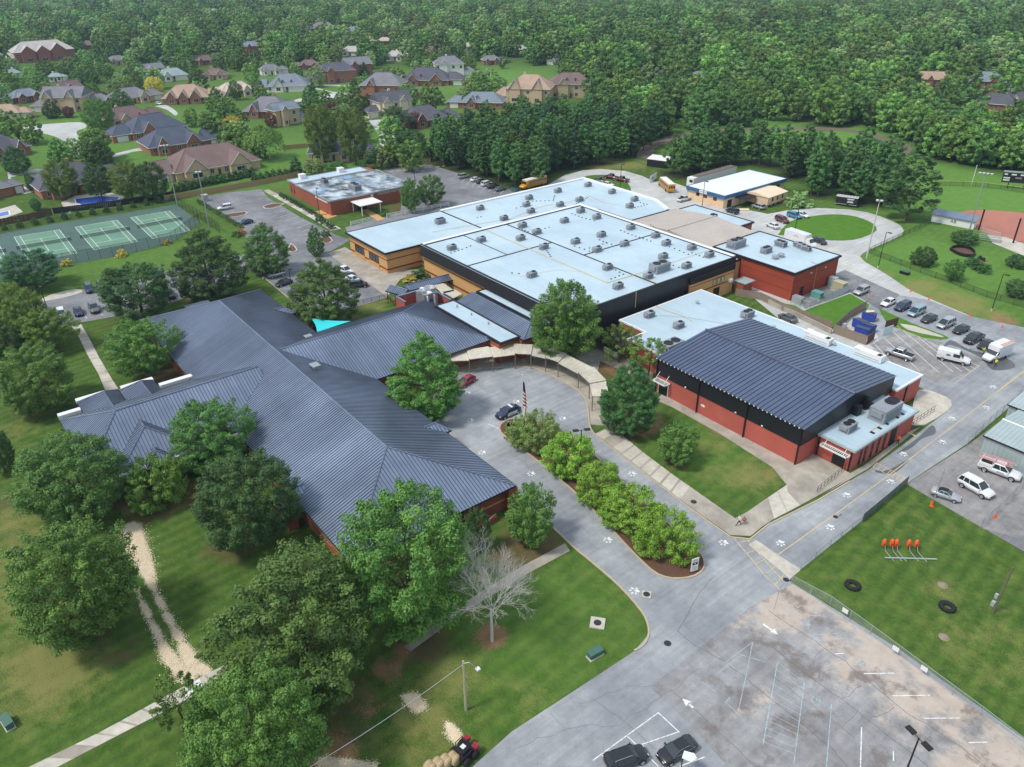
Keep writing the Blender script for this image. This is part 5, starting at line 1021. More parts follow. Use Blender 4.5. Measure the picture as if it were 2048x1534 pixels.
def leafmesh(name, C, Nn, SZ, LV, rng, asp=0.62):
    n = len(C); r = rng.normal(size=(n, 3)); u = np.cross(Nn, r); u /= np.linalg.norm(u, axis=1)[:, None]; v = np.cross(Nn, u)
    s = SZ[:, None]/2; V = np.stack([C-u*s, C-v*s*asp+u*s*.1, C+u*s, C+v*s*asp+u*s*.1], 1).reshape(-1, 3)
    m = bpy.data.meshes.new(name); m.vertices.add(4*n); m.vertices.foreach_set('co', V.ravel()); m.loops.add(4*n); m.loops.foreach_set('vertex_index', np.arange(4*n))
    m.polygons.add(n); m.polygons.foreach_set('loop_start', np.arange(n)*4); m.polygons.foreach_set('loop_total', np.full(n, 4)); m.update(calc_edges=True)
    a = m.attributes.new('lv', 'FLOAT', 'POINT'); a.data.foreach_set('value', np.repeat(np.clip(LV, 0, 1), 4).astype(np.float32)); return m
def trunkmesh(rng, r, z0, H, R_, limbs=7):
    b = MB(); x, y = 0.0, 0.0; p = Vector((0, 0, -0.1)); top = Vector((rng.normal(0, .25), rng.normal(0, .25), z0+(H-z0)*.35))
    b.tube((0, 0, -.1), (0, 0, .35), r*1.5, r*1.05, 7); b.tube((0, 0, .35), top, r*1.05, r*.6, 7); b.tube(top, top+Vector((0, 0, (H-z0)*.4)), r*.6, r*.15, 5)
    for i in range(limbs):
        a = i*2.4+rng.uniform(0, .6); s = Vector((0, 0, .35)).lerp(top, rng.uniform(.55, 1)); L_ = R_*rng.uniform(.55, .85)
        mid = s+Vector((math.cos(a)*L_*.5, math.sin(a)*L_*.5, L_*.35)); e = mid+Vector((math.cos(a+.2)*L_*.45, math.sin(a+.2)*L_*.45, L_*.3)); b.tube(s, mid, r*.42, r*.25, 5); b.tube(mid, e, r*.25, r*.08, 4)
    return b.mesh('trunk')
SPEC = {  # prof, R, z0, H, clumps, leaves per clump, leaf size, kwargs, trunk radius
 'maple': ('round', 5.6, 1.4, 11.5, 290, 190, .215, dict(rc=(.13, .22)), .30), 'maple2': ('oval', 5.2, 1.2, 12, 290, 190, .215, dict(jag=.14, rc=(.13, .22), spray=1.0), .30), 'oak': ('egg', 5.2, .7, 13, 290, 190, .215, dict(jag=.06, rc=(.13, .21)), .32), 'pear': ('egg', 4.6, .6, 12.5, 290, 190, .21, dict(jag=.05, rc=(.12, .20)), .26),
 'open': ('round', 5.0, 2.0, 11, 200, 190, .225, dict(jag=.16, rc=(.13, .22), inner=.15, spray=1.0), .24), 'small': ('round', 3.0, .8, 6.0, 120, 130, .21, dict(rc=(.17, .28)), .16), 'crape': ('round', 4.0, .3, 4.8, 170, 110, .21, dict(jag=.14, flat=.6, inner=.25, rc=(.13, .21), spray=.6), .13), 'crape2': ('round', 4.2, .2, 4.6, 170, 110, .21, dict(jag=.18, flat=.6, inner=.25, rc=(.13, .2), spray=.7), .13),
 'sparse': ('round', 3.4, 1.6, 6.6, 70, 70, .26, dict(jag=.25, inner=.2, rc=(.13, .2)), .14),
 'fpine': ('pine', 4.4, 2.6, 17, 80, 70, .62, dict(jag=.12, spray=.5, rc=(.18, .28), flat=.7), .24), 'fpine2': ('egg', 4.6, 2.4, 17, 84, 70, .62, dict(jag=.14, spray=.5, rc=(.18, .28), flat=.7), .24), 'fpine3': ('oval', 4.2, 3.0, 17, 76, 70, .62, dict(jag=.14, spray=.5, rc=(.18, .28), flat=.7), .22),
 'fbroad': ('round', 5.6, 1.5, 12.5, 84, 75, .68, dict(jag=.14, spray=.35, rc=(.16, .27)), .3), 'fbroad2': ('oval', 5.2, 1.2, 13, 84, 75, .68, dict(jag=.18, spray=.35, rc=(.16, .27)), .3), 'fbroad3': ('egg', 5.4, .8, 12, 84, 75, .68, dict(jag=.12, spray=.35, rc=(.16, .27)), .3),
 'arbor': ('cone', 1.15, .1, 5.2, 44, 44, .30, dict(jag=.03, rc=(.25, .4), inner=.1), .08), 'shrub': ('dome', 1.0, 0.02, 1.5, 40, 40, .18, dict(jag=.08, rc=(.22, .34)), .05), 'cedar': ('cone', 2.6, .3, 8, 80, 60, .36, dict(jag=.06, rc=(.16, .26)), .15)}
TREE = {}
for i, (k, (pf, R_, z0, H, nc, nl, ls, kw, tr)) in enumerate(SPEC.items()):
    rng = np.random.default_rng(100+i); TREE[k] = (leafmesh('crown_'+k, *leaves(rng, pf, R_, z0, H, nc, nl, ls, **kw), rng), trunkmesh(rng, tr, z0, H, R_), R_, H)
def willow():
    rng = np.random.default_rng(5); C, N_, S_ = [], [], []
    for i in range(150):
        a = i*2.4; r = 4.2*math.sqrt((i+.5)/150); z = 8.6-0.10*r*r+rng.normal(0, .3); L_ = rng.uniform(2, 5)*(0.4+r/5); n = 30; tt = rng.random(n)
        p = np.stack([math.cos(a)*(r+.5*tt)+rng.normal(0, .12, n), math.sin(a)*(r+.5*tt)+rng.normal(0, .12, n), np.maximum(.3, z-L_*tt)], 1); C.append(p); nn = np.stack([math.cos(a)+rng.normal(0, .4, n), math.sin(a)+rng.normal(0, .4, n), .4+rng.normal(0, .3, n)], 1); N_.append(nn/np.linalg.norm(nn, axis=1)[:, None]); S_.append(rng.uniform(.35, .7, n))
    return leafmesh('crown_willow', np.concatenate(C), np.concatenate(N_), np.concatenate(S_), np.full(4500, .5), rng, .4), trunkmesh(rng, .3, 3, 8.5, 4), 4.6, 8.8
TREE['willow'] = willow()
def place_tree(name, kind, leaf, g, rad, H, label, cat='tree', group=None, rz=None, bark=None, dirt=True):
    cm, tm, R_, H_ = TREE[kind]; s = rad/R_; sz = H/H_
    t = thing(name, label, cat, (g[0], g[1], 0), rnd.uniform(0, 6.28) if rz is None else rz, group, (s, s, sz))
    ob('trunk' if cat == 'tree' else 'stem', tm, bark or M_bark, t); ob('crown' if cat == 'tree' else 'foliage', cm, F[leaf], t)
    return t
def tree_px(base, wpx, top, kind, leaf, label, name='tree', dirt=0.9, group=None, cat='tree', grow=1.0):
    bx = base[0]
    for _ in range(3): H = HT(base, top); g = G(*base); base = (base[0]+bx-PJ((g.x, g.y, H*.5))[0], base[1])      # wpx is centred on the crown, the trunk leans away in perspective
    g = G(*base); rad = wpx/2/PXM(g)
    # a crown's outline from above also shows its depth; the top row belongs to the crown's far rim
    rad *= 1.0*grow; H = max(1.2, H-rad*0.22)
    if dirt and cat == 'tree': BLOBS.append(('dirt', g.x, g.y, rad*.5, rad*.5, dirt*.55))
    return place_tree(name, kind, leaf, g, rad, H, label, cat, group)
for a in [
 ((815, 1255), 262, 962, 'maple', 'bright', 'broad bright green maple at the near corner of the slate roof'),
 ((600, 1365), 312, 1102, 'maple2', 'mid', 'widest green tree in the foreground lawn, left of the concrete path'),
 ((505, 1580), 262, 1342, 'maple', 'bright', 'bright green tree cut off by the bottom edge, left of centre'),
 ((143, 1268), 228, 1040, 'maple2', 'bright', 'bright green spreading tree at lower left beside the wood chip trail'),
 ((140, 1030), 208, 858, 'maple', 'mid', 'rounded green tree before the white gutter at the left end of the slate roof'),
 ((490, 1082), 200, 898, 'maple', 'dark', 'dense dark round tree on the lawn in front of the long slate roof'),
 ((422, 940), 160, 792, 'open', 'mid', 'airy green tree overlapping the slate roofs near the left wing'),
 ((283, 752), 136, 628, 'open', 'bright', 'light green tree with visible trunk beside the long straight path'),
 ((270, 640), 142, 514, 'open', 'dark', 'dark rounded tree over the parked cars near the tennis courts'),
 ((412, 600), 146, 444, 'oak', 'dark', 'tall egg shaped dark tree between the tennis courts and the slate roof'),
 ((645, 650), 142, 502, 'pear', 'mid', 'large egg shaped tree beside the turquoise sail'),
 ((530, 545), 96, 436, 'oak', 'mid', 'green tree beside the two white parked cars in the visitor car park'),
 ((629, 512), 36, 447, 'pear', 'mid', 'slim young tree on the car park island before the tan wing'),
 ((848, 832), 148, 650, 'pear', 'bright', 'bright green tree at the left of the driveway loop'),
 ((1130, 720), 138, 548, 'maple2', 'bright', 'tall green tree standing before the black end wall'),
 ((1260, 862), 120, 708, 'pear', 'dark', 'dense dark green tree between the canopy and the red gymnasium'),
 ((1357, 925), 86, 840, 'small', 'bright', 'small round tree alone on the lawn beside the gymnasium'),
 ((1062, 1086), 106, 965, 'small', 'bright', 'small bushy tree beside the west driveway lane'),
 ((65, 818), 155, 680, 'maple', 'bright', 'rounded bright tree at the left edge level with the slate roof wing'),
 ((88, 700), 105, 606, 'open', 'olive', 'olive green tree at the left edge near the straight path'),
 ((25, 690), 110, 560, 'open', 'olive', 'yellowish tree cut by the left edge under the tennis courts'),
 ((60, 576), 112, 492, 'open', 'blue', 'blue green tree in front of the nearest tennis court'),
 ((-6, 945), 60, 855, 'maple', 'dark', 'dark tree mostly outside the left edge'),
 ((8, 720), 80, 640, 'maple', 'dark', 'dark tree between the olive trees at the left edge'),
 ((355, 1450), 108, 1348, 'sparse', 'bright', 'thin sparse tree beside the concrete path at lower left'),
 ((1240, 726), 84, 640, 'sparse', 'olive', 'small open crape myrtle nearest the black wall in the courtyard', 'tree', 0.6),
 ((1300, 752), 88, 668, 'sparse', 'olive', 'small open crape myrtle against the corner of the gymnasium', 'tree', 0.6),
 ((821, 424), 46, 352, 'small', 'mid', 'left one of the two round trees in front of the brick hall'),
 ((862, 412), 54, 344, 'small', 'mid', 'right one of the two round trees in front of the brick hall'),
 ((1830, 440), 118, 288, 'fpine2', 'pine', 'tall lone pine between the gravel loop and the ball field'),
 ((310, 1003), 126, 906, 'crape2', 'olive', 'low spreading yellow green tree by the brick wall of the slate roofed wing'),
 ((1911, 560), 42, 515, 'small', 'mid', 'small round tree inside the fenced lawn by the ball field'),
 ((1850, 530), 50, 488, 'crape', 'dark', 'wide dark crape myrtle nearest the fence corner on the fenced lawn'),
 ((1932, 486), 56, 456, 'crape', 'dark', 'dark spreading crape myrtle beside the dugout'),
 ((2042, 592), 60, 555, 'crape', 'dark', 'dark crape myrtle at the right edge behind the lamp post'),
 ((2040, 534), 50, 505, 'crape', 'dark', 'dark bush at the right edge beside the fenced lawn path'),
]:
    tree_px(*a)
# yellow-green row on the driveway island
for i, (b_, w_, tp, lf) in enumerate([((1072, 892), 112, 820, 'grey'), ((1140, 945), 122, 862, 'lime'), ((1200, 998), 116, 925, 'lime'), ((1262, 1052), 132, 968, 'lime'), ((1335, 1106), 130, 1014, 'lime')]):
    tree_px(b_, w_, tp, 'crape' if i % 2 else 'crape2', lf, 'yellow green crape myrtle on the driveway island, %s from the flagpole' % ORD[i+1] if i else 'greyer crape myrtle on the driveway island next to the flagpole', 'tree', 0, 'crape myrtles on the driveway island', grow=.95)
# dark clipped evergreen, bare tree
tree_px((955, 1100), 52, 1012, 'small', 'dark', 'very dark rounded evergreen against the brick end wall of the slate roofed block', 'tree', .5)
def bare_tree():
    g = G(984, 1282); H = HT((984, 1282), 1085)*1.15; rng = random.Random(3); t = thing('dead_tree', 'bare grey leafless tree on the lawn beside the concrete path', 'tree', (g.x, g.y, 0)); tr, cr = MB(), MB()
    def br(mb, p, d, L_, r, lv):
        if lv == 0: return
        q = p+d*L_; mb.tube(p, q, r, r*.62, 5 if lv > 2 else 3, cap=False)
        for k in range(4 if lv > 3 else 3):
            a = Vector((rng.gauss(0, 1), rng.gauss(0, 1), rng.gauss(.15, .6))).normalized(); nd = (d*.85+a*.5).normalized(); br(mb, p.lerp(q, rng.uniform(.55, 1)), nd, L_*rng.uniform(.55, .78), r*.58, lv-1)
    tr.tube((0, 0, -.1), (0, 0, H*.3), .20, .15, 8)
    for i in range(10):
        a = i*2.4; d = Vector((math.cos(a)*.6, math.sin(a)*.6, rng.uniform(.7, 1.7))).normalized(); br(cr, Vector((0, 0, H*rng.uniform(.2, .4))), d, H*.2, .05, 6)
    tr.build('trunk', M_barkgrey, t); cr.build('bare_branches', M_barkgrey, t)
bare_tree()
# wood chips
def chips(name, label, pts, n, spread, seed=1):
    rng = random.Random(seed); mb = MB(); P = [G(*p[:2]) for p in pts]; wd = [p[2] for p in pts]
    seg = [(P[i], P[i+1], wd[i], wd[i+1]) for i in range(len(P)-1)]; Ls = [(b-a).length*(w0+w1) for a, b, w0, w1 in seg]
    hole = [(rng.choice(P)+Vector((rng.uniform(-3, 3), rng.uniform(-3, 3), 0)), rng.uniform(.25, .6)) for _ in range(26)]
    for _ in range(int(n*1.3)):
        a, b, w0, w1 = rng.choices(seg, Ls)[0]; t = rng.random(); q = a.lerp(b, t); w_ = w0+(w1-w0)*t; d = (b-a).normalized(); nv = Vector((-d.y, d.x, 0)); o = q+nv*rng.gauss(0, w_*.5)+d*rng.gauss(0, .15)
        if any((o-hc).length < hr for hc, hr in hole) and rng.random() < .8: continue
        an = rng.uniform(0, 6.28); l = rng.uniform(.03, .09); w2 = l*rng.uniform(.4, .9); u = Vector((math.cos(an), math.sin(an), rng.uniform(-.25, .25))); v = Vector((-u.y, u.x, rng.uniform(-.25, .25))); z = .02+rng.random()*.05
        c = Vector((o.x, o.y, z)); mb.face([c-u*l, c-v*w2, c+u*l, c+v*w2])
    for a, b, w0, w1 in seg:
        for k in range(4): q = a.lerp(b, k/4); w_ = (w0+(w1-w0)*k/4)*.75+.15; BLOBS.append(('straw', q.x, q.y, w_, w_, 1.1))
    o = mb.build(name, M_chips, kind='stuff'); tag(o, label, 'wood chips'); return o
chips('wood_chips', 'pale wood chip trail across the left lawn towards the path', [(262, 1055, 1.7), (272, 1090, 1.8), (290, 1130, 1.4), (300, 1155, .7), (318, 1195, .5), (340, 1240, .6), (366, 1290, .8), (395, 1335, .9), (418, 1348, .8)], 2800, 1, 1)
chips('wood_chips', 'thinner left-hand wood chip track beside the main chip trail', [(275, 1180, .3), (288, 1220, .45), (310, 1265, .5), (335, 1310, .9), (365, 1350, 1.1), (378, 1358, .8)], 1700, 1, 2)
chips('wood_chips', 'round patch of pale wood chips under the cable on the lawn', [(818, 1395, .9), (832, 1405, 1.0), (842, 1418, .8)], 800, 1, 3)
chips('wood_chips', 'fresh streak of pale wood chips beside the red loader', [(895, 1448, .35), (903, 1462, .6), (912, 1476, .6), (917, 1484, .35)], 1300, 1, 4)
chips('wood_chips', 'scattered pale chips under the trees at the bottom edge', [(640, 1525, .8), (700, 1530, .7), (755, 1532, .5)], 900, 1, 5)
# ------------------------------------------------------------------ houses of the estate
def shingle(n, c): return mat('shingle_'+n, c, 0.85, var=0.16, scale=2.2, var2=0.15, scale2=0.3)
RC = {'navy': shingle('navy', lin(78, 84, 100)), 'grey': shingle('grey', lin(120, 120, 126)), 'brown': shingle('brown', lin(118, 98, 94)), 'tan': shingle('tan', lin(168, 144, 124)), 'red': shingle('red', lin(112, 92, 90)), 'blue': shingle('blue', lin(118, 128, 138)), 'dark': shingle('dark', lin(86, 86, 96)), 'pale': shingle('pale', lin(176, 170, 166)), 'teal': shingle('teal', lin(140, 156, 158)), 'sand': shingle('sand', lin(186, 172, 158))}
WC = {'brick': mat('house_brick', lin(156, 106, 86), 0.85, var=0.2, scale=5), 'red': mat('house_red_brick', lin(146, 92, 78), 0.85, var=0.2, scale=5), 'beige': mat('house_beige', lin(196, 172, 140), 0.85, var=0.12, scale=4), 'white': mat('house_white', lin(224, 220, 212), 0.8, var=0.06), 'cream': mat('house_cream', lin(214, 200, 172), 0.85, var=0.1)}
HOUSES = []
def house(px, py, wpx, roof, wall_, off=0, label='', st=1, hip=True, gables=2, depth=0.7, dormers=0, wing=1, chim=1):
    g = G(px, py); W = wpx/PXM(g)*0.92; D = W*depth; h = 3.0*st+(0.6 if st == 2 else 0); rs = random.Random(int(px*7+py))
    face = math.atan2(-g.y, -g.x)+R(90)+R(off)            # local -Y looks towards the drone, turned by off
    t = thing('house', label, 'house', (g.x, g.y, 0), face); HOUSES.append((g.x, g.y, max(W, D)*.62, g)); m, wm = RC[roof], WC[wall_]
    rise = D*.30; e = .5; x0, x1, y0, y1 = -W/2, W/2, 0, D
    MB().box(x0+e, x1-e, y0+e, y1-e, 0, h).build('wall', wm, t)
    hiproof(t, x0, x1, y0, y1, h, rise, 'x', D*.42 if hip else 0, D*.42 if hip else 0, mr=m, mc=m, seams=False, mf=M_white, capw=.2)
    n = max(2, int(W/4.5))
    for k in range(n):
        x = x0+W*(k+.5)/n
        for lv in range(st):
            if rs.random() < .8: window(t, 'y', x, lv*3.2+.9, lv*3.2+2.4, 1.3, y0+e, frame=M_white, mull=1)
    for lv in range(st): window(t, 'x', D*.5, lv*3.2+.9, lv*3.2+2.4, 1.2, x1-e, frame=M_white, mull=1)
    for k in range(gables):                               # front cross gables
        gx = x0+W*(.22+.5*k/(max(1, gables-1)) if gables > 1 else .3)+rs.uniform(-.3, .3); gw = W*rs.uniform(.2, .28); pr = rs.uniform(1.2, 2.6); gr_ = rise*rs.uniform(.62, .8)
        MB().box(gx-gw/2+.3, gx+gw/2-.3, y0-pr+.3, y0+e+.01, 0, h).build('bay_wall', wm, t); b = MB(); b.face([(gx-gw/2+.3, y0-pr+.32, h), (gx+gw/2-.3, y0-pr+.32, h), (gx, y0-pr+.32, h+gr_-.25)]); b.build('gable', wm, t)
        yb = y0+D*.42; b = MB(); z = h; q = (gx, y0-pr, z+gr_); qb = (gx, yb, z+gr_)
        b.face([(gx-gw/2, y0-pr, z), q, qb, (gx-gw/2, yb, z)][::-1]); b.face([(gx+gw/2, y0-pr, z), (gx+gw/2, yb, z), qb, q][::-1]); b.face([(gx-gw/2, y0-pr, z-.03), (gx-gw/2, yb, z-.03), (gx+gw/2, yb, z-.03), (gx+gw/2, y0-pr, z-.03)]); ro = b.build('gable_roof', m, t)
        b = MB(); b.tube((gx-gw/2, y0-pr-.02, z), (gx, y0-pr-.02, z+gr_), .1, n=4); b.tube((gx+gw/2, y0-pr-.02, z), (gx, y0-pr-.02, z+gr_), .1, n=4); b.build('barge_board', M_white, ro)
        window(t, 'y', gx, .9, 2.4, gw*.4, y0-pr+.3, frame=M_white, mull=1)
    for k in range(dormers):
        dx = x0+W*(.4+.2*k); b = MB(); b.box(dx-.7, dx+.7, y0+D*.14, y0+D*.35, h+.5, h+2.0); d_ = b.build('dormer', M_white, t); b = MB(); b.face([(dx-.9, y0+D*.12, h+1.95), (dx, y0+D*.12, h+2.9), (dx, y0+D*.42, h+2.9), (dx-.9, y0+D*.42, h+1.95)][::-1]); b.face([(dx+.9, y0+D*.12, h+1.95), (dx+.9, y0+D*.42, h+1.95), (dx, y0+D*.42, h+2.9), (dx, y0+D*.12, h+2.9)][::-1]); b.face([(dx-.8, y0+D*.13, h+1.95), (dx+.8, y0+D*.13, h+1.95), (dx, y0+D*.13, h+2.85)]); b.build('dormer_roof', m, d_); window(t, 'y', dx, h+.9, h+1.8, .7, y0+D*.14, frame=M_white)
    if wing:                                              # garage wing at one end
        s = 1 if rs.random() < .5 else -1; ww = W*.34; xa = x1-e if s > 0 else x0+e-ww; ya, yb = y0+D*.1, y0+D*.72; hh = 2.8
        MB().box(xa+.3, xa+ww-.3, ya+.4, yb-.4, 0, hh).build('garage_wall', wm, t); hiproof(t, xa, xa+ww, ya, yb, hh, (yb-ya)*.3, 'x', 0 if s > 0 else (yb-ya)*.45, (yb-ya)*.45 if s > 0 else 0, mr=m, mc=m, seams=False, mf=M_white, capw=.2, name='garage_roof')
        MB().box(xa+ww*.25, xa+ww*.8, ya+.33, ya+.45, 0, 2.2).build('garage_door', M_white, t)
    if chim and rs.random() < .6: cx = rs.uniform(-W*.2, W*.2); MB().box(cx-.5, cx+.5, D*.62, D*.62+.8, h, h+rise+.7).build('chimney', wm, t)
    MB().box(-.5, .5, y0+e-.05, y0+e+.02, 0, 2.1).build('front_door', M_wooddark, t)
    return t
for a in [
 (95, 122, 120, 'pale', 'red', 10, 'long pale roofed brick hall with white chimneys at upper left', 2, True, 3, .5, 0, 1, 1),
 (62, 204, 62, 'blue', 'red', 20, 'blue roofed brick house at the left beyond the first street bend', 1), (128, 224, 88, 'grey', 'beige', -25, 'grey gabled house behind the small trees at the left street', 2, False, 2), (148, 183, 44, 'red', 'brick', 30, 'reddish roofed house peeking over the grey gabled house', 1, False, 1),
 (272, 207, 82, 'grey', 'beige', 20, 'grey roofed house behind the round street tree', 1, True, 2), (372, 208, 98, 'tan', 'brick', -10, 'large tan roofed house with steep front gables', 1, True, 3, .75), (480, 194, 76, 'sand', 'cream', 15, 'cream house with pale roof beside a round tree', 1, True, 2), (270, 250, 96, 'red', 'beige', 25, 'brownish red roofed house in front of the navy roofed pair', 1, True, 1, .7),
 (325, 274, 122, 'navy', 'brick', 20, 'upper one of the two big navy roofed brick houses', 1, True, 1, .75), (362, 304, 128, 'navy', 'brick', 15, 'lower one of the two big navy roofed brick houses', 1, True, 2, .75), (22, 316, 108, 'dark', 'brick', 30, 'dark roofed house at the left edge by the cul-de-sac', 1, True, 2, .8), (8, 240, 70, 'tan', 'cream', -20, 'tan roofed house cut by the left edge', 1, True, 1),
 (160, 388, 150, 'dark', 'brick', 12, 'dark roofed house behind thin trees above the tennis courts', 1, True, 2, .8), (442, 350, 190, 'brown', 'beige', 18, 'long brown roofed beige bungalow backing onto the clipped hedge', 1, True, 2, .62, 0, 1, 0), (-4, 398, 80, 'grey', 'brick', 20, 'grey roofed house cut by the left edge above the pool', 1, True, 1),
 (350, 162, 62, 'teal', 'white', 10, 'pale teal roofed house beside a yellow tree', 1, True, 1), (312, 147, 44, 'grey', 'white', 20, 'grey roofed house up the street from the teal roofed one', 1, False, 1), (334, 127, 26, 'teal', 'white', 0, 'tiny pale roof among trees left of the far houses', 1, True, 0), (408, 130, 40, 'brown', 'brick', 20, 'small brown roofed brick house among the trees', 1, False, 1), (508, 112, 40, 'blue', 'red', 10, 'blue roofed brick house at the centre left tree line', 2, True, 1), (30, 157, 34, 'teal', 'white', 15, 'teal roof showing above dark trees at the left', 1, True, 0), (112, 164, 30, 'teal', 'white', -15, 'small teal roof beside the olive garden trees', 1, True, 0),
 (575, 184, 92, 'blue', 'white', -10, 'blue grey hip roofed white house with two dormers', 1, True, 1, .75, 2), (678, 166, 80, 'dark', 'brick', 10, 'charcoal roofed brick house with white garage', 2, True, 1, .6), (530, 236, 100, 'grey', 'brick', -20, 'grey brown hip roofed house left of the tall bare trunks', 1, True, 1, .8), (580, 250, 62, 'blue', 'beige', 30, 'narrow blue roofed house with tall gables beside the willow', 2, False, 1), (762, 198, 94, 'grey', 'brick', -15, 'large grey hip roofed house at the bend of the street', 2, True, 1, .75), (852, 172, 104, 'dark', 'brick', -5, 'dark roofed brick house with dormer beside the green hill', 1, True, 2, .7, 1), (900, 152, 66, 'grey', 'white', 5, 'white two storey house at the edge of the green hill', 2, True, 1),
 (795, 232, 80, 'dark', 'cream', 25, 'dark roofed house behind the pair of dark street trees', 2, False, 2), (860, 254, 100, 'dark', 'red', 20, 'dark hip roofed red brick house next to the pine wood', 1, True, 1, .8), (962, 218, 96, 'blue', 'brick', -10, 'blue grey roofed brick house nearest the pine wood', 1, True, 1, .6, 1), (668, 322, 112, 'navy', 'beige', -5, 'navy roofed beige house below the tall bare trunked trees', 1, True, 2, .7), (722, 152, 60, 'grey', 'red', 20, 'grey roofed brick house above the grey hip roof', 2, False, 1),
 (650, 74, 56, 'grey', 'red', 5, 'red brick house far up the hill with white windows', 2, True, 1), (708, 80, 40, 'blue', 'red', -10, 'blue roofed brick house far up the hill', 2, True, 1), (742, 90, 40, 'sand', 'white', 20, 'pale roofed house right of the far brick houses', 1, True, 1), (700, 112, 44, 'pale', 'white', -20, 'whitish roof half hidden by trees in the middle distance', 1, True, 1), (610, 92, 30, 'navy', 'red', 20, 'small navy roof at the foot of the far brick houses', 1, False, 0), (770, 90, 30, 'sand', 'brick', 0, 'small sand coloured roof beyond the middle trees', 1, True, 0), (842, 80, 30, 'teal', 'brick', 15, 'small teal roof among pale trees', 1, True, 0), (938, 102, 34, 'sand', 'cream', 10, 'pale roof amid the trees right of the white two storey house', 1, True, 0),
 (1055, 206, 100, 'tan', 'beige', -10, 'big steep tan roofed house by the pine wood', 2, True, 2, .8), (1142, 196, 92, 'brown', 'beige', 5, 'brown roofed house with two dormers by the pine wood', 2, True, 1, .7, 2), (1170, 126, 42, 'navy', 'white', 15, 'navy roofed white house between the round trees', 1, False, 1), (1113, 130, 30, 'navy', 'white', -10, 'small navy gabled house above the pine wood', 1, False, 1), (1045, 108, 36, 'pale', 'brick', 10, 'pale roof above the navy gables', 1, True, 0), (1296, 146, 32, 'blue', 'red', 10, 'small blue roofed brick house in the right woods', 1, True, 0), (1325, 160, 34, 'blue', 'red', -10, 'blue roof just below the small brick house in the right woods', 1, True, 0), (1402, 165, 46, 'blue', 'red', 12, 'blue roofed brick house alone in the right woods', 1, True, 1), (1197, 92, 26, 'pale', 'white', 0, 'pale roof at a clearing in the far woods', 1, True, 0),
 (1866, 186, 62, 'tan', 'brick', 15, 'tan roofed house left of the tall brick house at right', 2, False, 1), (1966, 190, 76, 'blue', 'red', 5, 'slate roofed tall red brick house at the right', 2, True, 2, .7), (1990, 222, 84, 'dark', 'red', 0, 'dark hip roof below the tall red brick house', 1, True, 0, .7), (2040, 212, 60, 'dark', 'white', 0, 'dark roofed white house cut by the right edge', 1, False, 1),
 (205, 215, 60, 'grey', 'brick', 20, 'grey house left of the dense oval tree'), (430, 160, 50, 'brown', 'beige', -10, 'brown roof between the cream house and the tan roofed house'), (545, 150, 46, 'grey', 'white', 10, 'grey roof above the dormered blue grey house'), (620, 140, 44, 'brown', 'brick', 0, 'brown roof left of the charcoal roofed house'), (790, 122, 46, 'pale', 'white', -15, 'pale roof above the large grey hip roof'), (860, 112, 44, 'brown', 'brick', 10, 'brown roof up the hill behind the white two storey house'), (985, 130, 40, 'grey', 'brick', 15, 'grey roof at the upper edge of the green hill'), (440, 98, 36, 'pale', 'white', 0, 'pale roof in the trees below the top woods'), (560, 74, 34, 'brown', 'brick', 20, 'brown roof left of the far brick houses'), (800, 58, 32, 'pale', 'white', 5, 'pale roof far beyond the middle houses'), (240, 130, 40, 'grey', 'beige', 15, 'grey roof among trees above the small reddish house'), (180, 98, 36, 'brown', 'brick', -10, 'brown roof right of the long brick hall'), (900, 70, 30, 'pale', 'brick', 0, 'small pale roof in the far middle woods'), (1060, 70, 30, 'pale', 'white', 0, 'small pale roof in far woods right of centre'), (1500, 90, 34, 'pale', 'brick', 0, 'pale roof in the far right woods'), (1250, 60, 30, 'pale', 'white', 10, 'tiny pale roof deep in the far woods'), (1870, 50, 30, 'pale', 'white', 0, 'tiny pale roof in the upper right woods'), (300, 60, 30, 'pale', 'white', 0, 'tiny pale roof in the upper left woods'),
 (225, 12, 34, 'pale', 'white', 0, 'pale far house near the top edge at left', 1, True, 0, .6, 0, 0), (428, 30, 34, 'pale', 'white', 20, 'pale far roof right of the top left woods', 1, True, 0, .6, 0, 0), (1662, 48, 24, 'pale', 'brick', 0, 'pale far roof in the upper right woods', 2, True, 0, .6, 0, 0), (1784, 78, 26, 'pale', 'white', 0, 'small pale roof in the right woods', 1, True, 0, .6, 0, 0), (2020, 72, 30, 'pale', 'white', 0, 'pale far roof near the right edge', 1, True, 0, .6, 0, 0), (1720, 14, 40, 'pale', 'white', 0, 'pale far building on the top edge at right', 1, True, 0, .6, 0, 0), (1640, 20, 30, 'blue', 'white', 0, 'far grey blue roof near the top right', 1, True, 0, .6, 0, 0), (1950, 20, 30, 'pale', 'white', 0, 'far pale roof at the top right corner', 1, True, 0, .6, 0, 0), (712, 12, 30, 'pale', 'white', 0, 'far pale roof at the top centre', 1, True, 0, .6, 0, 0)]:
    house(a[0], a[1], a[2], a[3], a[4], a[5], a[6], *a[7:])
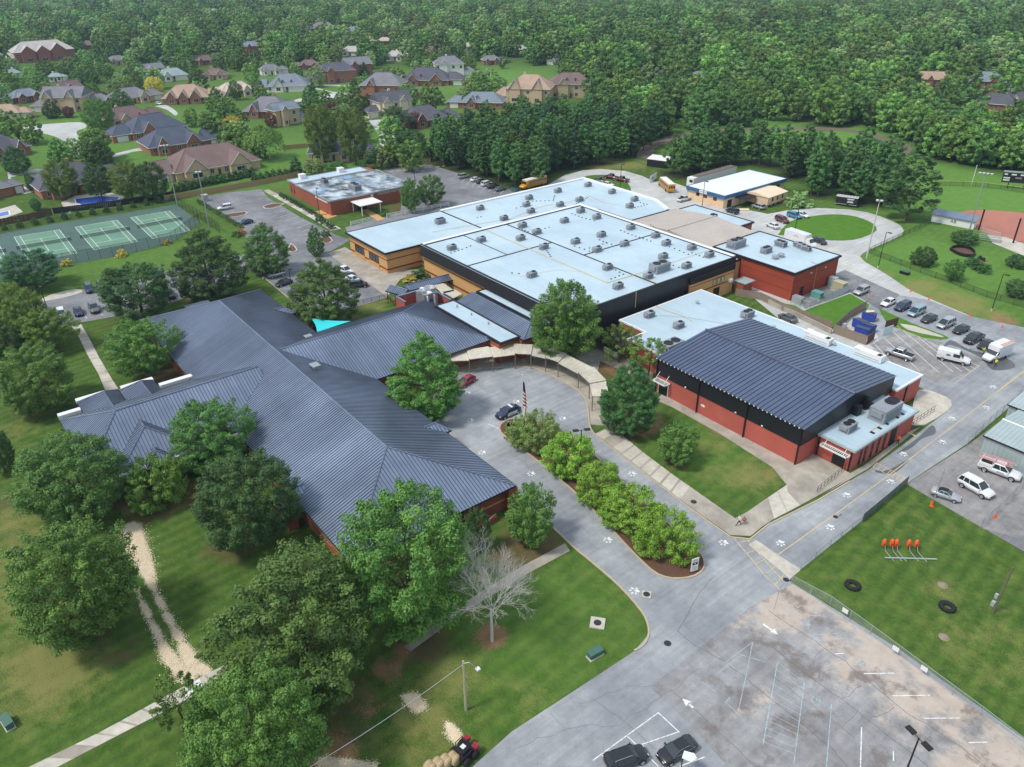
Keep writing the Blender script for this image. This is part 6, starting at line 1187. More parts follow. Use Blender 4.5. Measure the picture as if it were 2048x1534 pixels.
# garden pools
for lb, px, cp in (('blue rectangular garden pool with pale terrace behind the tennis courts', [(150, 398), (205, 392), (240, 395), (235, 402), (165, 411), (152, 407)], [(122, 405), (150, 392), (215, 385), (250, 392), (240, 408), (150, 418), (128, 416)]), ('blue garden pool at the left edge behind the brown fence', [(-8, 428), (18, 422), (20, 430), (-6, 436)], [(-20, 424), (30, 410), (46, 424), (0, 440)])):
    sheet('terrace', cp, 0.06, M_conc); t = thing('swimming_pool', lb, 'pool', tuple(G(*px[0]))); o = t.location
    P = Gs(px); MB().prism([(p.x-o.x, p.y-o.y) for p in P], 0.0, 0.085).build('water', mat('pool_water', lin(44, 96, 190), 0.08, var=0.1, spec=0.7), t); MB().wall([(p.x-o.x, p.y-o.y) for p in P], .4, 0, .12, True).build('coping', M_white, t)
# ------------------------------------------------------------------ woodland and garden trees
VAR = []
for k, lf in [('fpine', 'pine'), ('fpine2', 'pine'), ('fpine3', 'mid'), ('fbroad', 'fresh'), ('fbroad2', 'mid'), ('fbroad3', 'bright'), ('fbroad', 'pale'), ('fbroad2', 'olive'), ('fbroad3', 'mid'), ('fpine2', 'blue')]:
    m = TREE[k][0].copy(); m.materials.clear(); m.materials.append(foliage('far_%s_%s' % (k, lf), *FC[F[lf].name], .16, (.75, .62), .03)); VAR.append((m, TREE[k][1], TREE[k][2], TREE[k][3]))
def inpoly(x, y, P):
    c = False; j = len(P)-1
    for i in range(len(P)):
        if (P[i][1] > y) != (P[j][1] > y) and x < (P[j][0]-P[i][0])*(y-P[i][1])/(P[j][1]-P[i][1])+P[i][0]: c = not c
        j = i
    return c
PINEWOOD = [(862, 332), (872, 305), (900, 288), (960, 278), (1060, 272), (1200, 258), (1290, 270), (1302, 290), (1286, 305), (1235, 322), (1180, 334), (1130, 344), (1092, 362), (1075, 374), (1010, 373), (940, 346), (900, 338)]
PINES2 = [(1334, 340), (1370, 322), (1430, 312), (1500, 318), (1570, 330), (1640, 338), (1700, 345), (1775, 350), (1790, 400), (1765, 418), (1700, 408), (1650, 398), (1600, 384), (1585, 362), (1560, 345), (1500, 332), (1440, 338), (1385, 352), (1345, 356)]
RIGHTWOOD = [(1090, 235), (1200, 257), (1290, 268), (1318, 276), (1440, 256), (1560, 250), (1700, 252), (1780, 268), (1820, 290), (1836, 318), (1900, 328), (1990, 338), (2140, 352), (2700, 330), (2700, 40), (1010, 60), (1010, 118), (1110, 140), (1150, 150)]
CLEAR = [[(40, 240), (170, 240), (190, 262), (190, 312), (130, 312), (40, 270)], [(480, 170), (560, 170), (705, 178), (705, 205), (560, 210), (480, 200)], [(730, 240), (800, 240), (810, 295), (750, 295)], [(880, 150), (960, 148), (1030, 150), (1030, 175), (930, 182), (880, 170)], [(190, 268), (320, 265), (330, 345), (230, 345)], [(560, 278), (740, 290), (760, 345), (560, 345)], [(785, 148), (830, 150), (830, 178), (785, 178)]]
rw = random.Random(11); IND, STUFF, CNT = [], [], [0, 0]
def clear_of_houses(x, y, k=1.0, cl=.09):
    for hx, hy, hr, hg in HOUSES:
        dx, dy = x-hx, y-hy
        if dx*dx+dy*dy < (hr*k+3)**2: return False
        # keep a short view corridor towards the drone
        n = math.hypot(hx, hy); ux, uy = -hx/n, -hy/n; al = dx*ux+dy*uy; ac = abs(-dx*uy+dy*ux)
        if 0 < al < hr+n*cl and ac < hr*.8: return False
    return True
d = 205.0
while d < 1750:
    sp = 5.6 if d < 330 else 7.0 if d < 600 else 8.5 if d < 1000 else 11
    nA = int(1.6*d/sp)
    for i in range(nA):
        an = -0.8+1.6*(i+rw.uniform(0, .9))/nA; dd = d+rw.uniform(-.45, .45)*sp
        x, y = cam2w(math.sin(an)*dd, math.cos(an)*dd); px, py = PJ((x, y, 0))
        if py > 445 or px < -600 or px > 2650: continue
        v = None; p2 = PINEWOOD and inpoly(px, py, PINEWOOD)
        if p2: v = rw.choice([0, 1, 1, 2, 9]); sc = rw.uniform(.72, 1.0)
        elif inpoly(px, py, PINES2): v = rw.choice([1, 1, 0]) if rw.random() < .9 else None; sc = rw.uniform(.78, .95) if px < 1560 else rw.uniform(.7, 1.0)
        elif inpoly(px, py, RIGHTWOOD):
            if rw.random() < .66 and clear_of_houses(x, y, 1, .12): v = rw.choice([3, 3, 4, 5, 5, 7, 8, 6, 8] if py < 200 else [3, 4, 4, 8, 3, 7]); sc = rw.uniform(.85, 1.25)*(1 if d < 420 else rw.choice([1, 1.25, 1.5]))
        elif py < 345 and px < 1010 and d > 225:
            dens = .72 if py < 70 else .6 if py < 105 else .48 if py < 160 else .4 if py < 230 else .28
            if rw.random() < dens and clear_of_houses(x, y) and not any(inpoly(px, py, c) for c in CLEAR): v = rw.choice([3, 4, 5, 6, 7, 8, 3, 5, 6]); sc = rw.uniform(.5, 1.05) if py > 130 else rw.uniform(.8, 1.5)
        elif py < 60: v = rw.choice([3, 4, 5, 6, 7]); sc = rw.uniform(.8, 1.2)
        if v is None: continue
        kd = 0 if v in (0, 1, 2, 9) else 1; near = CNT[kd] < 300 and -40 < px < 2088; CNT[kd] += near
        (IND if near else STUFF).append((x, y, v, sc, rw.uniform(0, 6.28), px, py))
    d += sp
def wood_label(px, py, v):
    if inpoly(px, py, PINEWOOD): return 'tall pine in the dense wood between the houses and the white roofs', 'pines in the middle wood'
    if inpoly(px, py, PINES2): return 'tall pine in the grove behind the field house', 'pines behind the field house'
    if px > 1010: return 'leafy tree in the right-hand wood beyond the running track', 'trees in the right-hand wood'
    return 'leafy garden tree among the houses of the estate', 'garden trees on the estate'
first = {}
for x, y, v, sc, rz, px, py in IND:
    m, tm, R_, H_ = VAR[v]; lb, gp = wood_label(px, py, v)
    t = thing('pine_tree' if v in (0, 1, 2, 9) else 'tree', lb, 'tree', (x, y, 0), rz, gp, (sc, sc, sc*rw.uniform(.9, 1.1)))
    ob('trunk', tm, M_bark, t); c = ob('crown', m, None, t); first.setdefault(v, c)
for v in range(len(VAR)):
    if v not in first:                                     # kinds only seen far away get one real tree as well
        for s in STUFF:
            if s[2] == v:
                x, y, _, sc, rz, px, py = s; lb, gp = wood_label(px, py, v); t = thing('tree', lb, 'tree', (x, y, 0), rz, gp, (sc,)*3); ob('trunk', VAR[v][1], M_bark, t); first[v] = ob('crown', VAR[v][0], None, t); STUFF.remove(s); break
for x, y, v, sc, rz, px, py in IND+STUFF[:1500]:
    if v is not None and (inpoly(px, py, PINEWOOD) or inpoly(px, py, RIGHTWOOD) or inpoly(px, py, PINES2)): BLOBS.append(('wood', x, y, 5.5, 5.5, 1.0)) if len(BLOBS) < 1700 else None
def far_wood():
    m = bpy.data.meshes.new('far_wood'); P = [(x, y, 0) for x, y, *_ in STUFF]; m.from_pydata(P, [], [])
    for nm, ty, vals in (('kind_i', 'INT', [s[2] for s in STUFF]), ('scl', 'FLOAT', [s[3] for s in STUFF]), ('rz', 'FLOAT', [s[4] for s in STUFF])): a = m.attributes.new(nm, ty, 'POINT'); a.data.foreach_set('value', vals)
    o = ob('far_wood', m); tag(o, 'distant mass of green trees filling the hills beyond the estate', 'wood'); o['kind'] = 'stuff'
    ng = bpy.data.node_groups.new('far_wood', 'GeometryNodeTree'); ng.interface.new_socket('Geometry', in_out='INPUT', socket_type='NodeSocketGeometry'); ng.interface.new_socket('Geometry', in_out='OUTPUT', socket_type='NodeSocketGeometry')
    N = ng.nodes; gi = N.new('NodeGroupInput'); go = N.new('NodeGroupOutput'); jn = N.new('GeometryNodeJoinGeometry')
    at = lambda k, ty: (lambda n: (setattr(n, 'data_type', ty), n.inputs[0].__setattr__('default_value', k), n)[2])(N.new('GeometryNodeInputNamedAttribute'))
    s_ = at('scl', 'FLOAT'); r_ = at('rz', 'FLOAT'); k_ = at('kind_i', 'INT'); cx = N.new('ShaderNodeCombineXYZ'); ng.links.new(r_.outputs[0], cx.inputs[2])
    for v in sorted({s[2] for s in STUFF}):
        oi = N.new('GeometryNodeObjectInfo'); oi.transform_space = 'ORIGINAL'; oi.inputs[0].default_value = first[v]
        ip = N.new('GeometryNodeInstanceOnPoints'); cmp = N.new('FunctionNodeCompare'); cmp.data_type = 'INT'; cmp.operation = 'EQUAL'; ng.links.new(k_.outputs[0], cmp.inputs[2]); cmp.inputs[3].default_value = v
        ng.links.new(gi.outputs[0], ip.inputs['Points']); ng.links.new(cmp.outputs[0], ip.inputs['Selection']); ng.links.new(oi.outputs['Geometry'], ip.inputs['Instance']); ng.links.new(cx.outputs[0], ip.inputs['Rotation']); ng.links.new(s_.outputs[0], ip.inputs['Scale']); ng.links.new(ip.outputs[0], jn.inputs[0])
    ng.links.new(jn.outputs[0], go.inputs[0]); md = o.modifiers.new('scatter', 'NODES'); md.node_group = ng
far_wood()
# picked-out garden and street trees
for a in [((780//4, 1052//4), 66, 188, 'maple', 'bright', 'round green street tree on the grass corner by the cul-de-sac'), ((797//4, 1330//4), 50, 270, 'oak', 'mid', 'green tree beside the curving drive of the navy roofed houses'), ((28, 346), 56, 285, 'oak', 'dark', 'dark green tree at the left edge below the cul-de-sac'), ((60, 385), 20, 345, 'small', 'dark', 'little tree at the corner of the left lane'), ((100, 236), 36, 194, 'oak', 'dark', 'dark conical tree in front of the grey gabled house'), ((240, 222), 46, 172, 'oak', 'mid', 'dense oval tree left of the tan roofed house'), ((308, 195), 42, 148, 'maple', 'gold', 'yellow tree beside the teal roofed house'), ((466, 282), 48, 226, 'maple', 'gold', 'yellow tree beside the weeping willow'), ((525, 318), 84, 245, 'willow', 'olive', 'weeping willow behind the brown roofed bungalow'), ((470, 200), 28, 157, 'small', 'mid', 'round clipped tree in front of the cream house'), ((516, 200), 26, 155, 'small', 'mid', 'round tree right of the cream house'),
 ((640, 325), 66, 200, 'open', 'olive', 'tall bare trunked tree left of the navy roofed beige house'), ((706, 330), 62, 205, 'open', 'olive', 'tall bare trunked tree right of the navy roofed beige house'), ((790, 262), 60, 205, 'open', 'dark', 'dark street tree on the corner lawn by the street'), ((735, 225), 30, 183, 'oak', 'dark', 'dark narrow tree beside the grey hip roofed house'), ((708, 186), 24, 155, 'oak', 'dark', 'dark small tree on the street corner lawn'), ((620, 205), 38, 165, 'oak', 'dark', 'dark tree beside the dormered blue grey house'), ((662, 230), 26, 200, 'small', 'maroon', 'maroon leaved tree on the lawn left of the street'), ((832, 256), 34, 220, 'small', 'maroon', 'maroon tree against the dark hip roofed brick house'), ((540, 255), 26, 220, 'small', 'maroon', 'maroon bush in front of the grey brown house'), ((820, 310), 66, 252, 'maple', 'dark', 'dark rounded tree at the end of the street by the pine wood'), ((728, 152), 22, 120, 'cedar', 'blue', 'blue green conifer in front of the brick gable'), ((952, 170), 22, 148, 'small', 'pale', 'pale flowering tree low on the green hill'), ((1003, 176), 22, 152, 'small', 'pale', 'white blossoming tree on the green hill'), ((930, 205), 40, 168, 'crape', 'pale', 'pale blossoming bushes below the green hill'), ((945, 192), 16, 165, 'cedar', 'dark', 'dark conical tree below the green hill'), ((60, 242), 18, 226, 'small', 'maroon', 'small maroon tree by the left street'), ((135, 235), 26, 210, 'small', 'maroon', 'maroon shrub in front of the grey gabled house'), ((195, 205), 40, 178, 'small', 'maroon', 'maroon tree behind the round street tree'),
 ((120, 400), 66, 312, 'open', 'olive', 'thin olive tree over the dark roofed house above the courts'), ((195, 398), 60, 320, 'open', 'dark', 'thin dark tree over the garden pool'), ((255, 402), 66, 315, 'open', 'olive', 'olive tree right of the garden pool'), ((300, 400), 64, 316, 'maple', 'dark', 'dark rounded tree right of the pool above the court fence'), ((70, 420), 24, 394, 'small', 'dark', 'dark bush by the brown fence at the far side of the courts'), ((590, 345), 36, 305, 'cedar', 'dark', 'dark conical tree behind the brick hall'), ((628, 350), 44, 312, 'open', 'pale', 'grey green bushy tree behind the brick hall'), ((672, 348), 46, 318, 'open', 'mid', 'rounded tree behind the brick hall roof')]:
    tree_px(*a, dirt=0)
# clipped hedges: rows of single conifers and shrubs
def hedge(p0, p1, n, kind, leaf, rad, H, label, group, nm='hedge_shrub'):
    a, b = G(*p0), G(*p1)
    for i in range(n):
        q = a.lerp(b, i/(n-1)); s = rw.uniform(.88, 1.12); place_tree(nm, kind, leaf, (q.x, q.y), rad*s, H*s, (label+', %s from the left') % ORD[i+1], 'shrub', group)
hedge((352, 384), (505, 352), 14, 'arbor', 'dark', 1.7, 3.3, 'clipped conical evergreen in the hedge below the brown bungalow', 'evergreen hedge below the bungalow')
hedge((735, 338), (858, 322), 12, 'arbor', 'dark', 2.0, 6.5, 'tall narrow conifer in the screen behind the brick hall', 'conifer screen behind the brick hall')
hedge((510, 362), (585, 350), 7, 'arbor', 'dark', 1.6, 3.2, 'clipped evergreen in the hedge left of the brick hall', 'evergreen hedge by the brick hall')
hedge((398, 405), (482, 456), 14, 'shrub', 'mid', .95, 1.2, 'round clipped shrub edging the visitor car park', 'round shrubs along the visitor car park')
hedge((562, 392), (640, 436), 15, 'shrub', 'dark', .95, 1.3, 'round shrub beside the pale pavement of the brick hall', 'round shrubs beside the brick hall')
hedge((640, 442), (665, 458), 4, 'shrub', 'dark', 1.3, 1.6, 'larger round shrub at the end of the brick hall lawn', 'larger shrubs by the brick hall')
hedge((10, 460), (345, 402), 13, 'shrub', 'dark', 1.0, 2.2, 'young upright shrub on the bank behind the tennis courts', 'shrubs behind the courts')
hedge((1942, 532), (1968, 545), 3, 'shrub', 'dark', 1.9, 2.4, 'dark rounded bush on the fenced lawn by the oval trough', 'bushes by the oval trough')
for i, (p, lb) in enumerate([((822, 562), 'yellow green shrub in the courtyard lawn'), ((700, 330), 'x')][:1]): g = G(*p); place_tree('shrub', 'shrub', 'gold', g, 2.2, 1.3, lb, 'shrub')
g = G(842, 556); place_tree('shrub', 'shrub', 'dark', g, 3.2, 1.9, 'dark rounded shrub next to the yellow one in the courtyard', 'shrub')
for (px, py), r_, lf, lb in [((772, 432), 1.4, 'mid', 'round shrub beside the brick hall entrance walk'), ((651, 473), 1.5, 'dark', 'low dark shrub on the car park island'), ((244, 512), 1.6, 'gold', 'yellow shrub along the front court fence, middle one'), ((134, 531), 1.6, 'gold', 'yellow shrub along the front court fence, left one'), ((333, 489), 1.3, 'gold', 'yellow shrub along the front court fence, right one'), ((22, 550), 1.4, 'gold', 'yellow shrub at the left edge by the court'), ((475, 473), 1.6, 'mid', 'green shrub beside the terracotta box'), ((140, 822), 1.2, 'dark', 'small dark shrub behind the white gutters'), ((1598, 412), 4.0, 'pale', 'pale loose bush beside the portable building')]:
    place_tree('shrub', 'shrub', lf, G(px, py), r_, r_*1.15, lb, 'shrub')
# ------------------------------------------------------------------ vehicles (front = local +X)
CK = {
 'sedan': dict(L=4.6, st=[(-2.3, .68, .45, .80), (-2.15, .82, .30, .96), (-1.5, .89, .24, 1.02), (-.2, .90, .22, .98), (1.0, .89, .24, .94), (1.85, .83, .27, .80), (2.22, .68, .36, .62)], cab=(-1.85, 1.05, -1.15, .25, .96, 1.42, .80, .60), ax=1.38, wr=.33),
 'coupe': dict(L=4.3, st=[(-2.1, .68, .45, .82), (-1.95, .84, .30, .95), (-1.3, .90, .24, .98), (-.2, .88, .22, .94), (.8, .88, .24, .90), (1.7, .82, .27, .76), (2.1, .66, .36, .58)], cab=(-1.25, .75, -.75, .05, .92, 1.28, .76, .56), ax=1.3, wr=.33),
 'suv': dict(L=4.7, st=[(-2.32, .78, .50, .95), (-2.22, .88, .36, 1.10), (-1.5, .94, .30, 1.12), (-.2, .95, .28, 1.08), (1.0, .94, .30, 1.05), (1.9, .88, .32, .95), (2.3, .74, .42, .74)], cab=(-2.25, 1.15, -1.95, .40, 1.06, 1.70, .86, .70), ax=1.42, wr=.38),
 'minivan': dict(L=5.0, st=[(-2.5, .78, .45, .95), (-2.4, .92, .32, 1.08), (-1.5, .97, .26, 1.10), (-.2, .97, .24, 1.06), (1.2, .96, .26, 1.02), (2.1, .88, .30, .86), (2.48, .72, .40, .66)], cab=(-2.42, 1.65, -2.15, .55, 1.04, 1.74, .90, .72), ax=1.5, wr=.36),
 'pickup': dict(L=5.6, st=[(-2.78, .92, .50, 1.10), (-2.7, .96, .42, 1.15), (-1.0, .98, .38, 1.15), (.3, .98, .36, 1.14), (1.3, .97, .36, 1.12), (2.3, .93, .38, 1.04), (2.75, .80, .46, .82)], cab=(-.95, 1.35, -.75, .55, 1.12, 1.82, .90, .74), ax=1.75, wr=.42, bed=(-2.62, -1.02)),
}
def loft(st):
    mb = MB(); n = len(st)
    for x, w_, zl, zt in st:
        zm = zl+(zt-zl)*.55
        mb.v += [(x, -w_*.90, zl), (x, -w_, zm), (x, -w_*.92, zt-.04), (x, -w_*.80, zt), (x, w_*.80, zt), (x, w_*.92, zt-.04), (x, w_, zm), (x, w_*.90, zl)]
    for i in range(n-1):
        a, b = i*8, (i+1)*8
        for k in range(8): j = (k+1) % 8; mb.f.append((a+k, b+k, b+j, a+j))
    mb.f.append(tuple(range(0, 8))); mb.f.append(tuple(range((n-1)*8+7, (n-1)*8-1, -1))); return mb
def frust(c, k0=0.0, k1=1.0):
    b0, b1, t0, t1, z0, z1, wb, wt = c; P = lambda k: [(b0+(t0-b0)*k, -(wb+(wt-wb)*k), z0+(z1-z0)*k), (b1+(t1-b1)*k, -(wb+(wt-wb)*k), z0+(z1-z0)*k), (b1+(t1-b1)*k, wb+(wt-wb)*k, z0+(z1-z0)*k), (b0+(t0-b0)*k, wb+(wt-wb)*k, z0+(z1-z0)*k)]
    return P(k0), P(k1)
def car_parts(k):
    s = CK[k]; mb = loft(s['st']); body = mb.mesh('body', True)
    A, B = frust(s['cab']); gb = MB()
    for i in range(4): j = (i+1) % 4; gb.face([A[i], A[j], B[j], B[i]])
    glass_ = gb.mesh('windows'); c = s['cab']; tb = MB(); B2 = [(x, y*.93, z+.05) for x, y, z in B]
    B0 = [(x*1.0, y*1.015, z-.03) for x, y, z in B]
    for i in range(4): j = (i+1) % 4; tb.face([B0[i], B0[j], B[j], B[i]]); tb.face([B[i], B[j], B2[j], B2[i]])
    tb.face(B2)
    for i in range(4): tb.tube(Vector(A[i]), Vector(B[i]), .055, n=4)
    for y in (-1, 1):
        xm = (c[0]+c[1])/2-.05; tb.tube((xm, y*c[6]*1.005, c[4]), ((c[2]+c[3])/2, y*c[7]*1.005, c[5]), .045, n=4)
        if k in ('suv', 'minivan'): tb.tube((c[0]+.75, y*c[6]*1.005, c[4]), (c[2]+.55, y*c[7]*1.005, c[5]), .05, n=4)
    roof = tb.mesh('roof')
    w_ = MB().lathe([(0, -.1), (s['wr']*.95, -.1), (s['wr'], -.06), (s['wr'], .1), (s['wr']*.7, .1)], 14).mesh('wheel', True); rim = MB().lathe([(s['wr']*.66, .105), (s['wr']*.6, .085), (.08, .10), (0, .10)], 10).mesh('rim')
    x1 = s['st'][-1][0]; x0 = s['st'][0][0]; wf = s['st'][-1][1]; zf_ = s['st'][-1][3]; wb_ = s['st'][0][1]; zb = s['st'][0][3]
    hl = MB().box(x1-.32, x1-.05, -.13, .13, zf_-.08, zf_+.05).mesh('headlight'); tl = MB().box(x0-.03, x0+.12, -.12, .12, zb-.18, zb).mesh('taillight')
    mi = MB().box(-.08, .08, -.1, .1, -.07, .07).mesh('mirror'); gl = MB().box(x1-.06, x1+.015, -wf*.6, wf*.6, zf_-.24, zf_-.1).mesh('grille')
    return dict(body=body, windows=glass_, roof=roof, wheel=w_, rim=rim, hl=hl, tl=tl, mi=mi, gl=gl, hw=(wf*.8, wb_*.86))
CARS = {k: car_parts(k) for k in CK}
PC = {'white': paint('car_white', (.72, .73, .74)), 'silver': paint('car_silver', (.46, .48, .5), .3, .4), 'grey': paint('car_grey', (.14, .15, .165), .3, .3), 'black': paint('car_black', (.012, .012, .015)), 'navy': paint('car_navy', (.018, .03, .09)), 'blue': paint('car_blue', (.03, .10, .28)), 'steel': paint('car_steel_blue', (.30, .42, .5), .3, .3), 'red': paint('car_red', (.32, .01, .03)), 'maroon': paint('car_maroon', (.14, .015, .02)), 'teal': paint('car_teal', (.02, .2, .34)), 'charcoal': paint('car_charcoal', (.04, .042, .05), .3, .3), 'yellow': paint('bus_yellow', (.62, .30, .015), .35)}
def car(kind, col, c, front, label, group=None, sc=0.96, small=False):
    """c = photo position of the middle of the car on the ground, front = a photo position ahead of it"""
    a, b = G(*c), G(*front); d = b-a; p = CARS[kind]; s = CK[kind]
    t = thing('pickup_truck' if kind == 'pickup' else 'car', label, 'pickup' if kind == 'pickup' else 'car', (a.x, a.y, .035), math.atan2(d.y, d.x), group, (sc,)*3); m = PC[col]
    ob('body', p['body'], m, t); ob('windows', p['windows'], M_carglass, t); ob('roof', p['roof'], m, t)
    for sx in (-1, 1):
        for sy in (-1, 1):
            w_ = ob('wheel', p['wheel'], M_tyre, t, (sx*s['ax'], sy*(s['st'][3][1]-.07), s['wr']-.02)); w_.rotation_euler = (R(-90*sy), 0, 0); ob('rim', p['rim'], M_chrome, w_)
    for sy in (-1, 1): ob('headlight', p['hl'], M_lampw, t, (0, sy*p['hw'][0]*.9, 0)); ob('taillight', p['tl'], M_red, t, (0, sy*p['hw'][1]*.9, 0)); ob('mirror', p['mi'], m, t, (s['cab'][1]-.25, sy*(s['cab'][6]+.16), s['cab'][4]+.08))
    ob('grille', p['gl'], M_dark, t)
    if 'bed' in s: x0, x1 = s['bed']; MB().box(x0, x1, -.74, .74, 1.10, 1.165).build('bed_liner', M_dark, t)
    return t
RD = (-26, 12)   # right row: noses point down-left in the picture
def rowcar(kind, col, x, y, lb, d=RD): car(kind, col, c8(x, y), (c8(x, y)[0]+d[0], c8(x, y)[1]+d[1]), lb, 'cars in the service yard')
rowcar('suv', 'silver', 742, 812, 'silver crossover parked apart beside the grey fence'); rowcar('sedan', 'white', 958, 903, 'white car with damaged nose at the upper end of the yard row'); rowcar('suv', 'navy', 1070, 938, 'navy crossover, second in the yard row'); rowcar('minivan', 'steel', 1180, 980, 'light steel blue minivan in the yard row'); rowcar('sedan', 'charcoal', 1282, 1033, 'charcoal car between the two minivans in the yard row'); rowcar('minivan', 'silver', 1415, 1075, 'silver minivan in the yard row'); rowcar('sedan', 'black', 1538, 1120, 'black sedan beside the black pickup in the yard row'); rowcar('pickup', 'black', 1638, 1195, 'black pickup in the yard row with a person at its nose'); rowcar('sedan', 'black', 1738, 1245, 'dark sedan at the lower end of the yard row next to the box van')
rowcar('pickup', 'silver', 1045, 1318, 'silver pickup with open tailgate in the stall lot behind the gym', (-30, -10)); rowcar('sedan', 'grey', 152, 1025, 'grey car in the narrow lane behind the wooden fence', (-26, -12)); rowcar('sedan', 'black', 412, 408, 'black car half behind the white box truck', (22, 10))
rowcar('sedan', 'white', 35, 285, 'white car first in the row by the grass oval', (-26, -11)); rowcar('suv', 'maroon', 110, 240, 'maroon crossover by the grass oval', (26, 10)); rowcar('suv', 'teal', 208, 207, 'bright blue crossover by the grass oval', (26, 8)); rowcar('sedan', 'white', 272, 198, 'white car behind the bright blue crossover', (26, 8))
for k, c_, x, y, f, lb in [('suv', 'black', 1464, 426, (-24, -8), 'black suv in front of the field house carport'), ('suv', 'silver', 1516, 417, (-24, -8), 'grey suv beside the portable building'), ('pickup', 'white', 1367, 402, (22, -6), 'white pickup at the end of the container'), ('pickup', 'maroon', 1222, 358, (-24, -4), 'left one of two maroon pickups on the back loop'), ('pickup', 'maroon', 1243, 363, (-24, -4), 'right one of two maroon pickups on the back loop'), ('pickup', 'grey', 1197, 365, (-20, -4), 'dark pickup tucked behind the white parapet'), ('sedan', 'white', 1216, 372, (20, 4), 'white car tucked behind the white parapet'),
    ('suv', 'silver', 928, 356, (22, -4), 'silver car alone in the back car park under the pines'), ('sedan', 'white', 952, 362, (20, -5), 'first white car of the row under the pines'), ('sedan', 'black', 963, 366, (20, -5), 'first dark car of the row under the pines'), ('suv', 'white', 974, 371, (20, -5), 'second white car of the row under the pines'), ('suv', 'black', 986, 376, (20, -5), 'second dark car of the row under the pines'), ('sedan', 'grey', 1001, 381, (20, -5), 'grey car at the end of the row under the pines'),
    ('suv', 'white', 450, 419, (-24, 4), 'white suv near the top of the visitor car park'), ('sedan', 'navy', 492, 448, (-24, 6), 'dark blue sedan beside the hedge of the visitor car park'), ('sedan', 'white', 471, 521, (-20, -8), 'white car peeking from behind the egg shaped tree'), ('suv', 'white', 541, 545, (-24, 6), 'upper one of two pale suvs by the green tree'), ('suv', 'silver', 553, 553, (-24, 6), 'lower one of two pale suvs by the green tree'), ('sedan', 'charcoal', 568, 570, (-24, 8), 'dark sedan below the two pale suvs'), ('suv', 'charcoal', 594, 588, (-24, 8), 'dark suv half hidden by the large egg shaped tree'),
    ('pickup', 'white', 690, 546, (24, 8), 'white pickup right of the large egg shaped tree'), ('sedan', 'charcoal', 700, 556, (24, 8), 'dark car between the white ones right of the egg shaped tree'), ('sedan', 'white', 707, 563, (24, 8), 'white car right of the large egg shaped tree'), ('suv', 'black', 718, 574, (24, -2), 'black suv nearest the courtyard fence'),
    ('suv', 'white', 125, 633, (6, 18), 'white crossover facing the head of the straight path'), ('sedan', 'navy', 158, 628, (8, 18), 'navy sedan next to the white crossover'), ('pickup', 'grey', 189, 621, (9, 18), 'grey pickup next to the navy sedan'), ('suv', 'navy', 180, 582, (8, 18), 'dark blue suv across the lane from the grey pickup'), ('sedan', 'charcoal', 203, 575, (8, 18), 'dark car half hidden behind the round tree'), ('suv', 'white', 228, 612, (8, 16), 'white car under the round tree'), ('suv', 'white', 258, 604, (8, 16), 'second white car under the round tree'), ('sedan', 'blue', 317, 552, (10, 14), 'blue car between the two trees near the courts'), ('suv', 'black', 341, 594, (9, 18), 'black suv beside the lamp post near the slate roof'), ('sedan', 'charcoal', 318, 598, (9, 18), 'dark car beside the black suv near the slate roof'), ('sedan', 'white', 302, 575, (9, 16), 'white car between the trees near the courts'),
    ('sedan', 'red', 932, 768, (-26, 16), 'bright red sedan under the drop-off canopy'), ('sedan', 'charcoal', 893, 812, (-12, 20), 'dark car at the loop kerb behind the bright tree'),
    ('coupe', 'silver', 1890, 995, (28, 9), 'silver convertible with black roof in the staff yard'), ('suv', 'white', 1950, 982, (30, 17), 'large white suv in the staff yard'), ('pickup', 'white', 2018, 932, (28, 12), 'white pickup behind the ladder truck'),
    ('sedan', 'black', 1352, 1508, (-40, 22), 'black sedan with chrome trim at the bottom edge'), ('suv', 'black', 1252, 1524, (38, -14), 'black suv with roof rails at the bottom edge'),
    ('sedan', 'silver', 150, 302, (5, 6), 'pale car parked on the residential street'), ('pickup', 'navy', 748, 309, (16, 2), 'dark pickup in the drive behind the brick hall'), ('sedan', 'white', 318, 209, (14, 4), 'white car in the drive of the tan roofed house'), ('sedan', 'white', 33, 185, (16, 2), 'white car at the far left street'), ('sedan', 'charcoal', 140, 288, (10, 6), 'dark car on the verge of the cul-de-sac')]:
    t = car(k, c_, (x, y), (x+f[0], y+f[1]), lb, None, 0.93 if 'suv with roof' in lb or 'large white' not in lb else 1.05)
    if 'roof rails' in lb:
        for sy in (-1, 1): MB().path([(-1.7, sy*.66, 1.74), (-1.5, sy*.66, 1.80), (.1, sy*.66, 1.80), (.3, sy*.66, 1.74)], .03).build('roof_rail', M_chrome, t)
    if 'black roof' in lb: MB().box(-.85, .15, -.52, .52, 1.29, 1.34).build('soft_top', M_dark, t)
    if 'chrome trim' in lb:
        for sy in (-1, 1): MB().path([(-1.75, sy*.82, .98), (-1.1, sy*.63, 1.40), (.2, sy*.63, 1.40), (1.0, sy*.82, .98), (-1.75, sy*.83, .98)], .02, 4).build('chrome_trim', M_chrome, t)
    if 'large white suv' in lb:
        for sy in (-1, 1): MB().path([(-1.7, sy*.66, 1.74), (-1.5, sy*.66, 1.80), (.1, sy*.66, 1.80)], .03).build('roof_rail', M_chrome, t)
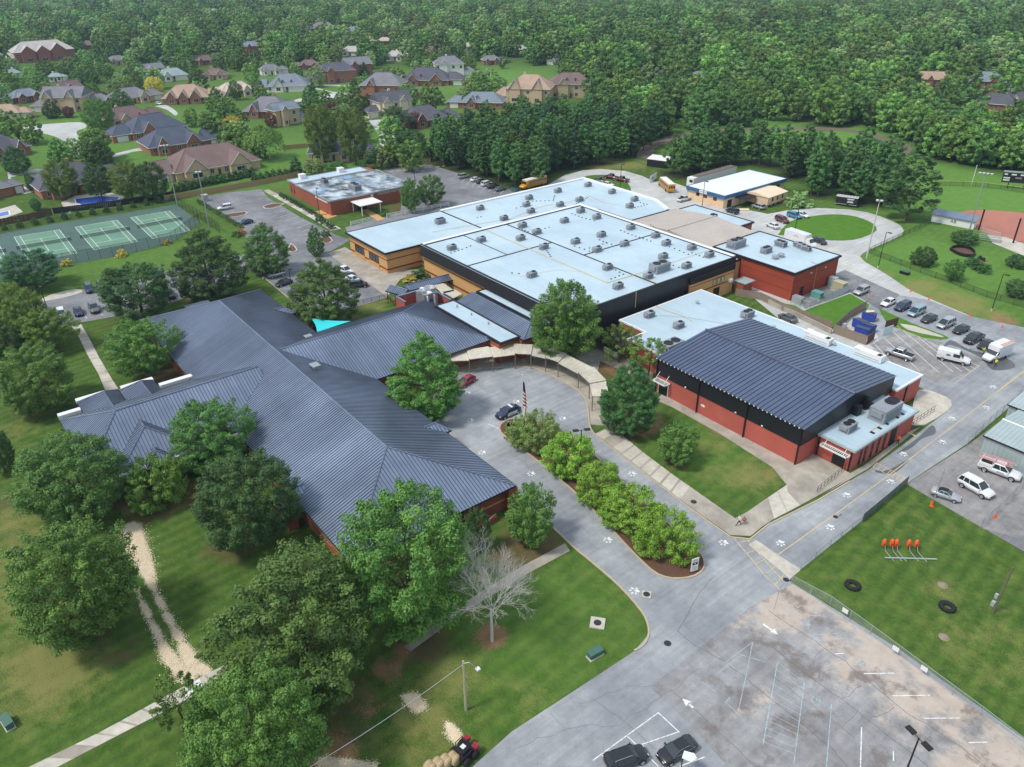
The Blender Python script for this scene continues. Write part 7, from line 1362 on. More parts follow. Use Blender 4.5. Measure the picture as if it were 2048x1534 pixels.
# police car
t = car('sedan', 'navy', (1016, 830), (980, 846), 'dark blue police car with white door panels and light bar beside the flagpole', None, 1.03)
for sy in (-1, 1):
    MB().box(-1.2, .75, sy*.905-.012, sy*.905+.012, .38, .88).build('door_panel', M_white, t); text('POLICE', .34, M_black, t, (-.22, sy*.92, .62), (R(90), 0, 0 if sy < 0 else R(180)), 'lettering', .004)
MB().box(-.62, -.32, -.55, .55, 1.48, 1.60).build('light_bar', M_white, t); MB().box(2.2, 2.34, -.45, .45, .35, .72).build('push_bar', M_dark, t)
# vans and trucks
def van(c, front, label, L_=5.6, H=2.35, W_=1.0, box=False):
    a, b = G(*c), G(*front); d = b-a; t = thing('van', label, 'van', (a.x, a.y, .035), math.atan2(d.y, d.x)); h = L_/2; m = PC['white']
    mb = MB(); st = [(-h, W_*.95, .45, H), (-h+.1, W_, .4, H), (h-2.1, W_, .4, H), (h-1.25, W_*.97, .4, 1.25 if not box else 1.3), (h-.3, W_*.92, .42, 1.02), (h, W_*.78, .5, .8)]
    b_ = loft(st).build('body', m, t)
    yy = W_*.86; wd = MB().face([(h-1.98, -yy*.9, H-.12), (h-1.26, -yy*.93, 1.3), (h-1.26, yy*.93, 1.3), (h-1.98, yy*.9, H-.12)][::-1]); wd.v = [(x+.03, y, z+.03) for x, y, z in wd.v]; wd.build('windscreen', M_carglass, t)
    for sy in (-1, 1):
        MB().box(h-2.9, h-1.75, sy*W_-.015 if sy > 0 else -W_-.005, sy*W_+.005 if sy > 0 else -W_+.015, 1.3, 1.95).build('side_window', M_carglass, t)
        for x in (-h+1.1, h-1.0):
            w_ = ob('wheel', CARS['suv']['wheel'], M_tyre, t, (x, sy*(W_-.06), .36)); w_.rotation_euler = (R(-90*sy), 0, 0); ob('rim', CARS['suv']['rim'], M_chrome, w_)
        MB().box(h-.3, h-.02, sy*W_*.62-.12, sy*W_*.62+.12, .7, .9).build('headlight', M_lampw, t); MB().box(-h-.02, -h+.04, sy*W_*.85-.06, sy*W_*.85+.06, 1.0, 1.6).build('taillight', M_red, t)
        MB().box(-h+.1, h-1.3, sy*W_*.99-.01, sy*W_*.99+.01, .42, .6).build('side_skirt', M_dark, t)
    MB().box(h-.02, h+.06, -W_*.7, W_*.7, .4, .55).build('bumper', M_dark, t); return t
t = van(c8(1475, 1355), c8(1560, 1375), 'white panel van with round logo in the stall lot', 5.6, 2.2)
lg = MB().lathe([(0, 0), (.32, 0)], 12).build('round_logo', mat('logo_grey', lin(110, 120, 128), .5), t); lg.location = (-.9, -1.015, 1.5); lg.rotation_euler = (R(90), 0, 0); lg.scale = (1.3, .7, 1)
# utility box van
a, b = G(*c8(1815, 1330)), G(*c8(1740, 1360)); d = b-a; t = thing('utility_truck', 'white utility box van with orange ladder on its roof beside workers', 'truck', (a.x, a.y, .035), math.atan2(d.y, d.x)); m = PC['white']
loft([(.9, 1.0, .45, 2.0), (1.3, 1.0, .45, 1.95), (1.85, .98, .45, 1.3), (2.7, .94, .45, 1.15), (3.1, .8, .5, .85)]).build('cab', m, t); MB().box(-3.1, 1.0, -1.12, 1.12, .7, 3.0).build('box_body', m, t); MB().box(.9, 1.5, -1.05, 1.05, 2.0, 2.9).build('cab_hood', m, t)
wd = MB().face([(1.34, -.85, 1.95), (1.34, .85, 1.95), (1.87, .88, 1.33), (1.87, -.88, 1.33)]); wd.v = [(x+.03, y, z+.03) for x, y, z in wd.v]; wd.build('windscreen', M_carglass, t)
for sy in (-1, 1):
    for k in range(4): MB().box(-2.9+k*.95, -2.15+k*.95, sy*1.12-.02, sy*1.12+.02, .95, 1.9).build('locker_door', mat('locker_grey', (.6, .61, .62), .5), t)
    MB().box(1.0, 1.6, sy*1.0-.01, sy*1.0+.015, 1.3, 1.8).build('side_window', M_carglass, t)
    for x in (-1.9, 2.3): w_ = ob('wheel', CARS['pickup']['wheel'], M_tyre, t, (x, sy*.95, .4)); w_.rotation_euler = (R(-90*sy), 0, 0); ob('rim', CARS['pickup']['rim'], M_chrome, w_)
b = MB(); b.path([(-3.4, .5, 3.15), (.6, .5, 3.15)], .05, 4); b.path([(-3.4, .95, 3.15), (.6, .95, 3.15)], .05, 4); [b.tube((-3.2+k*.33, .5, 3.15), (-3.2+k*.33, .95, 3.15), .025, n=4) for k in range(12)]; b.build('ladder', mat('ladder_orange', lin(226, 150, 120), .6), t)
MB().box(3.05, 3.2, -.85, .85, .4, .65).build('bumper', M_steel, t)
# ladder service pickup
t = car('pickup', 'white', (1997, 948), (2030, 960), 'white service pickup carrying pink ladders in the staff yard', None, 1.02)
for sy in (-1, 1): MB().box(-2.7, -.95, sy*.92-.1, sy*.92+.1, 1.1, 1.5).build('tool_box', M_white, t)
b = MB(); [b.path([(-2.9, y, 2.05), (1.4, y, 2.15)], .05, 4) for y in (-.75, -.35, .3, .7)]; [b.tube((-2.7+k*.4, -.75, 2.06), (-2.7+k*.4, -.35, 2.06), .03, n=4) for k in range(10)]; [b.tube((-2.7+k*.4, .3, 2.06), (-2.7+k*.4, .7, 2.06), .03, n=4) for k in range(10)]; b.build('ladder', mat('ladder_pink', lin(214, 150, 150), .6), t)
b = MB(); [b.path([(x, -.8, 1.2), (x, -.8, 2.0), (x, .8, 2.0), (x, .8, 1.2)], .04, 4) for x in (-2.5, -1.0)]; b.build('rack', M_white, t)
text('SERVICE', .26, M_dark, t, (.2, -1.0, .85), (R(90), 0, 0), 'lettering', .004)
# white box truck behind the red block
a, b = G(*c8(250, 425)), G(*c8(330, 452)); d = b-a; t = thing('box_truck', 'white box truck parked behind the deep red block', 'truck', (a.x, a.y, .03), math.atan2(d.y, d.x)); MB().box(-4.2, 2.2, -1.2, 1.2, .9, 3.4).build('box_body', PC['white'], t)
loft([(2.2, 1.0, .5, 2.6), (3.2, 1.0, .5, 2.55), (3.7, .98, .5, 1.6), (4.4, .9, .5, 1.4), (4.7, .75, .55, 1.0)]).build('cab', PC['white'], t); b = MB(); b.path([(2.3, -1.0, 2.6), (2.3, -1.0, 3.4), (2.3, 1.0, 3.4), (2.3, 1.0, 2.6)], .1, 4); b.build('fairing', PC['white'], t); wd = MB().face([(3.26, -.85, 2.5), (3.26, .85, 2.5), (3.74, .88, 1.65), (3.74, -.88, 1.65)]); wd.build('windscreen', M_carglass, t)
for sy in (-1, 1):
    for x in (-2.6, 3.3): w_ = ob('wheel', CARS['pickup']['wheel'], M_tyre, t, (x, sy*1.0, .45)); w_.rotation_euler = (R(-90*sy), 0, 0)
lf = MB().tube((-1.2, -1.205, 2.3), (-.6, -1.205, 2.75), .06, n=4); lf.tube((-.6, -1.205, 2.75), (.1, -1.205, 2.3), .06, n=4); lf.build('green_emblem', mat('emblem_green', (.03, .3, .12), .5), t)
# school buses
def bus(c, front, label):
    a, b = G(*c), G(*front); d = b-a; t = thing('school_bus', label, 'bus', (a.x, a.y, .03), math.atan2(d.y, d.x), 'school buses'); m = PC['yellow']
    loft([(-5.2, 1.1, .6, 2.7), (-5.1, 1.22, .55, 2.8), (3.4, 1.22, .55, 2.8), (3.9, 1.2, .55, 2.6), (4.0, 1.15, .55, 1.5), (5.0, 1.0, .6, 1.35), (5.3, .85, .65, 1.0)]).build('body', m, t)
    rf = MB().prism([(-5.15, -1.05), (3.7, -1.05), (3.7, 1.05), (-5.15, 1.05)], 2.8, 2.92).build('roof', mat('bus_roof', (.75, .75, .72), .4), t)
    for sy in (-1, 1):
        for k in range(11): MB().box(-4.9+k*.74, -4.3+k*.74, sy*1.2-.02, sy*1.2+.02, 1.75, 2.4).build('window', M_carglass, t)
        for z in (1.0, 1.45): MB().box(-5.1, 3.6, sy*1.22-.015, sy*1.22+.015, z, z+.07).build('rub_rail', M_dark, t)
        for x in (-2.8, 3.9): w_ = ob('wheel', CARS['pickup']['wheel'], M_tyre, t, (x, sy*1.05, .46)); w_.rotation_euler = (R(-90*sy), 0, 0)
        MB().box(-5.24, -5.18, sy*.75-.25, sy*.75+.25, 1.6, 2.2).build('rear_window', M_carglass, t); MB().box(-5.24, -5.15, sy*.95-.1, sy*.95+.1, 1.0, 1.2).build('taillight', M_red, t)
    MB().box(-5.23, -5.17, -.32, .32, 1.6, 2.25).build('rear_door_window', M_carglass, t); wd = MB().face([(3.93, -1.0, 2.5), (3.93, 1.0, 2.5), (4.02, 1.02, 1.6), (4.02, -1.02, 1.6)]); wd.build('windscreen', M_carglass, t); MB().box(5.25, 5.4, -.9, .9, .5, .75).build('bumper', M_dark, t)
bus((1066, 374), (1040, 381), 'yellow school bus at the edge of the pine wood'); bus((1332, 378), (1318, 366), 'yellow school bus on the road beside the field house')
# black enclosed trailer
t_ = thing('enclosed_trailer', 'black enclosed trailer with white lettering by the gravel loop', 'trailer', tuple(G(1692, 411)), 0); a, b = G(1677, 411), G(1706, 415); t_.rotation_euler = (0, 0, math.atan2((b-a).y, (b-a).x))
MB().box(-3.0, 3.0, -1.1, 1.1, .6, 2.7).build('body', M_black, t_); MB().box(-3.02, 3.02, -1.12, 1.12, 2.7, 2.78).build('roof', M_white, t_)
for k in range(7): MB().box(-2.85+k*.83, -2.25+k*.83, -1.0, 1.0, 2.78, 2.80).build('roof_panel', mat('roof_grey', (.4, .41, .43), .5), t_)
MB().tube((.5, -1.15, .4), (.5, -.9, .4), .4, n=12).build('wheel', M_tyre, t_); MB().box(-3.0, 3.0, -1.13, -1.1, .6, .68).build('trim', M_white, t_)
for z, l in ((2.1, 1.9), (1.25, 1.7)): MB().box(1.1-l/2, 1.1+l/2, -1.125, -1.1, z, z+.28).build('lettering_band', M_white, t_)
text('BAND', .45, M_white, t_, (1.1, -1.13, 1.75), (R(90), 0, 0), 'lettering', .004)
# red loader with round hay bales
def gp(x, y): return (820+x/14.63, 1440+y/14.63)
a, b = G(*gp(1580, 900), .8), G(*gp(1520, 680), .8); d = b-a; t = thing('loader', 'black and red loader with straw bales behind it at the bottom edge', 'loader', (a.x, a.y, 0), math.atan2(d.y, d.x)-R(58))
MB().box(-.9, .9, -.75, .75, .45, 1.1).build('chassis', M_black, t); MB().box(-.7, .3, -.5, .5, 1.1, 1.5).build('engine_cover', M_black, t); MB().box(-.3, .15, -.2, .25, 1.5, 1.54).build('decal_plate', M_white, t); b = MB(); b.path([(.4, -.6, 1.1), (.4, -.6, 2.0), (.4, .6, 2.0), (.4, .6, 1.1)], .04, 5); b.path([(-.5, -.6, 1.5), (-.5, -.6, 2.0), (.4, -.6, 2.0)], .04, 5); b.path([(-.5, .6, 1.5), (-.5, .6, 2.0), (.4, .6, 2.0)], .04, 5); b.build('roll_cage', M_black, t)
MB().box(.7, 1.3, .35, .85, .8, 1.25).build('red_fender', PC['red'], t); MB().box(.6, 1.2, -.9, -.35, .8, 1.3).build('red_fender', PC['red'], t)
for sx in (-.55, .6):
    for sy in (-1, 1): w_ = MB().lathe([(0, -.16), (.42, -.16), (.46, -.1), (.46, .1), (.42, .16), (0, .16)], 14).build('wheel', M_tyre, t, (sx, sy*.95, .46)); w_.rotation_euler = (R(90), 0, 0)
M_straw = mat('straw_bale', lin(168, 146, 112), .95, var=.2, scale=6, bump=.4)
for i, (x, y) in enumerate([(1290, 1130), (1060, 1210), (840, 1300), (600, 1400)]):
    g = G(*gp(x, y), .55); t2 = thing('straw_bale', 'round straw bale in the line behind the red loader, %s from the loader' % ORD[i+1], 'bale', (g.x, g.y, .62), math.atan2(d.y, d.x)-R(58), 'straw bales'); o = MB().lathe([(0, -.55), (.50, -.55), (.58, -.47), (.60, 0), (.58, .47), (.50, .55), (0, .55)], 20).build('bale_roll', M_straw, t2, smooth=True); o.rotation_euler = (R(90), 0, R(0))
    MB().lathe([(.605, -.3), (.61, -.28), (.605, -.26)], 20).build('twine', M_chips, o); MB().lathe([(.605, .26), (.61, .28), (.605, .3)], 20).build('twine', M_chips, o)
# ------------------------------------------------------------------ fences, courts, poles and small things
def meshmat(name, col, alpha):
    m, t, b = newmat(name); b.inputs['Base Color'].default_value = tuple(col)+(1,); b.inputs['Roughness'].default_value = .6
    tr = _n(t, 'ShaderNodeBsdfTransparent'); mx = _n(t, 'ShaderNodeMixShader'); p = pos_of(t); w1 = noise(t, p, 3, 2)
    t.links.new(mth(t, 'MULTIPLY_ADD', w1, .1, alpha-.05), mx.inputs[0]); t.links.new(tr.outputs[0], mx.inputs[1]); t.links.new(b.outputs[0], mx.inputs[2]); t.links.new(mx.outputs[0], t.nodes['Material Output'].inputs[0]); return m
M_link = meshmat('chain_link', (.40, .44, .42), .22); M_linkblk = meshmat('chain_link_black', (.02, .022, .022), .30); M_net = meshmat('tennis_net', (.01, .01, .012), .55); M_screen = meshmat('wind_screen', lin(70, 78, 84), .92)
def fence(label, px, h, mesh_m, post_m, step=3.0, name='chain_link_fence', top=True, pr=.04, cat='fence', rail_m=None):
    P = Gs(px); t = thing(name, label, cat, tuple(P[0])); o = P[0]; Q = [p-o for p in P]
    post = MB().tube((0, 0, 0), (0, 0, h+.05), pr, n=6).mesh('post')
    for a, b in zip(Q[:-1], Q[1:]):
        n = max(1, round((b-a).length/step))
        for k in range(n):
            p, q = a.lerp(b, k/n), a.lerp(b, (k+1)/n); MB().face([(p.x, p.y, .03), (q.x, q.y, .03), (q.x, q.y, h), (p.x, p.y, h)]).build('mesh_panel', mesh_m, t); ob('post', post, post_m, t, (p.x, p.y, 0))
        if top: MB().tube((a.x, a.y, h), (b.x, b.y, h), pr*.75, n=5).build('top_rail', rail_m or post_m, t)
    ob('post', post, post_m, t, (Q[-1].x, Q[-1].y, 0)); return t
def boards(label, px, h, m, bw=.16, name='board_fence', gapm=.012, step=2.4, cap=False, cat='fence', jag=.03):
    P = Gs(px); t = thing(name, label, cat, tuple(P[0])); o = P[0]; Q = [p-o for p in P]; bm = MB().box(-bw/2+gapm/2, bw/2-gapm/2, -.012, .012, .03, h).mesh('board'); pm = MB().box(-.05, .05, -.05, .05, 0, h+.04).mesh('post'); tot = sum((b-a).length for a, b in zip(Q[:-1], Q[1:])); bw_ = max(bw, tot/290)
    if bw_ > bw: bm = MB().box(-bw_/2+gapm/2, bw_/2-gapm/2, -.012, .012, .03, h).mesh('board')
    rj = random.Random(int(px[0][0]))
    for a, b in zip(Q[:-1], Q[1:]):
        d = b-a; L_ = d.length; rz = math.atan2(d.y, d.x); n = max(1, int(L_/bw_))
        for k in range(n): q = a.lerp(b, (k+.5)/n); ob('board', bm, m, t, (q.x, q.y, rj.uniform(-jag, jag)), rz)
        for k in range(int(L_/step)+1): q = a.lerp(b, min(1, k*step/L_)); ob('post', pm, m, t, (q.x, q.y, 0), rz)
        for z in (.4, h-.35): MB().obox(a, b, .05, z, z+.09, .04).build('rail', m, t)
    return t
# tennis courts
ctr = math.radians(36.4638); 
tcs = [(-127.292, 202.066), (-114.418, 210.398), (-103.2, 220.56)]
cpad = Gs([(-60, 500), (0, 468), (120, 446), (260, 425), (352, 409), (400, 446), (340, 488), (250, 509), (130, 532), (0, 560), (-60, 575)])
crt = MB().prism(cpad, 0, .05).build('tennis_court', M_court); crt['kind'] = 'structure'
c5 = lambda x, y: (x/4, 384+y/4)
CQ = [[(113, 360), (475, 302), (617, 490), (235, 562)], [(600, 282), (935, 225), (1100, 398), (755, 465)], [(1045, 205), (1355, 152), (1520, 310), (1222, 375)], [(-330, 430), (-30, 378), (85, 600), (-250, 660)]]
for ci, q in enumerate(CQ):
    A_, B_, C_, D_ = [G(*c5(*p)) for p in q]
    def bl(u, v, z): return tuple((A_.lerp(B_, u)).lerp(D_.lerp(C_, u), v))[:2]+(z,)
    MB().face([bl(0, 0, .056), bl(0, 1, .056), bl(1, 1, .056), bl(1, 0, .056)]).build('court_surface', M_courtin, crt)
    for p0, p1 in [((0, 0), (1, 0)), ((0, 1), (1, 1)), ((0, 0), (0, 1)), ((1, 0), (1, 1)), ((.125, 0), (.125, 1)), ((.875, 0), (.875, 1)), ((.125, .231), (.875, .231)), ((.125, .769), (.875, .769)), ((.5, .231), (.5, .769))]:
        a, b = bl(*p0, 0), bl(*p1, 0); MB().ribbon([a, b], .13, .062+.0005*ci).build('court_line', M_wht, crt)
    t = thing('tennis_net', 'tennis net on the green courts, %s' % ['second from the left edge', 'third from the left edge', 'rightmost one', 'at the left edge'][ci], 'net', bl(.5, .5, .05), 0, 'tennis nets'); o = t.location; a, b = Vector(bl(-.08, .5, .05))-o, Vector(bl(1.08, .5, .05))-o
    MB().face([(a.x, a.y, 0), (b.x, b.y, 0), (b.x, b.y, 1.0), (a.x, a.y, 1.05)]).build('net_mesh', M_net, t); MB().tube((a.x, a.y, 1.02), (b.x, b.y, 1.0), .05, n=4).build('tape', M_white, t)
    for p in (a, b): MB().tube((p.x, p.y, 0), (p.x, p.y, 1.1), .05).build('post', M_pole, t)
fence('black chain link fence along the near side of the tennis courts', [(-40, 575), (20, 558), (105, 534), (250, 509), (345, 487), (400, 447)], 3.0, M_linkblk, M_dark, 3.0); fence('black chain link fence at the car park end of the tennis courts', [(352, 410), (420, 452), (440, 466)], 3.0, M_linkblk, M_dark, 3.0)
fence('dark screened fence along the far side of the tennis courts', [(-40, 478), (0, 468), (120, 443), (260, 423), (352, 408)], 1.6, M_linkblk, M_dark, 3.0)
boards('dark brown panel fence behind the tennis courts at left', [(-30, 462), (0, 452), (60, 441), (105, 430)], 2.0, M_wooddark, .9, step=3.2, jag=0); boards('black garden fence behind the tennis courts by the pool', [(108, 428), (230, 413), (350, 393)], 1.8, M_dark, .6, step=3, jag=0)
boards('long tan board fence behind the visitor car park', [(330, 402), (420, 388), (520, 370), (580, 358), (600, 352)], 1.8, M_woodlight, .25); boards('tan board fence behind the back car park', [(735, 340), (800, 332), (862, 326)], 1.8, M_woodlight, .25); boards('tan garden fence below the willow', [(567, 300), (620, 295)], 1.7, M_woodlight, .3); boards('tan garden fence beside the navy roofed beige house', [(700, 310), (750, 325)], 1.7, M_woodlight, .3)
for i, (x, y) in enumerate([(142, 434)]): t = thing('sign_panel', 'small white notice on the far court fence', 'sign', tuple(G(x, y)), R(120)); MB().box(-.4, .4, -.02, .02, 1.0, 1.6).build('panel', M_white, t); MB().tube((0, .04, 0), (0, .04, 1.0), .03).build('post', M_dark, t)
# chain link along the lower playing field and shed yard
fl = fence('silver chain link fence between the parking lot and the practice lawn', [(1582, 1168), (1660, 1210), (1740, 1268), (1850, 1350), (1960, 1432), (2048, 1500), (2150, 1580)], 1.35, M_link, M_galv, 3.0)
for i, (x, y) in enumerate([(1690, 1222), (1791, 1298), (1848, 1338)]):
    g = G(x, y, 1.1); t = thing('sign_panel', 'small white sign on the parking lot fence, %s from the top' % ORD[i+1], 'sign', (g.x, g.y, .8), R(-52)+math.atan2(1, -8)+R(58), 'white fence signs'); MB().box(-.35, .35, -.05, -.02, 0, .62).build('panel', M_white, t); MB().box(-.1, .1, -.06, -.05, .22, .4).build('print', M_dark, t)
fence('grey screened fence along the right side of the road above the practice lawn', [(1724, 1044), (1770, 1006), (1814, 968)], 1.5, M_screen, M_galv, 3.0); fence('sagging chain link fence between the road and the practice lawn', [(1600, 1142), (1660, 1092), (1724, 1044)], 1.1, M_link, M_galv, 3.0); fence('chain link fence between the road and the metal sheds', [(1934, 890), (1990, 838), (2060, 780)], 1.6, M_link, M_galv, 3.0); fence('chain link fence at the lower end of the staff yard', [(1962, 1056), (2010, 1010), (2060, 960)], 1.7, M_link, M_galv, 3.0)
fence('black chain link fence round the lawn by the ball field', [(1830, 440), (1860, 448), (1736, 506), (1760, 515), (1800, 530), (1840, 546), (1870, 556), (1900, 566), (1920, 575), (1972, 594), (2026, 610), (2070, 622)][1:], 1.4, M_linkblk, M_dark, 3.0)
fence('yellow topped outfield fence of the ball field', [(1870, 372), (1900, 372), (1950, 374), (2000, 379), (2048, 386), (2140, 402)], 1.6, M_linkblk, M_dark, 3.5, rail_m=mat('fence_yellow', lin(222, 206, 40), .5))
fence('low black fence between the car park and the courtyard lawn', [(702, 620), (727, 608), (775, 597), (788, 612)], 1.1, M_linkblk, M_dark, 2.0)
boards('weathered grey board fence along the lane behind the low wing', [(1470, 592), (1520, 600), (1565, 622), (1662, 660)], 1.8, M_wood, .22)
# dumpster pen
pen = boards('weathered board pen around the blue skips', [c8(775, 940), c8(640, 1020), c8(520, 1130), c8(780, 1225)], 2.0, M_wood, .2, 'dumpster_pen', cat='enclosure'); o = pen.location
for lb, pts, m_ in (('gate_panel', [c8(785, 1225), c8(845, 1180)], M_wooddark), ('gate_panel', [c8(930, 1100), c8(1030, 1070)], M_wooddark)):
    a, b = [G(*p)-o for p in pts]; MB().obox(a, b, .08, .05, 1.9).build('gate_panel', m_, pen)
a, b = G(*c8(910, 1158))-o, G(*c8(990, 1130))-o; gt = MB().obox(a, b, .06, .1, 1.9).build('white_gate', mat('gate_pale', lin(196, 214, 212), .5), pen); MB().tube((a.x, a.y, .2), (b.x, b.y, 1.8), .04, n=4).build('brace', M_steel, gt)
for i, (x, y, lb) in enumerate([(730, 1085, 'blue skip at the left of the pen'), (790, 1115, 'blue skip in the middle of the pen'), (745, 1145, 'blue skip nearest the board fence'), (800, 1025, 'tilted blue skip with cardboard on it')]):
    g = G(*c8(x, y)); t = thing('dumpster', lb, 'skip', (g.x, g.y, .04), R(8*i-6), 'blue skips', (1.2,)*3); M_bs = mat('skip_blue', lin(44, 66, 148), .5, var=.15)
    b = MB(); b.face([(-1.0, -.8, .15), (-1.0, .8, .15), (-1.1, .95, 1.2), (-1.1, -.7, 1.5)]); b.face([(1.0, -.8, .15), (1.1, -.7, 1.5), (1.1, .95, 1.2), (1.0, .8, .15)]); b.face([(-1, -.8, .15), (-1.1, -.7, 1.5), (1.1, -.7, 1.5), (1, -.8, .15)][::-1]); b.face([(-1, .8, .15), (1, .8, .15), (1.1, .95, 1.2), (-1.1, .95, 1.2)][::-1]); b.face([(-1, -.8, .15), (1, -.8, .15), (1, .8, .15), (-1, .8, .15)][::-1]); b.build('bin', M_bs, t)
    lm = mat('skip_lid', lin(70, 78, 92), .5, var=.15); b = MB(); b.face([(-1.12, -.72, 1.52), (1.12, -.72, 1.52), (1.12, .97, 1.22), (-1.12, .97, 1.22)]); b.face([(-1.12, -.72, 1.47), (-1.12, .97, 1.17), (1.12, .97, 1.17), (1.12, -.72, 1.47)]); b.build('lid', lm, t)
    for s in (-1, 1): MB().box(s*1.1-.08, s*1.1+.08, -.3, .3, .7, .9).build('lift_pocket', M_bs, t)
    if i == 3:
        for k in range(5): MB().box(-.6+k*.2, -.2+k*.2, -.3+.1*k, .2+.1*k, 1.45+.03*k, 1.55+.03*k).build('cardboard', M_chips, t)
for i, (x, y) in enumerate([(605, 1090), (600, 1080)][:1]): t = thing('wheelie_bin', 'pale bin in the corner of the skip pen', 'bin', tuple(G(*c8(607, 1092)))); MB().prism([(-.3, -.35), (.3, -.35), (.3, .35), (-.3, .35)], 0, 1.0).build('bin_body', M_palemetal, t); MB().box(-.34, .34, -.4, .38, 1.0, 1.08).build('lid', M_palemetal, t)
# generator compound by the red block
fence('silver chain link fence round the generator compound', [c8(180, 905), c8(330, 945), c8(450, 880), c8(710, 770)], 1.9, M_link, M_galv, 2.5); MB
a, b = G(*c8(455, 880)), G(*c8(640, 800)); t = thing('fence_banner', 'pale banner with dark letters on the generator compound fence', 'banner', tuple(a)); d = b-a; MB().obox((0, 0), d, .02, .25, 1.75, -.06).build('cloth', mat('banner_pale', lin(176, 184, 190), .7), t); text('AB', 1.1, M_dark, t, (d.x*.12, d.y*.12-.14, 1.0), (R(90), 0, math.atan2(d.y, d.x)), 'lettering', .004)
for lb, p, s, m_, nm in [('turquoise transformer cabinet in the fenced compound', (390, 850), (2.2, 1.6, 1.5), mat('cabinet_teal', lin(96, 152, 144), .5), 'transformer'), ('beige generator housing in the fenced compound', (565, 790), (2.6, 1.8, 2.1), mat('cabinet_beige', lin(176, 172, 140), .5), 'generator'), ('grey tank beside the beige generator', (510, 760), (1.6, 1.4, 2.3), M_palemetal, 'tank_unit'), ('grey pipework skid at the corner of the fenced compound', (235, 890), (2.2, 1.4, 1.5), M_steel, 'pump_skid')]:
    g = G(*c8(*p)); t = thing(nm, lb, 'cabinet', (g.x, g.y, .03)); MB().box(-s[0]/2, s[0]/2, -s[1]/2, s[1]/2, .1, s[2]).build('housing', m_, t); MB().box(-s[0]/2-.06, s[0]/2+.06, -s[1]/2-.06, s[1]/2+.06, s[2], s[2]+.08).build('lid', m_, t); MB().box(-s[0]/2-.15, s[0]/2+.15, -s[1]/2-.15, s[1]/2+.15, 0, .1).build('plinth', M_conc, t)
    b = MB(); [b.box(s[0]/2, s[0]/2+.02, -s[1]*.35+k*.2, -s[1]*.35+k*.2+.1, .4, s[2]*.8) for k in range(int(s[1]*.7/.2))]; b.build('louvres', M_dark, t)
# retaining wall
MB().wall(Gs([(1536, 608), (1580, 628), (1662, 668)]), .3, 0, 1.1).build('retaining_wall', M_concold); o = bpy.context.scene.objects['retaining_wall']; tag(o, 'low concrete retaining wall between the lane and the bright lawn', 'wall')
# lamp posts
def lamp(base, top, label, heads=1, m=None, group='car park lamp posts', hz=None, ang=0):
    g = G(*base); h = HT(base, top) if hz is None else hz; t = thing('lamp_post', label, 'lamp post', (g.x, g.y, 0), ang, group); m = m or M_pole
    MB().tube((0, 0, 0), (0, 0, .5), .22, n=8).build('base', M_conc, t); MB().tube((0, 0, .4), (0, 0, h), .10, .07, 8).build('pole', m, t)
    for k in range(heads):
        s = 1 if k == 0 else -1; MB().tube((0, 0, h-.1), (s*.6, 0, h), .04).build('arm', m, t); hd = MB().box(s*.85-.42, s*.85+.42, -.26, .26, h-.06, h+.08).build('lamp_head', m, t); MB().box(s*.85-.34, s*.85+.34, -.2, .2, h-.075, h-.06).build('lens', M_lampw, hd)
g9 = G(1838, 1476, 9.0); lamp(PJ((g9.x, g9.y, 0)), 0, 'bronze twin headed lamp post at the bottom right corner', 2, hz=9.0, ang=R(-15))
g9 = G(1163, 860, 8.0); lamp(PJ((g9.x, g9.y, 0)), 0, 'twin headed lamp post rising from the driveway island trees', 2, hz=8.0, ang=R(62))
for b_, tp, lb in [((102, 640), 571, 'lamp post at the head of the straight path near the white crossover'), ((342, 608), 528, 'lamp post beside the black suv near the slate roof'), ((585, 585), 536, 'short lamp post behind the large egg shaped tree'), ((527, 558), 484, 'lamp post beside the two pale suvs'), ((1756, 536), 464, 'lamp post at the fence corner by the gravel loop'), ((1983, 622), 548, 'lamp post by the dry verge at the right'), ((1588, 472), 411, 'lamp post in front of the grass oval'), ((639, 430), 375, 'lamp post at the corner of the brick hall'), ((1240, 378), 328, 'lamp post on the small back grass oval'), ((1404, 414), 362, 'lamp post in front of the container'), ((830, 370), 332, 'lamp post in the back car park')]: lamp(b_, tp, lb)
# tall floodlights
def flood(base, top, label, n, m, r=.2, group='floodlight poles'):
    g = G(*base); h = HT(base, top); t = thing('floodlight', label, 'floodlight', (g.x, g.y, 0), math.atan2(-g.y, -g.x)+R(90), group); MB().tube((0, 0, 0), (0, 0, h), r, r*.55, 8).build('pole', m, t); MB().box(-n*.45, n*.45, -.08, .08, h-.1, h+.05).build('crossarm', M_galv, t)
    for k in range(n): x = (k-(n-1)/2)*.9; MB().lathe([(.1, 0), (.36, .35), (.36, .42), (0, .42)], 10, (x, -.25, h-.1)).build('lamp_head', M_white, t)
flood((1936, 470), 348, 'tall steel floodlight pole behind the dugout with four lamps', 4, M_galv); flood((1733, 516), 402, 'tall grey pole with white loudhailer heads at the road bend', 2, M_barkgrey, .18); flood((355, 412), 292, 'tall floodlight pole at the far corner of the tennis courts', 3, M_galv, .18); flood((419, 455), 345, 'floodlight pole between the courts and the visitor car park', 2, M_galv, .18)
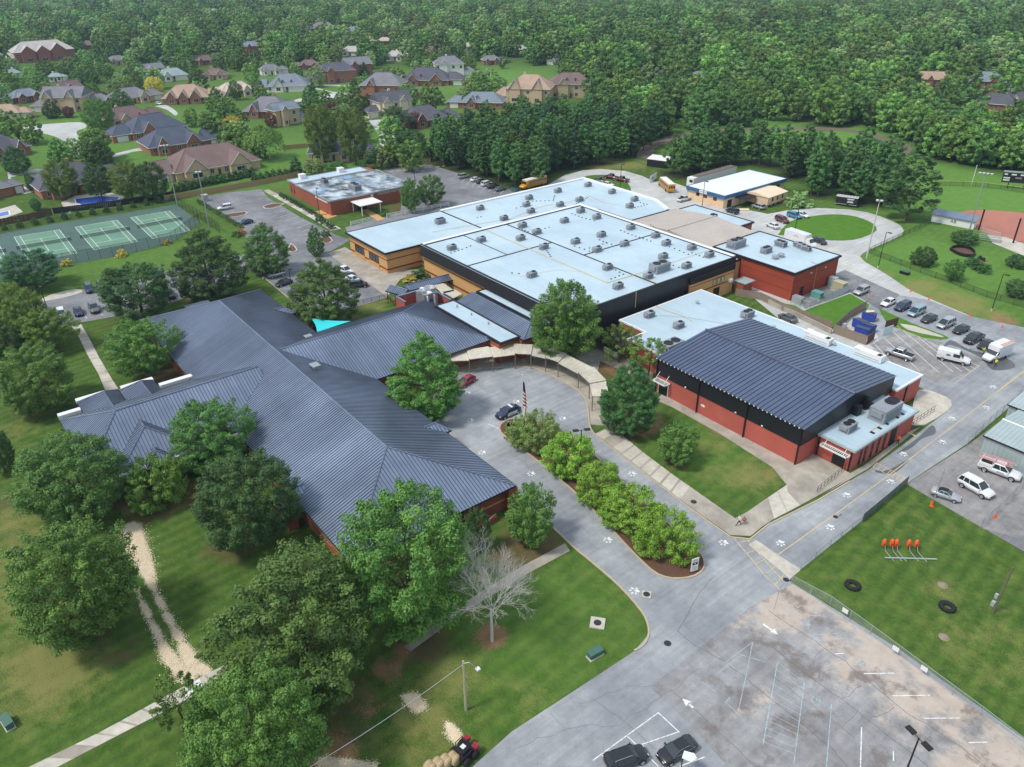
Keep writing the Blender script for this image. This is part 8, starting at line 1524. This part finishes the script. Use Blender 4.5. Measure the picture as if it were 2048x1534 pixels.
# utility pole with street lamp and cable
g = G(932, 1420); h = HT((932, 1420), 1324); t = thing('utility_pole', 'wooden pole with street lamp and cable on the near lawn', 'utility pole', (g.x, g.y, 0)); M_upole = mat('pole_wood', lin(170, 164, 140), .9, var=.2, scale=3)
MB().tube((0, 0, -.2), (-.1, .05, h), .15, .11, 8).build('pole', M_upole, t); rr = Vector((rx, ry, 0)); MB().path([(0, 0, h-.2), tuple(rr*.6+Vector((0, 0, h-.05))), tuple(rr*1.3+Vector((0, 0, h-.9)))], .035, 5).build('lamp_arm', M_galv, t); MB().box(rr.x*1.4-.2, rr.x*1.4+.2, rr.y*1.4-.2, rr.y*1.4+.2, h-1.1, h-.92).build('lamp_head', M_white, t)
for z in (h*.55, h*.75): MB().tube((0, 0, z), tuple(rr*.35+Vector((0, 0, z-.5))), .03, n=4).build('brace', M_upole, t)
e = G(560, 1570, 7.0); pts = []
for k in range(15): q = Vector((g.x, g.y, h-.3)).lerp(e, k/14); q.z -= .5*math.sin(math.pi*k/14); pts.append(q)
cb = MB().path([tuple(p) for p in pts], .025, 4).build('cable', M_palemetal); tag(cb, 'thin pale cable running from the wooden pole to the lower left', 'cable')
g = G(1985, 1226); h = HT((1985, 1226), 1150); t = thing('utility_pole', 'leaning wooden pole with meter boxes on the practice lawn', 'utility pole', (g.x, g.y, 0)); MB().tube((0, 0, -.1), (.15, .1, h+1.2), .14, .1, 8).build('pole', mat('pole_dark', lin(110, 98, 84), .9, var=.2), t)
for z, s in ((1.0, .22), (2.2, .16)): MB().box(-.28-s, -.1, -s, s, z, z+.6).build('meter_box', M_palemetal, t)
g = G(1863, 1008); h = HT((1863, 1008), 936); t = thing('marker_pole', 'thin leaning pole beside the silver convertible', 'pole', (g.x, g.y, 0)); MB().tube((0, 0, 0), (.2, .15, h), .05, .04).build('shaft', M_galv, t); MB().box(-.15, .15, -.15, .15, 0, .3).build('foot', M_orange, t)
# flagpole
g = G(1045, 852); h = HT((1045, 852), 752); t = thing('flagpole', 'white flagpole with a hanging striped flag and a white state flag', 'flagpole', (g.x, g.y, .1)); MB().tube((0, 0, 0), (0, 0, h), .07, .045, 8).build('pole', M_white, t); MB().lathe([(0, -.12), (.1, -.06), (.12, 0), (.1, .08), (0, .13)], 10, (0, 0, h+.1)).build('finial', M_white, t)
def flag(name, z1, z0, wtop, wbot, bands):
    """limp flag hanging in folds from the halyard; bands = (t0,t1,u0,u1,material)"""
    par = MB().tube((.09, 0, z0), (.09, 0, z1), .015, n=4).build(name, M_white, t)
    fold = lambda u, k: Vector((.1+u*(wtop+(wbot-wtop)*k)*rr.x, u*(wtop+(wbot-wtop)*k)*rr.y, 0))+Vector((-ry, rx, 0))*(.12*math.sin(u*9+k*2)*(.4+u))
    for nm, t0, t1, u0, u1, m_ in bands:
        b = MB(); nu = max(2, int((u1-u0)*12)); nk = max(2, int((t1-t0)*14))
        for i in range(nu):
            for k in range(nk):
                q = []
                for du, dk in ((0, 0), (1, 0), (1, 1), (0, 1)):
                    u = u0+(u1-u0)*(i+du)/nu; kk = t0+(t1-t0)*(k+dk)/nk; v = fold(u, kk); v.z = z1-(z1-z0)*kk-u*.5; q.append(v)
                b.face(q)
        b.build(nm, m_, par)
fr, fw, fbk = mat('flag_red', lin(176, 40, 50), .8, var=.05), mat('flag_white', lin(232, 230, 226), .8, var=.05), mat('flag_blue', lin(40, 48, 96), .8, var=.05)
bands = [('canton', 0, .36, 0, 1.0, fbk)]
for k in range(9): bands.append(('stripe', .36+k*.071, .36+(k+1)*.071, 0, 1.0, fr if k % 2 == 0 else fw))
flag('striped_flag', h-.9, h*.42, .28, .75, bands); flag('state_flag', h*.42, h*.13, .6, .5, [('white_field', 0, 1, 0, 1, fw), ])
b = MB(); b.tube((.25*rr.x, .25*rr.y-.05, h*.38), (.5*rr.x, .5*rr.y-.05, h*.27), .06, n=4); b.build('red_cross', fr, t)
# manholes and drain covers
def manhole(x, y, label, r=.42, slab=None, z=.044, rz=0):
    g = G(x, y); t = thing('manhole_cover', label, 'manhole', (g.x, g.y, 0), rz, 'manhole covers')
    if slab: MB().box(-slab, slab, -slab, slab, 0, .14).build('concrete_frame', M_conc, t); z = .145
    MB().lathe([(0, z+.012), (r*.55, z+.012), (r*.6, z+.02), (r*.85, z+.02), (r*.9, z+.012), (r, z+.012), (r, z)], 20).build('iron_cover', mat('cast_iron', (.045, .042, .045), .6, .4, var=.3, scale=9), t)
manhole(1335, 1287, 'round iron manhole cover in the road junction'); manhole(1195, 1247, 'manhole cover on a square concrete slab in the near lawn', .45, .85, rz=R(40)); manhole(1293, 1190, 'manhole cover in a broken concrete frame in the west lane', .42, .55, rz=R(40)); manhole(1387, 1005, 'reddish manhole cover in the pavement', .42, None, .14); manhole(1024, 850, 'manhole cover on a square slab at the tip of the island lawn', .45, .8, rz=R(45)); manhole(1671, 1034, 'small drain cover in the right-hand road', .35); manhole(1572, 1160, 'drain cover beside the crossing hatch', .38)
# green utility boxes
for (x, y), lb, rz in [((1190, 1312), 'green utility box on a white base beside the road', R(85)), ((17, 1450), 'green utility box at the left edge of the lawn', R(10))]:
    g = G(x, y); t = thing('utility_box', lb, 'utility box', (g.x, g.y, 0), rz, 'green utility boxes'); MB().box(-.95, .95, -.45, .45, 0, .14).build('plinth', M_conc, t); MB().box(-.85, .85, -.36, .36, .14, .85).build('cabinet', M_green_box, t); b = MB(); b.face([(-.9, -.42, .85), (.9, -.42, .85), (.9, .42, .95), (-.9, .42, .95)]); b.face([(-.9, -.42, .80), (-.9, .42, .90), (.9, .42, .90), (.9, -.42, .80)]); [b.face(q) for q in ([(-.9, -.42, .8), (.9, -.42, .8), (.9, -.42, .85), (-.9, -.42, .85)], [(.9, -.42, .8), (.9, .42, .9), (.9, .42, .95), (.9, -.42, .85)], [(-.9, .42, .9), (-.9, -.42, .8), (-.9, -.42, .85), (-.9, .42, .95)])]; b.build('lid', M_green_box, t)
# sign board on the island
g = G(1387, 1147); t = thing('school_sign', 'tall white notice board with a dark emblem at the tip of the island', 'sign', (g.x, g.y, .13), math.atan2(-g.y, -g.x)+R(90)+R(38)); HS = 2.1
MB().box(-.5, .5, -.04, .04, .35, HS+.25).build('board', M_white, t)
for s in (-.42, .42): MB().tube((s, .06, 0), (s, .06, HS), .035).build('post', M_dark, t)
MB().box(-.36, .36, -.055, -.041, 1.35, 1.75).build('emblem', M_dark, t); MB().face([(-.12, -.058, 1.55), (0, -.058, 1.42), (.12, -.058, 1.55), (0, -.058, 1.68)]).build('emblem_mark', M_white, t)
for k in range(3): MB().box(-.3, .3, -.052, -.041, 1.95+k*.1, 2.0+k*.1).build('text_line', M_steel, t)
for k in range(4): MB().box(-.3, .3, -.052, -.041, .6+k*.15, .65+k*.15).build('text_line', M_steel, t)
t = thing('mail_post', 'small dark box on a post beside the island kerb', 'post', tuple(G(1029, 882))); MB().tube((0, 0, 0), (0, 0, 1.1), .04).build('post', M_dark, t); MB().box(-.25, .25, -.15, .15, 1.1, 1.4).build('box', M_dark, t)
for (x, y), lb in [((962, 728), 'blue parking sign under the left part of the canopy'), ((1056, 726), 'blue parking sign under the middle of the canopy')]: t = thing('parking_sign', lb, 'sign', tuple(G(x, y)), R(60), 'blue signs'); MB().tube((0, 0, 0), (0, 0, 2.0), .03).build('post', M_steel, t); MB().box(-.22, .22, -.05, -.03, 1.5, 2.0).build('panel', mat('sign_blue', lin(90, 130, 190), .5), t)
MB().prism(Gs([(997, 733), (1012, 725), (1032, 727), (1030, 735), (1005, 736)]), .12, .135).build('blue_ramp_mat', M_blu, None, kind='structure')
# practice sled, big tyres, stumps
g0, g1 = G(1769, 1117), G(1873, 1120); d = g1-g0; t = thing('blocking_sled', 'football blocking sled with five orange pads', 'sled', tuple(g0), math.atan2(d.y, d.x)); Ld = d.length; MB().box(0, Ld, -.08, .08, .08, .2).build('beam', M_palemetal, t)
for k in (.10, .25, .34, .58, .73):
    x = Ld*k; b = MB(); b.path([(x+.35, -.45, .06), (x+.1, .5, .08), (x-.1, 1.3, .15), (x-.2, 1.7, .9)], .05, 5); b.build('strut', M_steel, t); p = MB().lathe([(0, .45), (.22, .5), (.26, .7), (.27, 1.15), (.2, 1.5), (.12, 1.62), (0, 1.65)], 10, (x-.25, 1.85, 0)).build('pad', M_orange, t, smooth=True); MB().box(x-.4, x-.3, 1.5, 1.62, .85, 1.1).build('pad_strap', M_red, t)
for i, (x, y) in enumerate([(1705, 1173), (1894, 1216)]):
    g = G(x, y); t = thing('tractor_tyre', 'big black tractor tyre lying on the lawn, %s one' % ('left' if i == 0 else 'right'), 'tyre', (g.x, g.y, 0), 0, 'big tyres on the lawn'); o = MB().lathe([(.42, .05), (.40, .22), (.48, .36), (.7, .42), (.86, .36), (.9, .22), (.88, .05), (.7, .0), (.48, .0), (.42, .05)], 28).build('casing', M_tyre, t, smooth=True)
    for k in range(28): a = 2*math.pi*k/28; l_ = MB().box(-.05, .05, -.07, .07, -.13, .13).build('tread_lug', M_tyre, t, (math.cos(a)*.9, math.sin(a)*.9, .22)); l_.rotation_euler = (0, R(18 if k % 2 else -18), a)
for i, (x, y) in enumerate([(1888, 1274), (1885, 1170)]): g = G(x, y); t = thing('tree_stump', 'pale ground-out stump on the practice lawn, %s one' % ('near' if i == 0 else 'far'), 'stump', tuple(g)); MB().lathe([(.55, 0), (.4, .15), (.3, .2), (0, .22)], 9).build('stump_wood', M_wood, t); MB().lathe([(.6, 0), (.45, .04), (0, .05)], 11).build('chip_ring', M_wood, t)
# cones
for i, (x, y) in enumerate([(1821, 584), (1857, 600), (1941, 632), (2004, 655), (1734, 515), (1863, 1012), (1990, 1035)]):
    g = G(x, y); t = thing('traffic_cone', 'small orange cone, %s from the left at the right side of the site' % ORD[sorted([1821, 1857, 1941, 2004, 1734, 1863, 1990]).index(x)+1], 'cone', tuple(g), 0, 'orange cones'); MB().lathe([(.2, .04), (.16, .1), (.05, .72), (0, .72)], 10).build('cone_body', M_orange, t); MB().box(-.25, .25, -.25, .25, 0, .05).build('base', M_orange, t)
# ball field
a, b = G(*c8(1300, 235)), G(*c8(1640, 300)); d = b-a; t = thing('dugout', 'white walled dugout with slate roof beside the infield', 'dugout', tuple(a), math.atan2(d.y, d.x)); Ld = d.length; MB().box(0, Ld, 0, 2.6, 0, 2.2).build('wall', M_white, t); b_ = MB(); b_.face([(-.3, -.4, 2.2), (Ld+.3, -.4, 2.2), (Ld+.3, 3.4, 2.9), (-.3, 3.4, 2.9)]); b_.face([(-.3, -.4, 2.1), (-.3, 3.4, 2.8), (Ld+.3, 3.4, 2.8), (Ld+.3, -.4, 2.1)]); b_.build('roof', M_slate, t); text('AB', 1.3, M_dark, t, (Ld*.52, -.02, 1.1), (R(90), 0, 0), 'wall_emblem', .01)
for i, (b_, tp) in enumerate([((1957, 460), 420), ((2026, 486), 438)]): g = G(*b_); h = HT(b_, tp); t = thing('backstop_post', 'thick dark backstop post by the infield, %s one' % ('left' if i == 0 else 'right'), 'post', tuple(g), 0, 'backstop posts'); MB().tube((0, 0, 0), (0, 0, h), .22, n=8).build('shaft', M_dark, t); MB().tube((0, 0, h), (0, 0, h+.12), .28, n=8).build('cap', M_dark, t)
g = G(1942, 373); h = HT((1942, 373), 331); t = thing('foul_pole', 'white foul pole at the outfield fence', 'pole', tuple(g)); MB().tube((0, 0, 0), (0, 0, h), .09).build('shaft', M_white, t); MB().lathe([(.12, 0), (.12, .1), (0, .15)], 8, (0, 0, h)).build('cap', M_white, t)
g = G(2030, 378); t = thing('scoreboard', 'black scoreboard with white panels beyond the outfield fence', 'scoreboard', tuple(g), math.atan2(-g.y, -g.x)+R(90)+R(12))
for s in (-2.2, 2.2): MB().tube((s, .1, 0), (s, .1, 2.2), .12).build('post', M_dark, t)
MB().box(-4.4, 4.4, -.12, .12, 1.9, 5.0).build('board', M_black, t); MB().box(-4.4, 4.4, -.1, .1, 5.0, 5.5).build('header', M_palemetal, t)
for x, z, w_ in ((-3.6, 4.4, .9), (-1.4, 4.4, 1.4), (.8, 4.4, .9), (2.8, 4.4, 1.4), (-3.2, 3.3, 1.8), (-3.2, 2.6, 1.8), (3.4, 3.3, 1.6)): MB().box(x-w_/2, x+w_/2, -.16, -.12, z-.2, z+.2).build('score_panel', M_white, t)
text('HOME', .6, M_white, t, (0, -.14, 3.4), (R(90), 0, 0), 'lettering', .004)
g = G(1978, 484); t = thing('bleachers', 'small metal bleachers behind the backstop', 'bleachers', tuple(g), R(20))
for k in range(4): MB().box(-2.6, 2.6, k*.6, k*.6+.35, .35+k*.3, .40+k*.3).build('bench', M_galv, t)
for s in (-2.4, 0, 2.4): MB().path([(s, 0, 0), (s, 2.2, 1.3), (s, 2.2, 0)], .04, 4).build('support', M_galv, t)
t = thing('safety_rail', 'pale chain link guard rail behind the bleachers', 'fence', tuple(G(1962, 467))); a, b = G(1962, 467), G(1998, 478); d = b-a; MB().path([(0, 0, 0), (0, 0, 1.6), (d.x, d.y, 1.6), (d.x, d.y, 0)], .05, 5).build('rail_frame', M_palemetal, t); MB().face([(0, 0, .1), (d.x, d.y, .1), (d.x, d.y, 1.55), (0, 0, 1.55)]).build('mesh_panel', M_link, t)
g = G(*c8(1553, 490)); t = thing('trough', 'oval black rubber trough ring on the fenced lawn', 'trough', tuple(g), R(30)); px = [c8(1455, 465), c8(1490, 448), c8(1560, 448), c8(1620, 465), c8(1650, 495), c8(1640, 520), c8(1580, 520), c8(1510, 500)]; P = [(p.x-g.x, p.y-g.y) for p in Gs(smooth_pts(px+[px[0]], 3)[:-1])]; t.rotation_euler = (0, 0, 0); MB().wall(P, .2, 0, .8, True).build('rim', M_dark, t); MB().prism(P, 0, .05).build('bed', M_mulch, t)
g = G(*c8(1700, 548)); t = thing('riding_mower', 'small dark riding mower on the fenced lawn', 'mower', tuple(g), R(20)); MB().box(-.8, .8, -.5, .5, .35, .8).build('body', M_dark, t); MB().box(-.5, 0, -.3, .3, .8, 1.2).build('seat', M_dark, t); MB().box(-.1, 1.0, -.7, .7, .15, .35).build('deck', M_red, t)
for sx in (-.6, .7):
    for sy in (-1, 1): w_ = MB().lathe([(0, -.1), (.3, -.1), (.3, .1), (0, .1)], 10).build('wheel', M_tyre, t, (sx, sy*.6, .3)); w_.rotation_euler = (R(90), 0, 0)
t = thing('utility_box', 'dark flat utility box outside the ball field fence', 'utility box', tuple(G(*c8(1092, 655)))); MB().box(-1, 1, -.6, .6, 0, .7).build('cabinet', M_dark, t); MB().box(-1.05, 1.05, -.65, .65, .7, .78).build('lid', M_green_box, t)
for i, (x, y) in enumerate([(100, 325), (630, 800), (833, 840), (798, 865)]): t = thing('bollard', 'pale yellow bollard in the service yard, %s from the left' % ORD[[1, 2, 4, 3][i]], 'bollard', tuple(G(*c8(x, y))), 0, 'bollards'); MB().tube((0, 0, 0), (0, 0, 1.2), .1, n=8).build('post', M_sand, t); MB().lathe([(.1, 0), (.07, .07), (0, .1)], 8, (0, 0, 1.2)).build('cap', M_sand, t)
t = thing('lumber_stack', 'stack of pale timber beside the carport', 'timber', tuple(G(*zf(1080, 775))), R(50))
for k in range(8): MB().box(-1.6, 1.6, -.7+.35*(k % 4), -.4+.35*(k % 4), .05+.2*(k//4), .22+.2*(k//4)).build('plank', M_chips, t)
t = thing('banner_sign', 'white sheet banner with dark print on the grass bank by the bus', 'banner', tuple(G(1306, 362)), R(112)); MB().box(-3, 3, -.03, .03, .2, 2.3).build('sheet', M_white, t); text('AB', 1.3, M_dark, t, (-.8, -.05, 1.2), (R(90), 0, 0), 'lettering', .004)
for s in (-2.9, 2.9): MB().tube((s, .06, 0), (s, .06, 2.4), .05).build('post', M_galv, t)
t = thing('dumpster', 'dark green skip at the left of the bus by the pines', 'skip', tuple(G(1030, 382)), R(20)); MB().box(-1, 1, -.8, .8, .15, 1.4).build('bin', M_green_box, t); MB().box(-1.05, 1.05, -.85, .85, 1.4, 1.5).build('lid', M_dark, t)
t = thing('terracotta_box', 'terracotta coloured brick planter in the visitor car park corner', 'planter', tuple(G(482, 468))); MB().box(-1.2, 1.2, -1.0, 1.0, 0, 1.1).build('box', mat('terracotta', lin(196, 112, 76), .8, var=.1), t); MB().box(-1.0, 1.0, -.8, .8, 1.1, 1.14).build('soil', M_mulch, t)
t = thing('storage_bin', 'grey cabinet at the top corner of the visitor car park', 'cabinet', tuple(G(411, 402))); MB().box(-.8, .8, -.8, .8, 0, 1.9).build('cabinet', M_steel, t); MB().box(-.85, .85, -.85, .85, 1.9, 2.0).build('lid', M_palemetal, t)
# white rail fences by the brick hall
for lb, p0, p1 in (('white three rail fence left of the brick hall walk', (702, 452), (748, 441)), ('white three rail fence right of the brick hall walk', (774, 436), (898, 412))):
    a, b = G(*p0), G(*p1); d = b-a; t = thing('rail_fence', lb, 'fence', tuple(a), math.atan2(d.y, d.x)); Ld = d.length; n = max(2, int(Ld/2.6))
    for k in range(n+1): MB().box(Ld*k/n-.08, Ld*k/n+.08, -.08, .08, 0, 1.25).build('post', M_white, t)
    for z in (.4, .75, 1.1): MB().box(0, Ld, -.03, .03, z, z+.14).build('rail', M_white, t)
# hand rails at the gym annex and slate block
def rail(px, label, h=1.0, m=None, step=1.0):
    P = Gs(px); t = thing('hand_rail', label, 'railing', tuple(P[0])); o = P[0]; m = m or M_dark
    for a, b in zip(P[:-1], P[1:]):
        a, b = a-o, b-o; n = max(1, int((b-a).length/step))
        for k in range(n+1): q = a.lerp(b, k/n); MB().tube((q.x, q.y, .1), (q.x, q.y, h+.1), .03, n=5).build('baluster', m, t)
        for z in (h+.1, h*.55): MB().tube((a.x, a.y, z), (b.x, b.y, z), .03, n=5).build('rail', m, t)
rail([d4(390, 872), d4(610, 690)], 'dark hand rail on the pad before the annex door'); rail([d4(1130, 345), d4(1325, 220)], 'dark hand rail of the ramp beside the annex'); rail([(966, 1062), (992, 1040)], 'white hand rail against the brick end wall', 1.0, M_white); rail([(938, 1120), (972, 1100)], 'white hand rail beside the dead tree', 1.0, M_white)
t = thing('white_board_panel', 'white panel on a dark post cut off by the bottom edge', 'sign', tuple(G(1372, 1545)), R(30)); MB().tube((-.5, 0, 0), (-.5, 0, 2.3), .05).build('post', M_dark, t); b = MB(); b.prism([(-.55, -.35), (.35, -.45), (.75, .1), (.45, .5), (-.5, .45)], 2.3, 2.42); b.build('panel', mat('panel_pale', lin(214, 232, 226), .5, var=.05), t)
# fresh concrete square at the end of the chip trail
sheet('new_slab', [(362, 1383), (399, 1358), (406, 1374), (372, 1394)], .062, M_member2)
# small litter of stones along the kerb line is part of the ground texture
# ------------------------------------------------------------------ people
def person(px, facing, label, shirt, trousers, hair, pose, sc=1.0):
    g = G(*px); t = thing('person', label, 'person', (g.x, g.y, .13 if pose == 'stride' else .04), facing, None, (sc,)*3)
    st = {'stand': ((.02, .10, 0), (.02, -.10, 0), (.0, .30, .85), (.0, -.30, .85)), 'stride': ((.36, .08, 0), (-.34, -.08, .03), (-.18, .30, .92), (.22, -.26, .95)), 'work': ((.03, .13, 0), (-.02, -.13, 0), (.30, .16, 1.1), (.30, -.16, 1.12))}[pose]
    V, E, RR = [], [], []
    def add(p, r, par=None):
        V.append(p); RR.append(r); i = len(V)-1
        if par is not None: E.append((par, i))
        return i
    pel = add((0, 0, .95), .15); wa = add((.01, 0, 1.12), .135, pel); chs = add((.02, 0, 1.35), .165, wa); nk = add((.03, 0, 1.50), .06, chs); hd0 = add((.05, 0, 1.60), .085, nk); hd1 = add((.06, 0, 1.70), .10, hd0); add((.05, 0, 1.78), .06, hd1); add((.15, 0, 1.66), .022, hd1)
    for s, ft, hn in ((1, st[0], st[2]), (-1, st[1], st[3])):
        hp = add((0, s*.10, .90), .10, pel); kn = add((ft[0]*.5+.05, s*.10, .50+ft[2]*.5), .07, hp); an = add((ft[0], ft[1], .09+ft[2]), .048, kn); add((ft[0]+.16, ft[1], .04+ft[2]), .04, an)
        sh = add((.02, s*.19, 1.42), .07, chs); el = add(((hn[0]+.02)/2-.05, s*.27, (hn[2]+1.42)/2), .05, sh); wr = add(hn, .036, el); pm = add((hn[0]+.03, hn[1], hn[2]-.07), .04, wr)
        for q, (dx, dy, dz) in enumerate(((.045, .0, -.09), (.02, .025*s, -.10), (.0, .0, -.10), (-.02, 0, -.085), (.05, .03, -.03))): add((hn[0]+.03+dx, hn[1]+(q-1.5)*.018 if q < 4 else hn[1]+.04*s, hn[2]-.07+dz), .011, pm)
    m = bpy.data.meshes.new('body'); m.from_pydata(V, E, []); o = bpy.data.objects.new('body', m); COL.objects.link(o); md = o.modifiers.new('skin', 'SKIN'); md.use_smooth_shade = True
    sv_ = m.skin_vertices[0].data
    for i, r in enumerate(RR): sv_[i].radius = (r, r)
    sv_[0].use_root = True; sd = o.modifiers.new('sub', 'SUBSURF'); sd.levels = 1; sd.render_levels = 1
    dg = bpy.context.evaluated_depsgraph_get(); me = bpy.data.meshes.new_from_object(o.evaluated_get(dg)); bpy.data.objects.remove(o); me.name = 'body'
    me.materials.clear(); skin = mat('skin', lin(168, 120, 96), .6, var=.05)
    for mm in (skin, shirt, trousers, M_dark, hair): me.materials.append(mm)
    for p in me.polygons:
        c = p.center; z = c.z
        if z < .1: k = 3
        elif z < .97 and abs(c.y) < .24 and not (pose != 'stand' and False): k = 2
        elif z > 1.73 or (z > 1.62 and c.x < .04): k = 4
        elif z > 1.50: k = 0
        elif abs(c.y) > .22 and z < 1.12: k = 0
        else: k = 1
        p.material_index = k
    b = bpy.data.objects.new('body', me); COL.objects.link(b); b.parent = t; return t
M_sh = lambda n, c: mat('cloth_'+n, c, .85, var=.08, scale=8)
hair = M_sh('hair', (.02, .015, .012))
wp = person((1477, 1052), R(180+55), 'person in pale shirt and dark trousers walking on the pavement corner', M_sh('pale', lin(206, 214, 220)), M_sh('black', (.015, .015, .018)), hair, 'stride', 1.02)
g = G(1487, 1049); t = thing('ball_bag', 'reddish round bag carried by the walking person', 'bag', (g.x, g.y, .85)); MB().lathe([(0, -.26), (.2, -.2), (.3, 0), (.2, .22), (0, .28)], 12).build('bag', mat('bag_red', lin(150, 88, 74), .8, var=.2), t, smooth=True); MB().path([(0, 0, .25), (-.1, .1, .45), (-.2, .2, .35)], .025, 4).build('strap', M_dark, t)
person((1794, 889), R(-60), 'person in an orange top and dark trousers beside the annex door', M_sh('orange', lin(232, 100, 48)), M_sh('black', (.015, .015, .018)), hair, 'work')
person(c8(1813, 1402), R(150), 'person in a yellow safety vest standing beside the box van door', M_sh('hivis', lin(222, 230, 80)), M_sh('brown', lin(110, 74, 60)), hair, 'stand'); person(c8(1722, 1305), R(200), 'person in a yellow safety vest at the front of the box van', M_sh('hivis', lin(222, 230, 80)), M_sh('black', (.015, .015, .018)), hair, 'work'); person(c8(1613, 1262), R(20), 'person in dark top and pale trousers at the nose of the black pickup', M_sh('navy', lin(40, 40, 56)), M_sh('palejeans', lin(178, 192, 206)), hair, 'work')
# ------------------------------------------------------------------ ground sheet last (zones were collected above), then the air
build_ground()
def haze():
    b = MB().box(-1900, 300, -900, 2100, -1.0, 74.0); o = b.build('haze', None)
    m = bpy.data.materials.new('haze_air'); m.use_nodes = True; t = m.node_tree; t.nodes.clear(); v = t.nodes.new('ShaderNodeVolumePrincipled'); v.inputs['Color'].default_value = (.55, .78, 1, 1); v.inputs['Density'].default_value = HAZE; v.inputs['Anisotropy'].default_value = 0.2
    ou = t.nodes.new('ShaderNodeOutputMaterial'); t.links.new(v.outputs[0], ou.inputs['Volume']); o.data.materials.append(m); o['kind'] = 'stuff'; tag(o, 'thin blue summer haze over the far woods', 'haze'); return o
HAZE = 0.00014
haze()
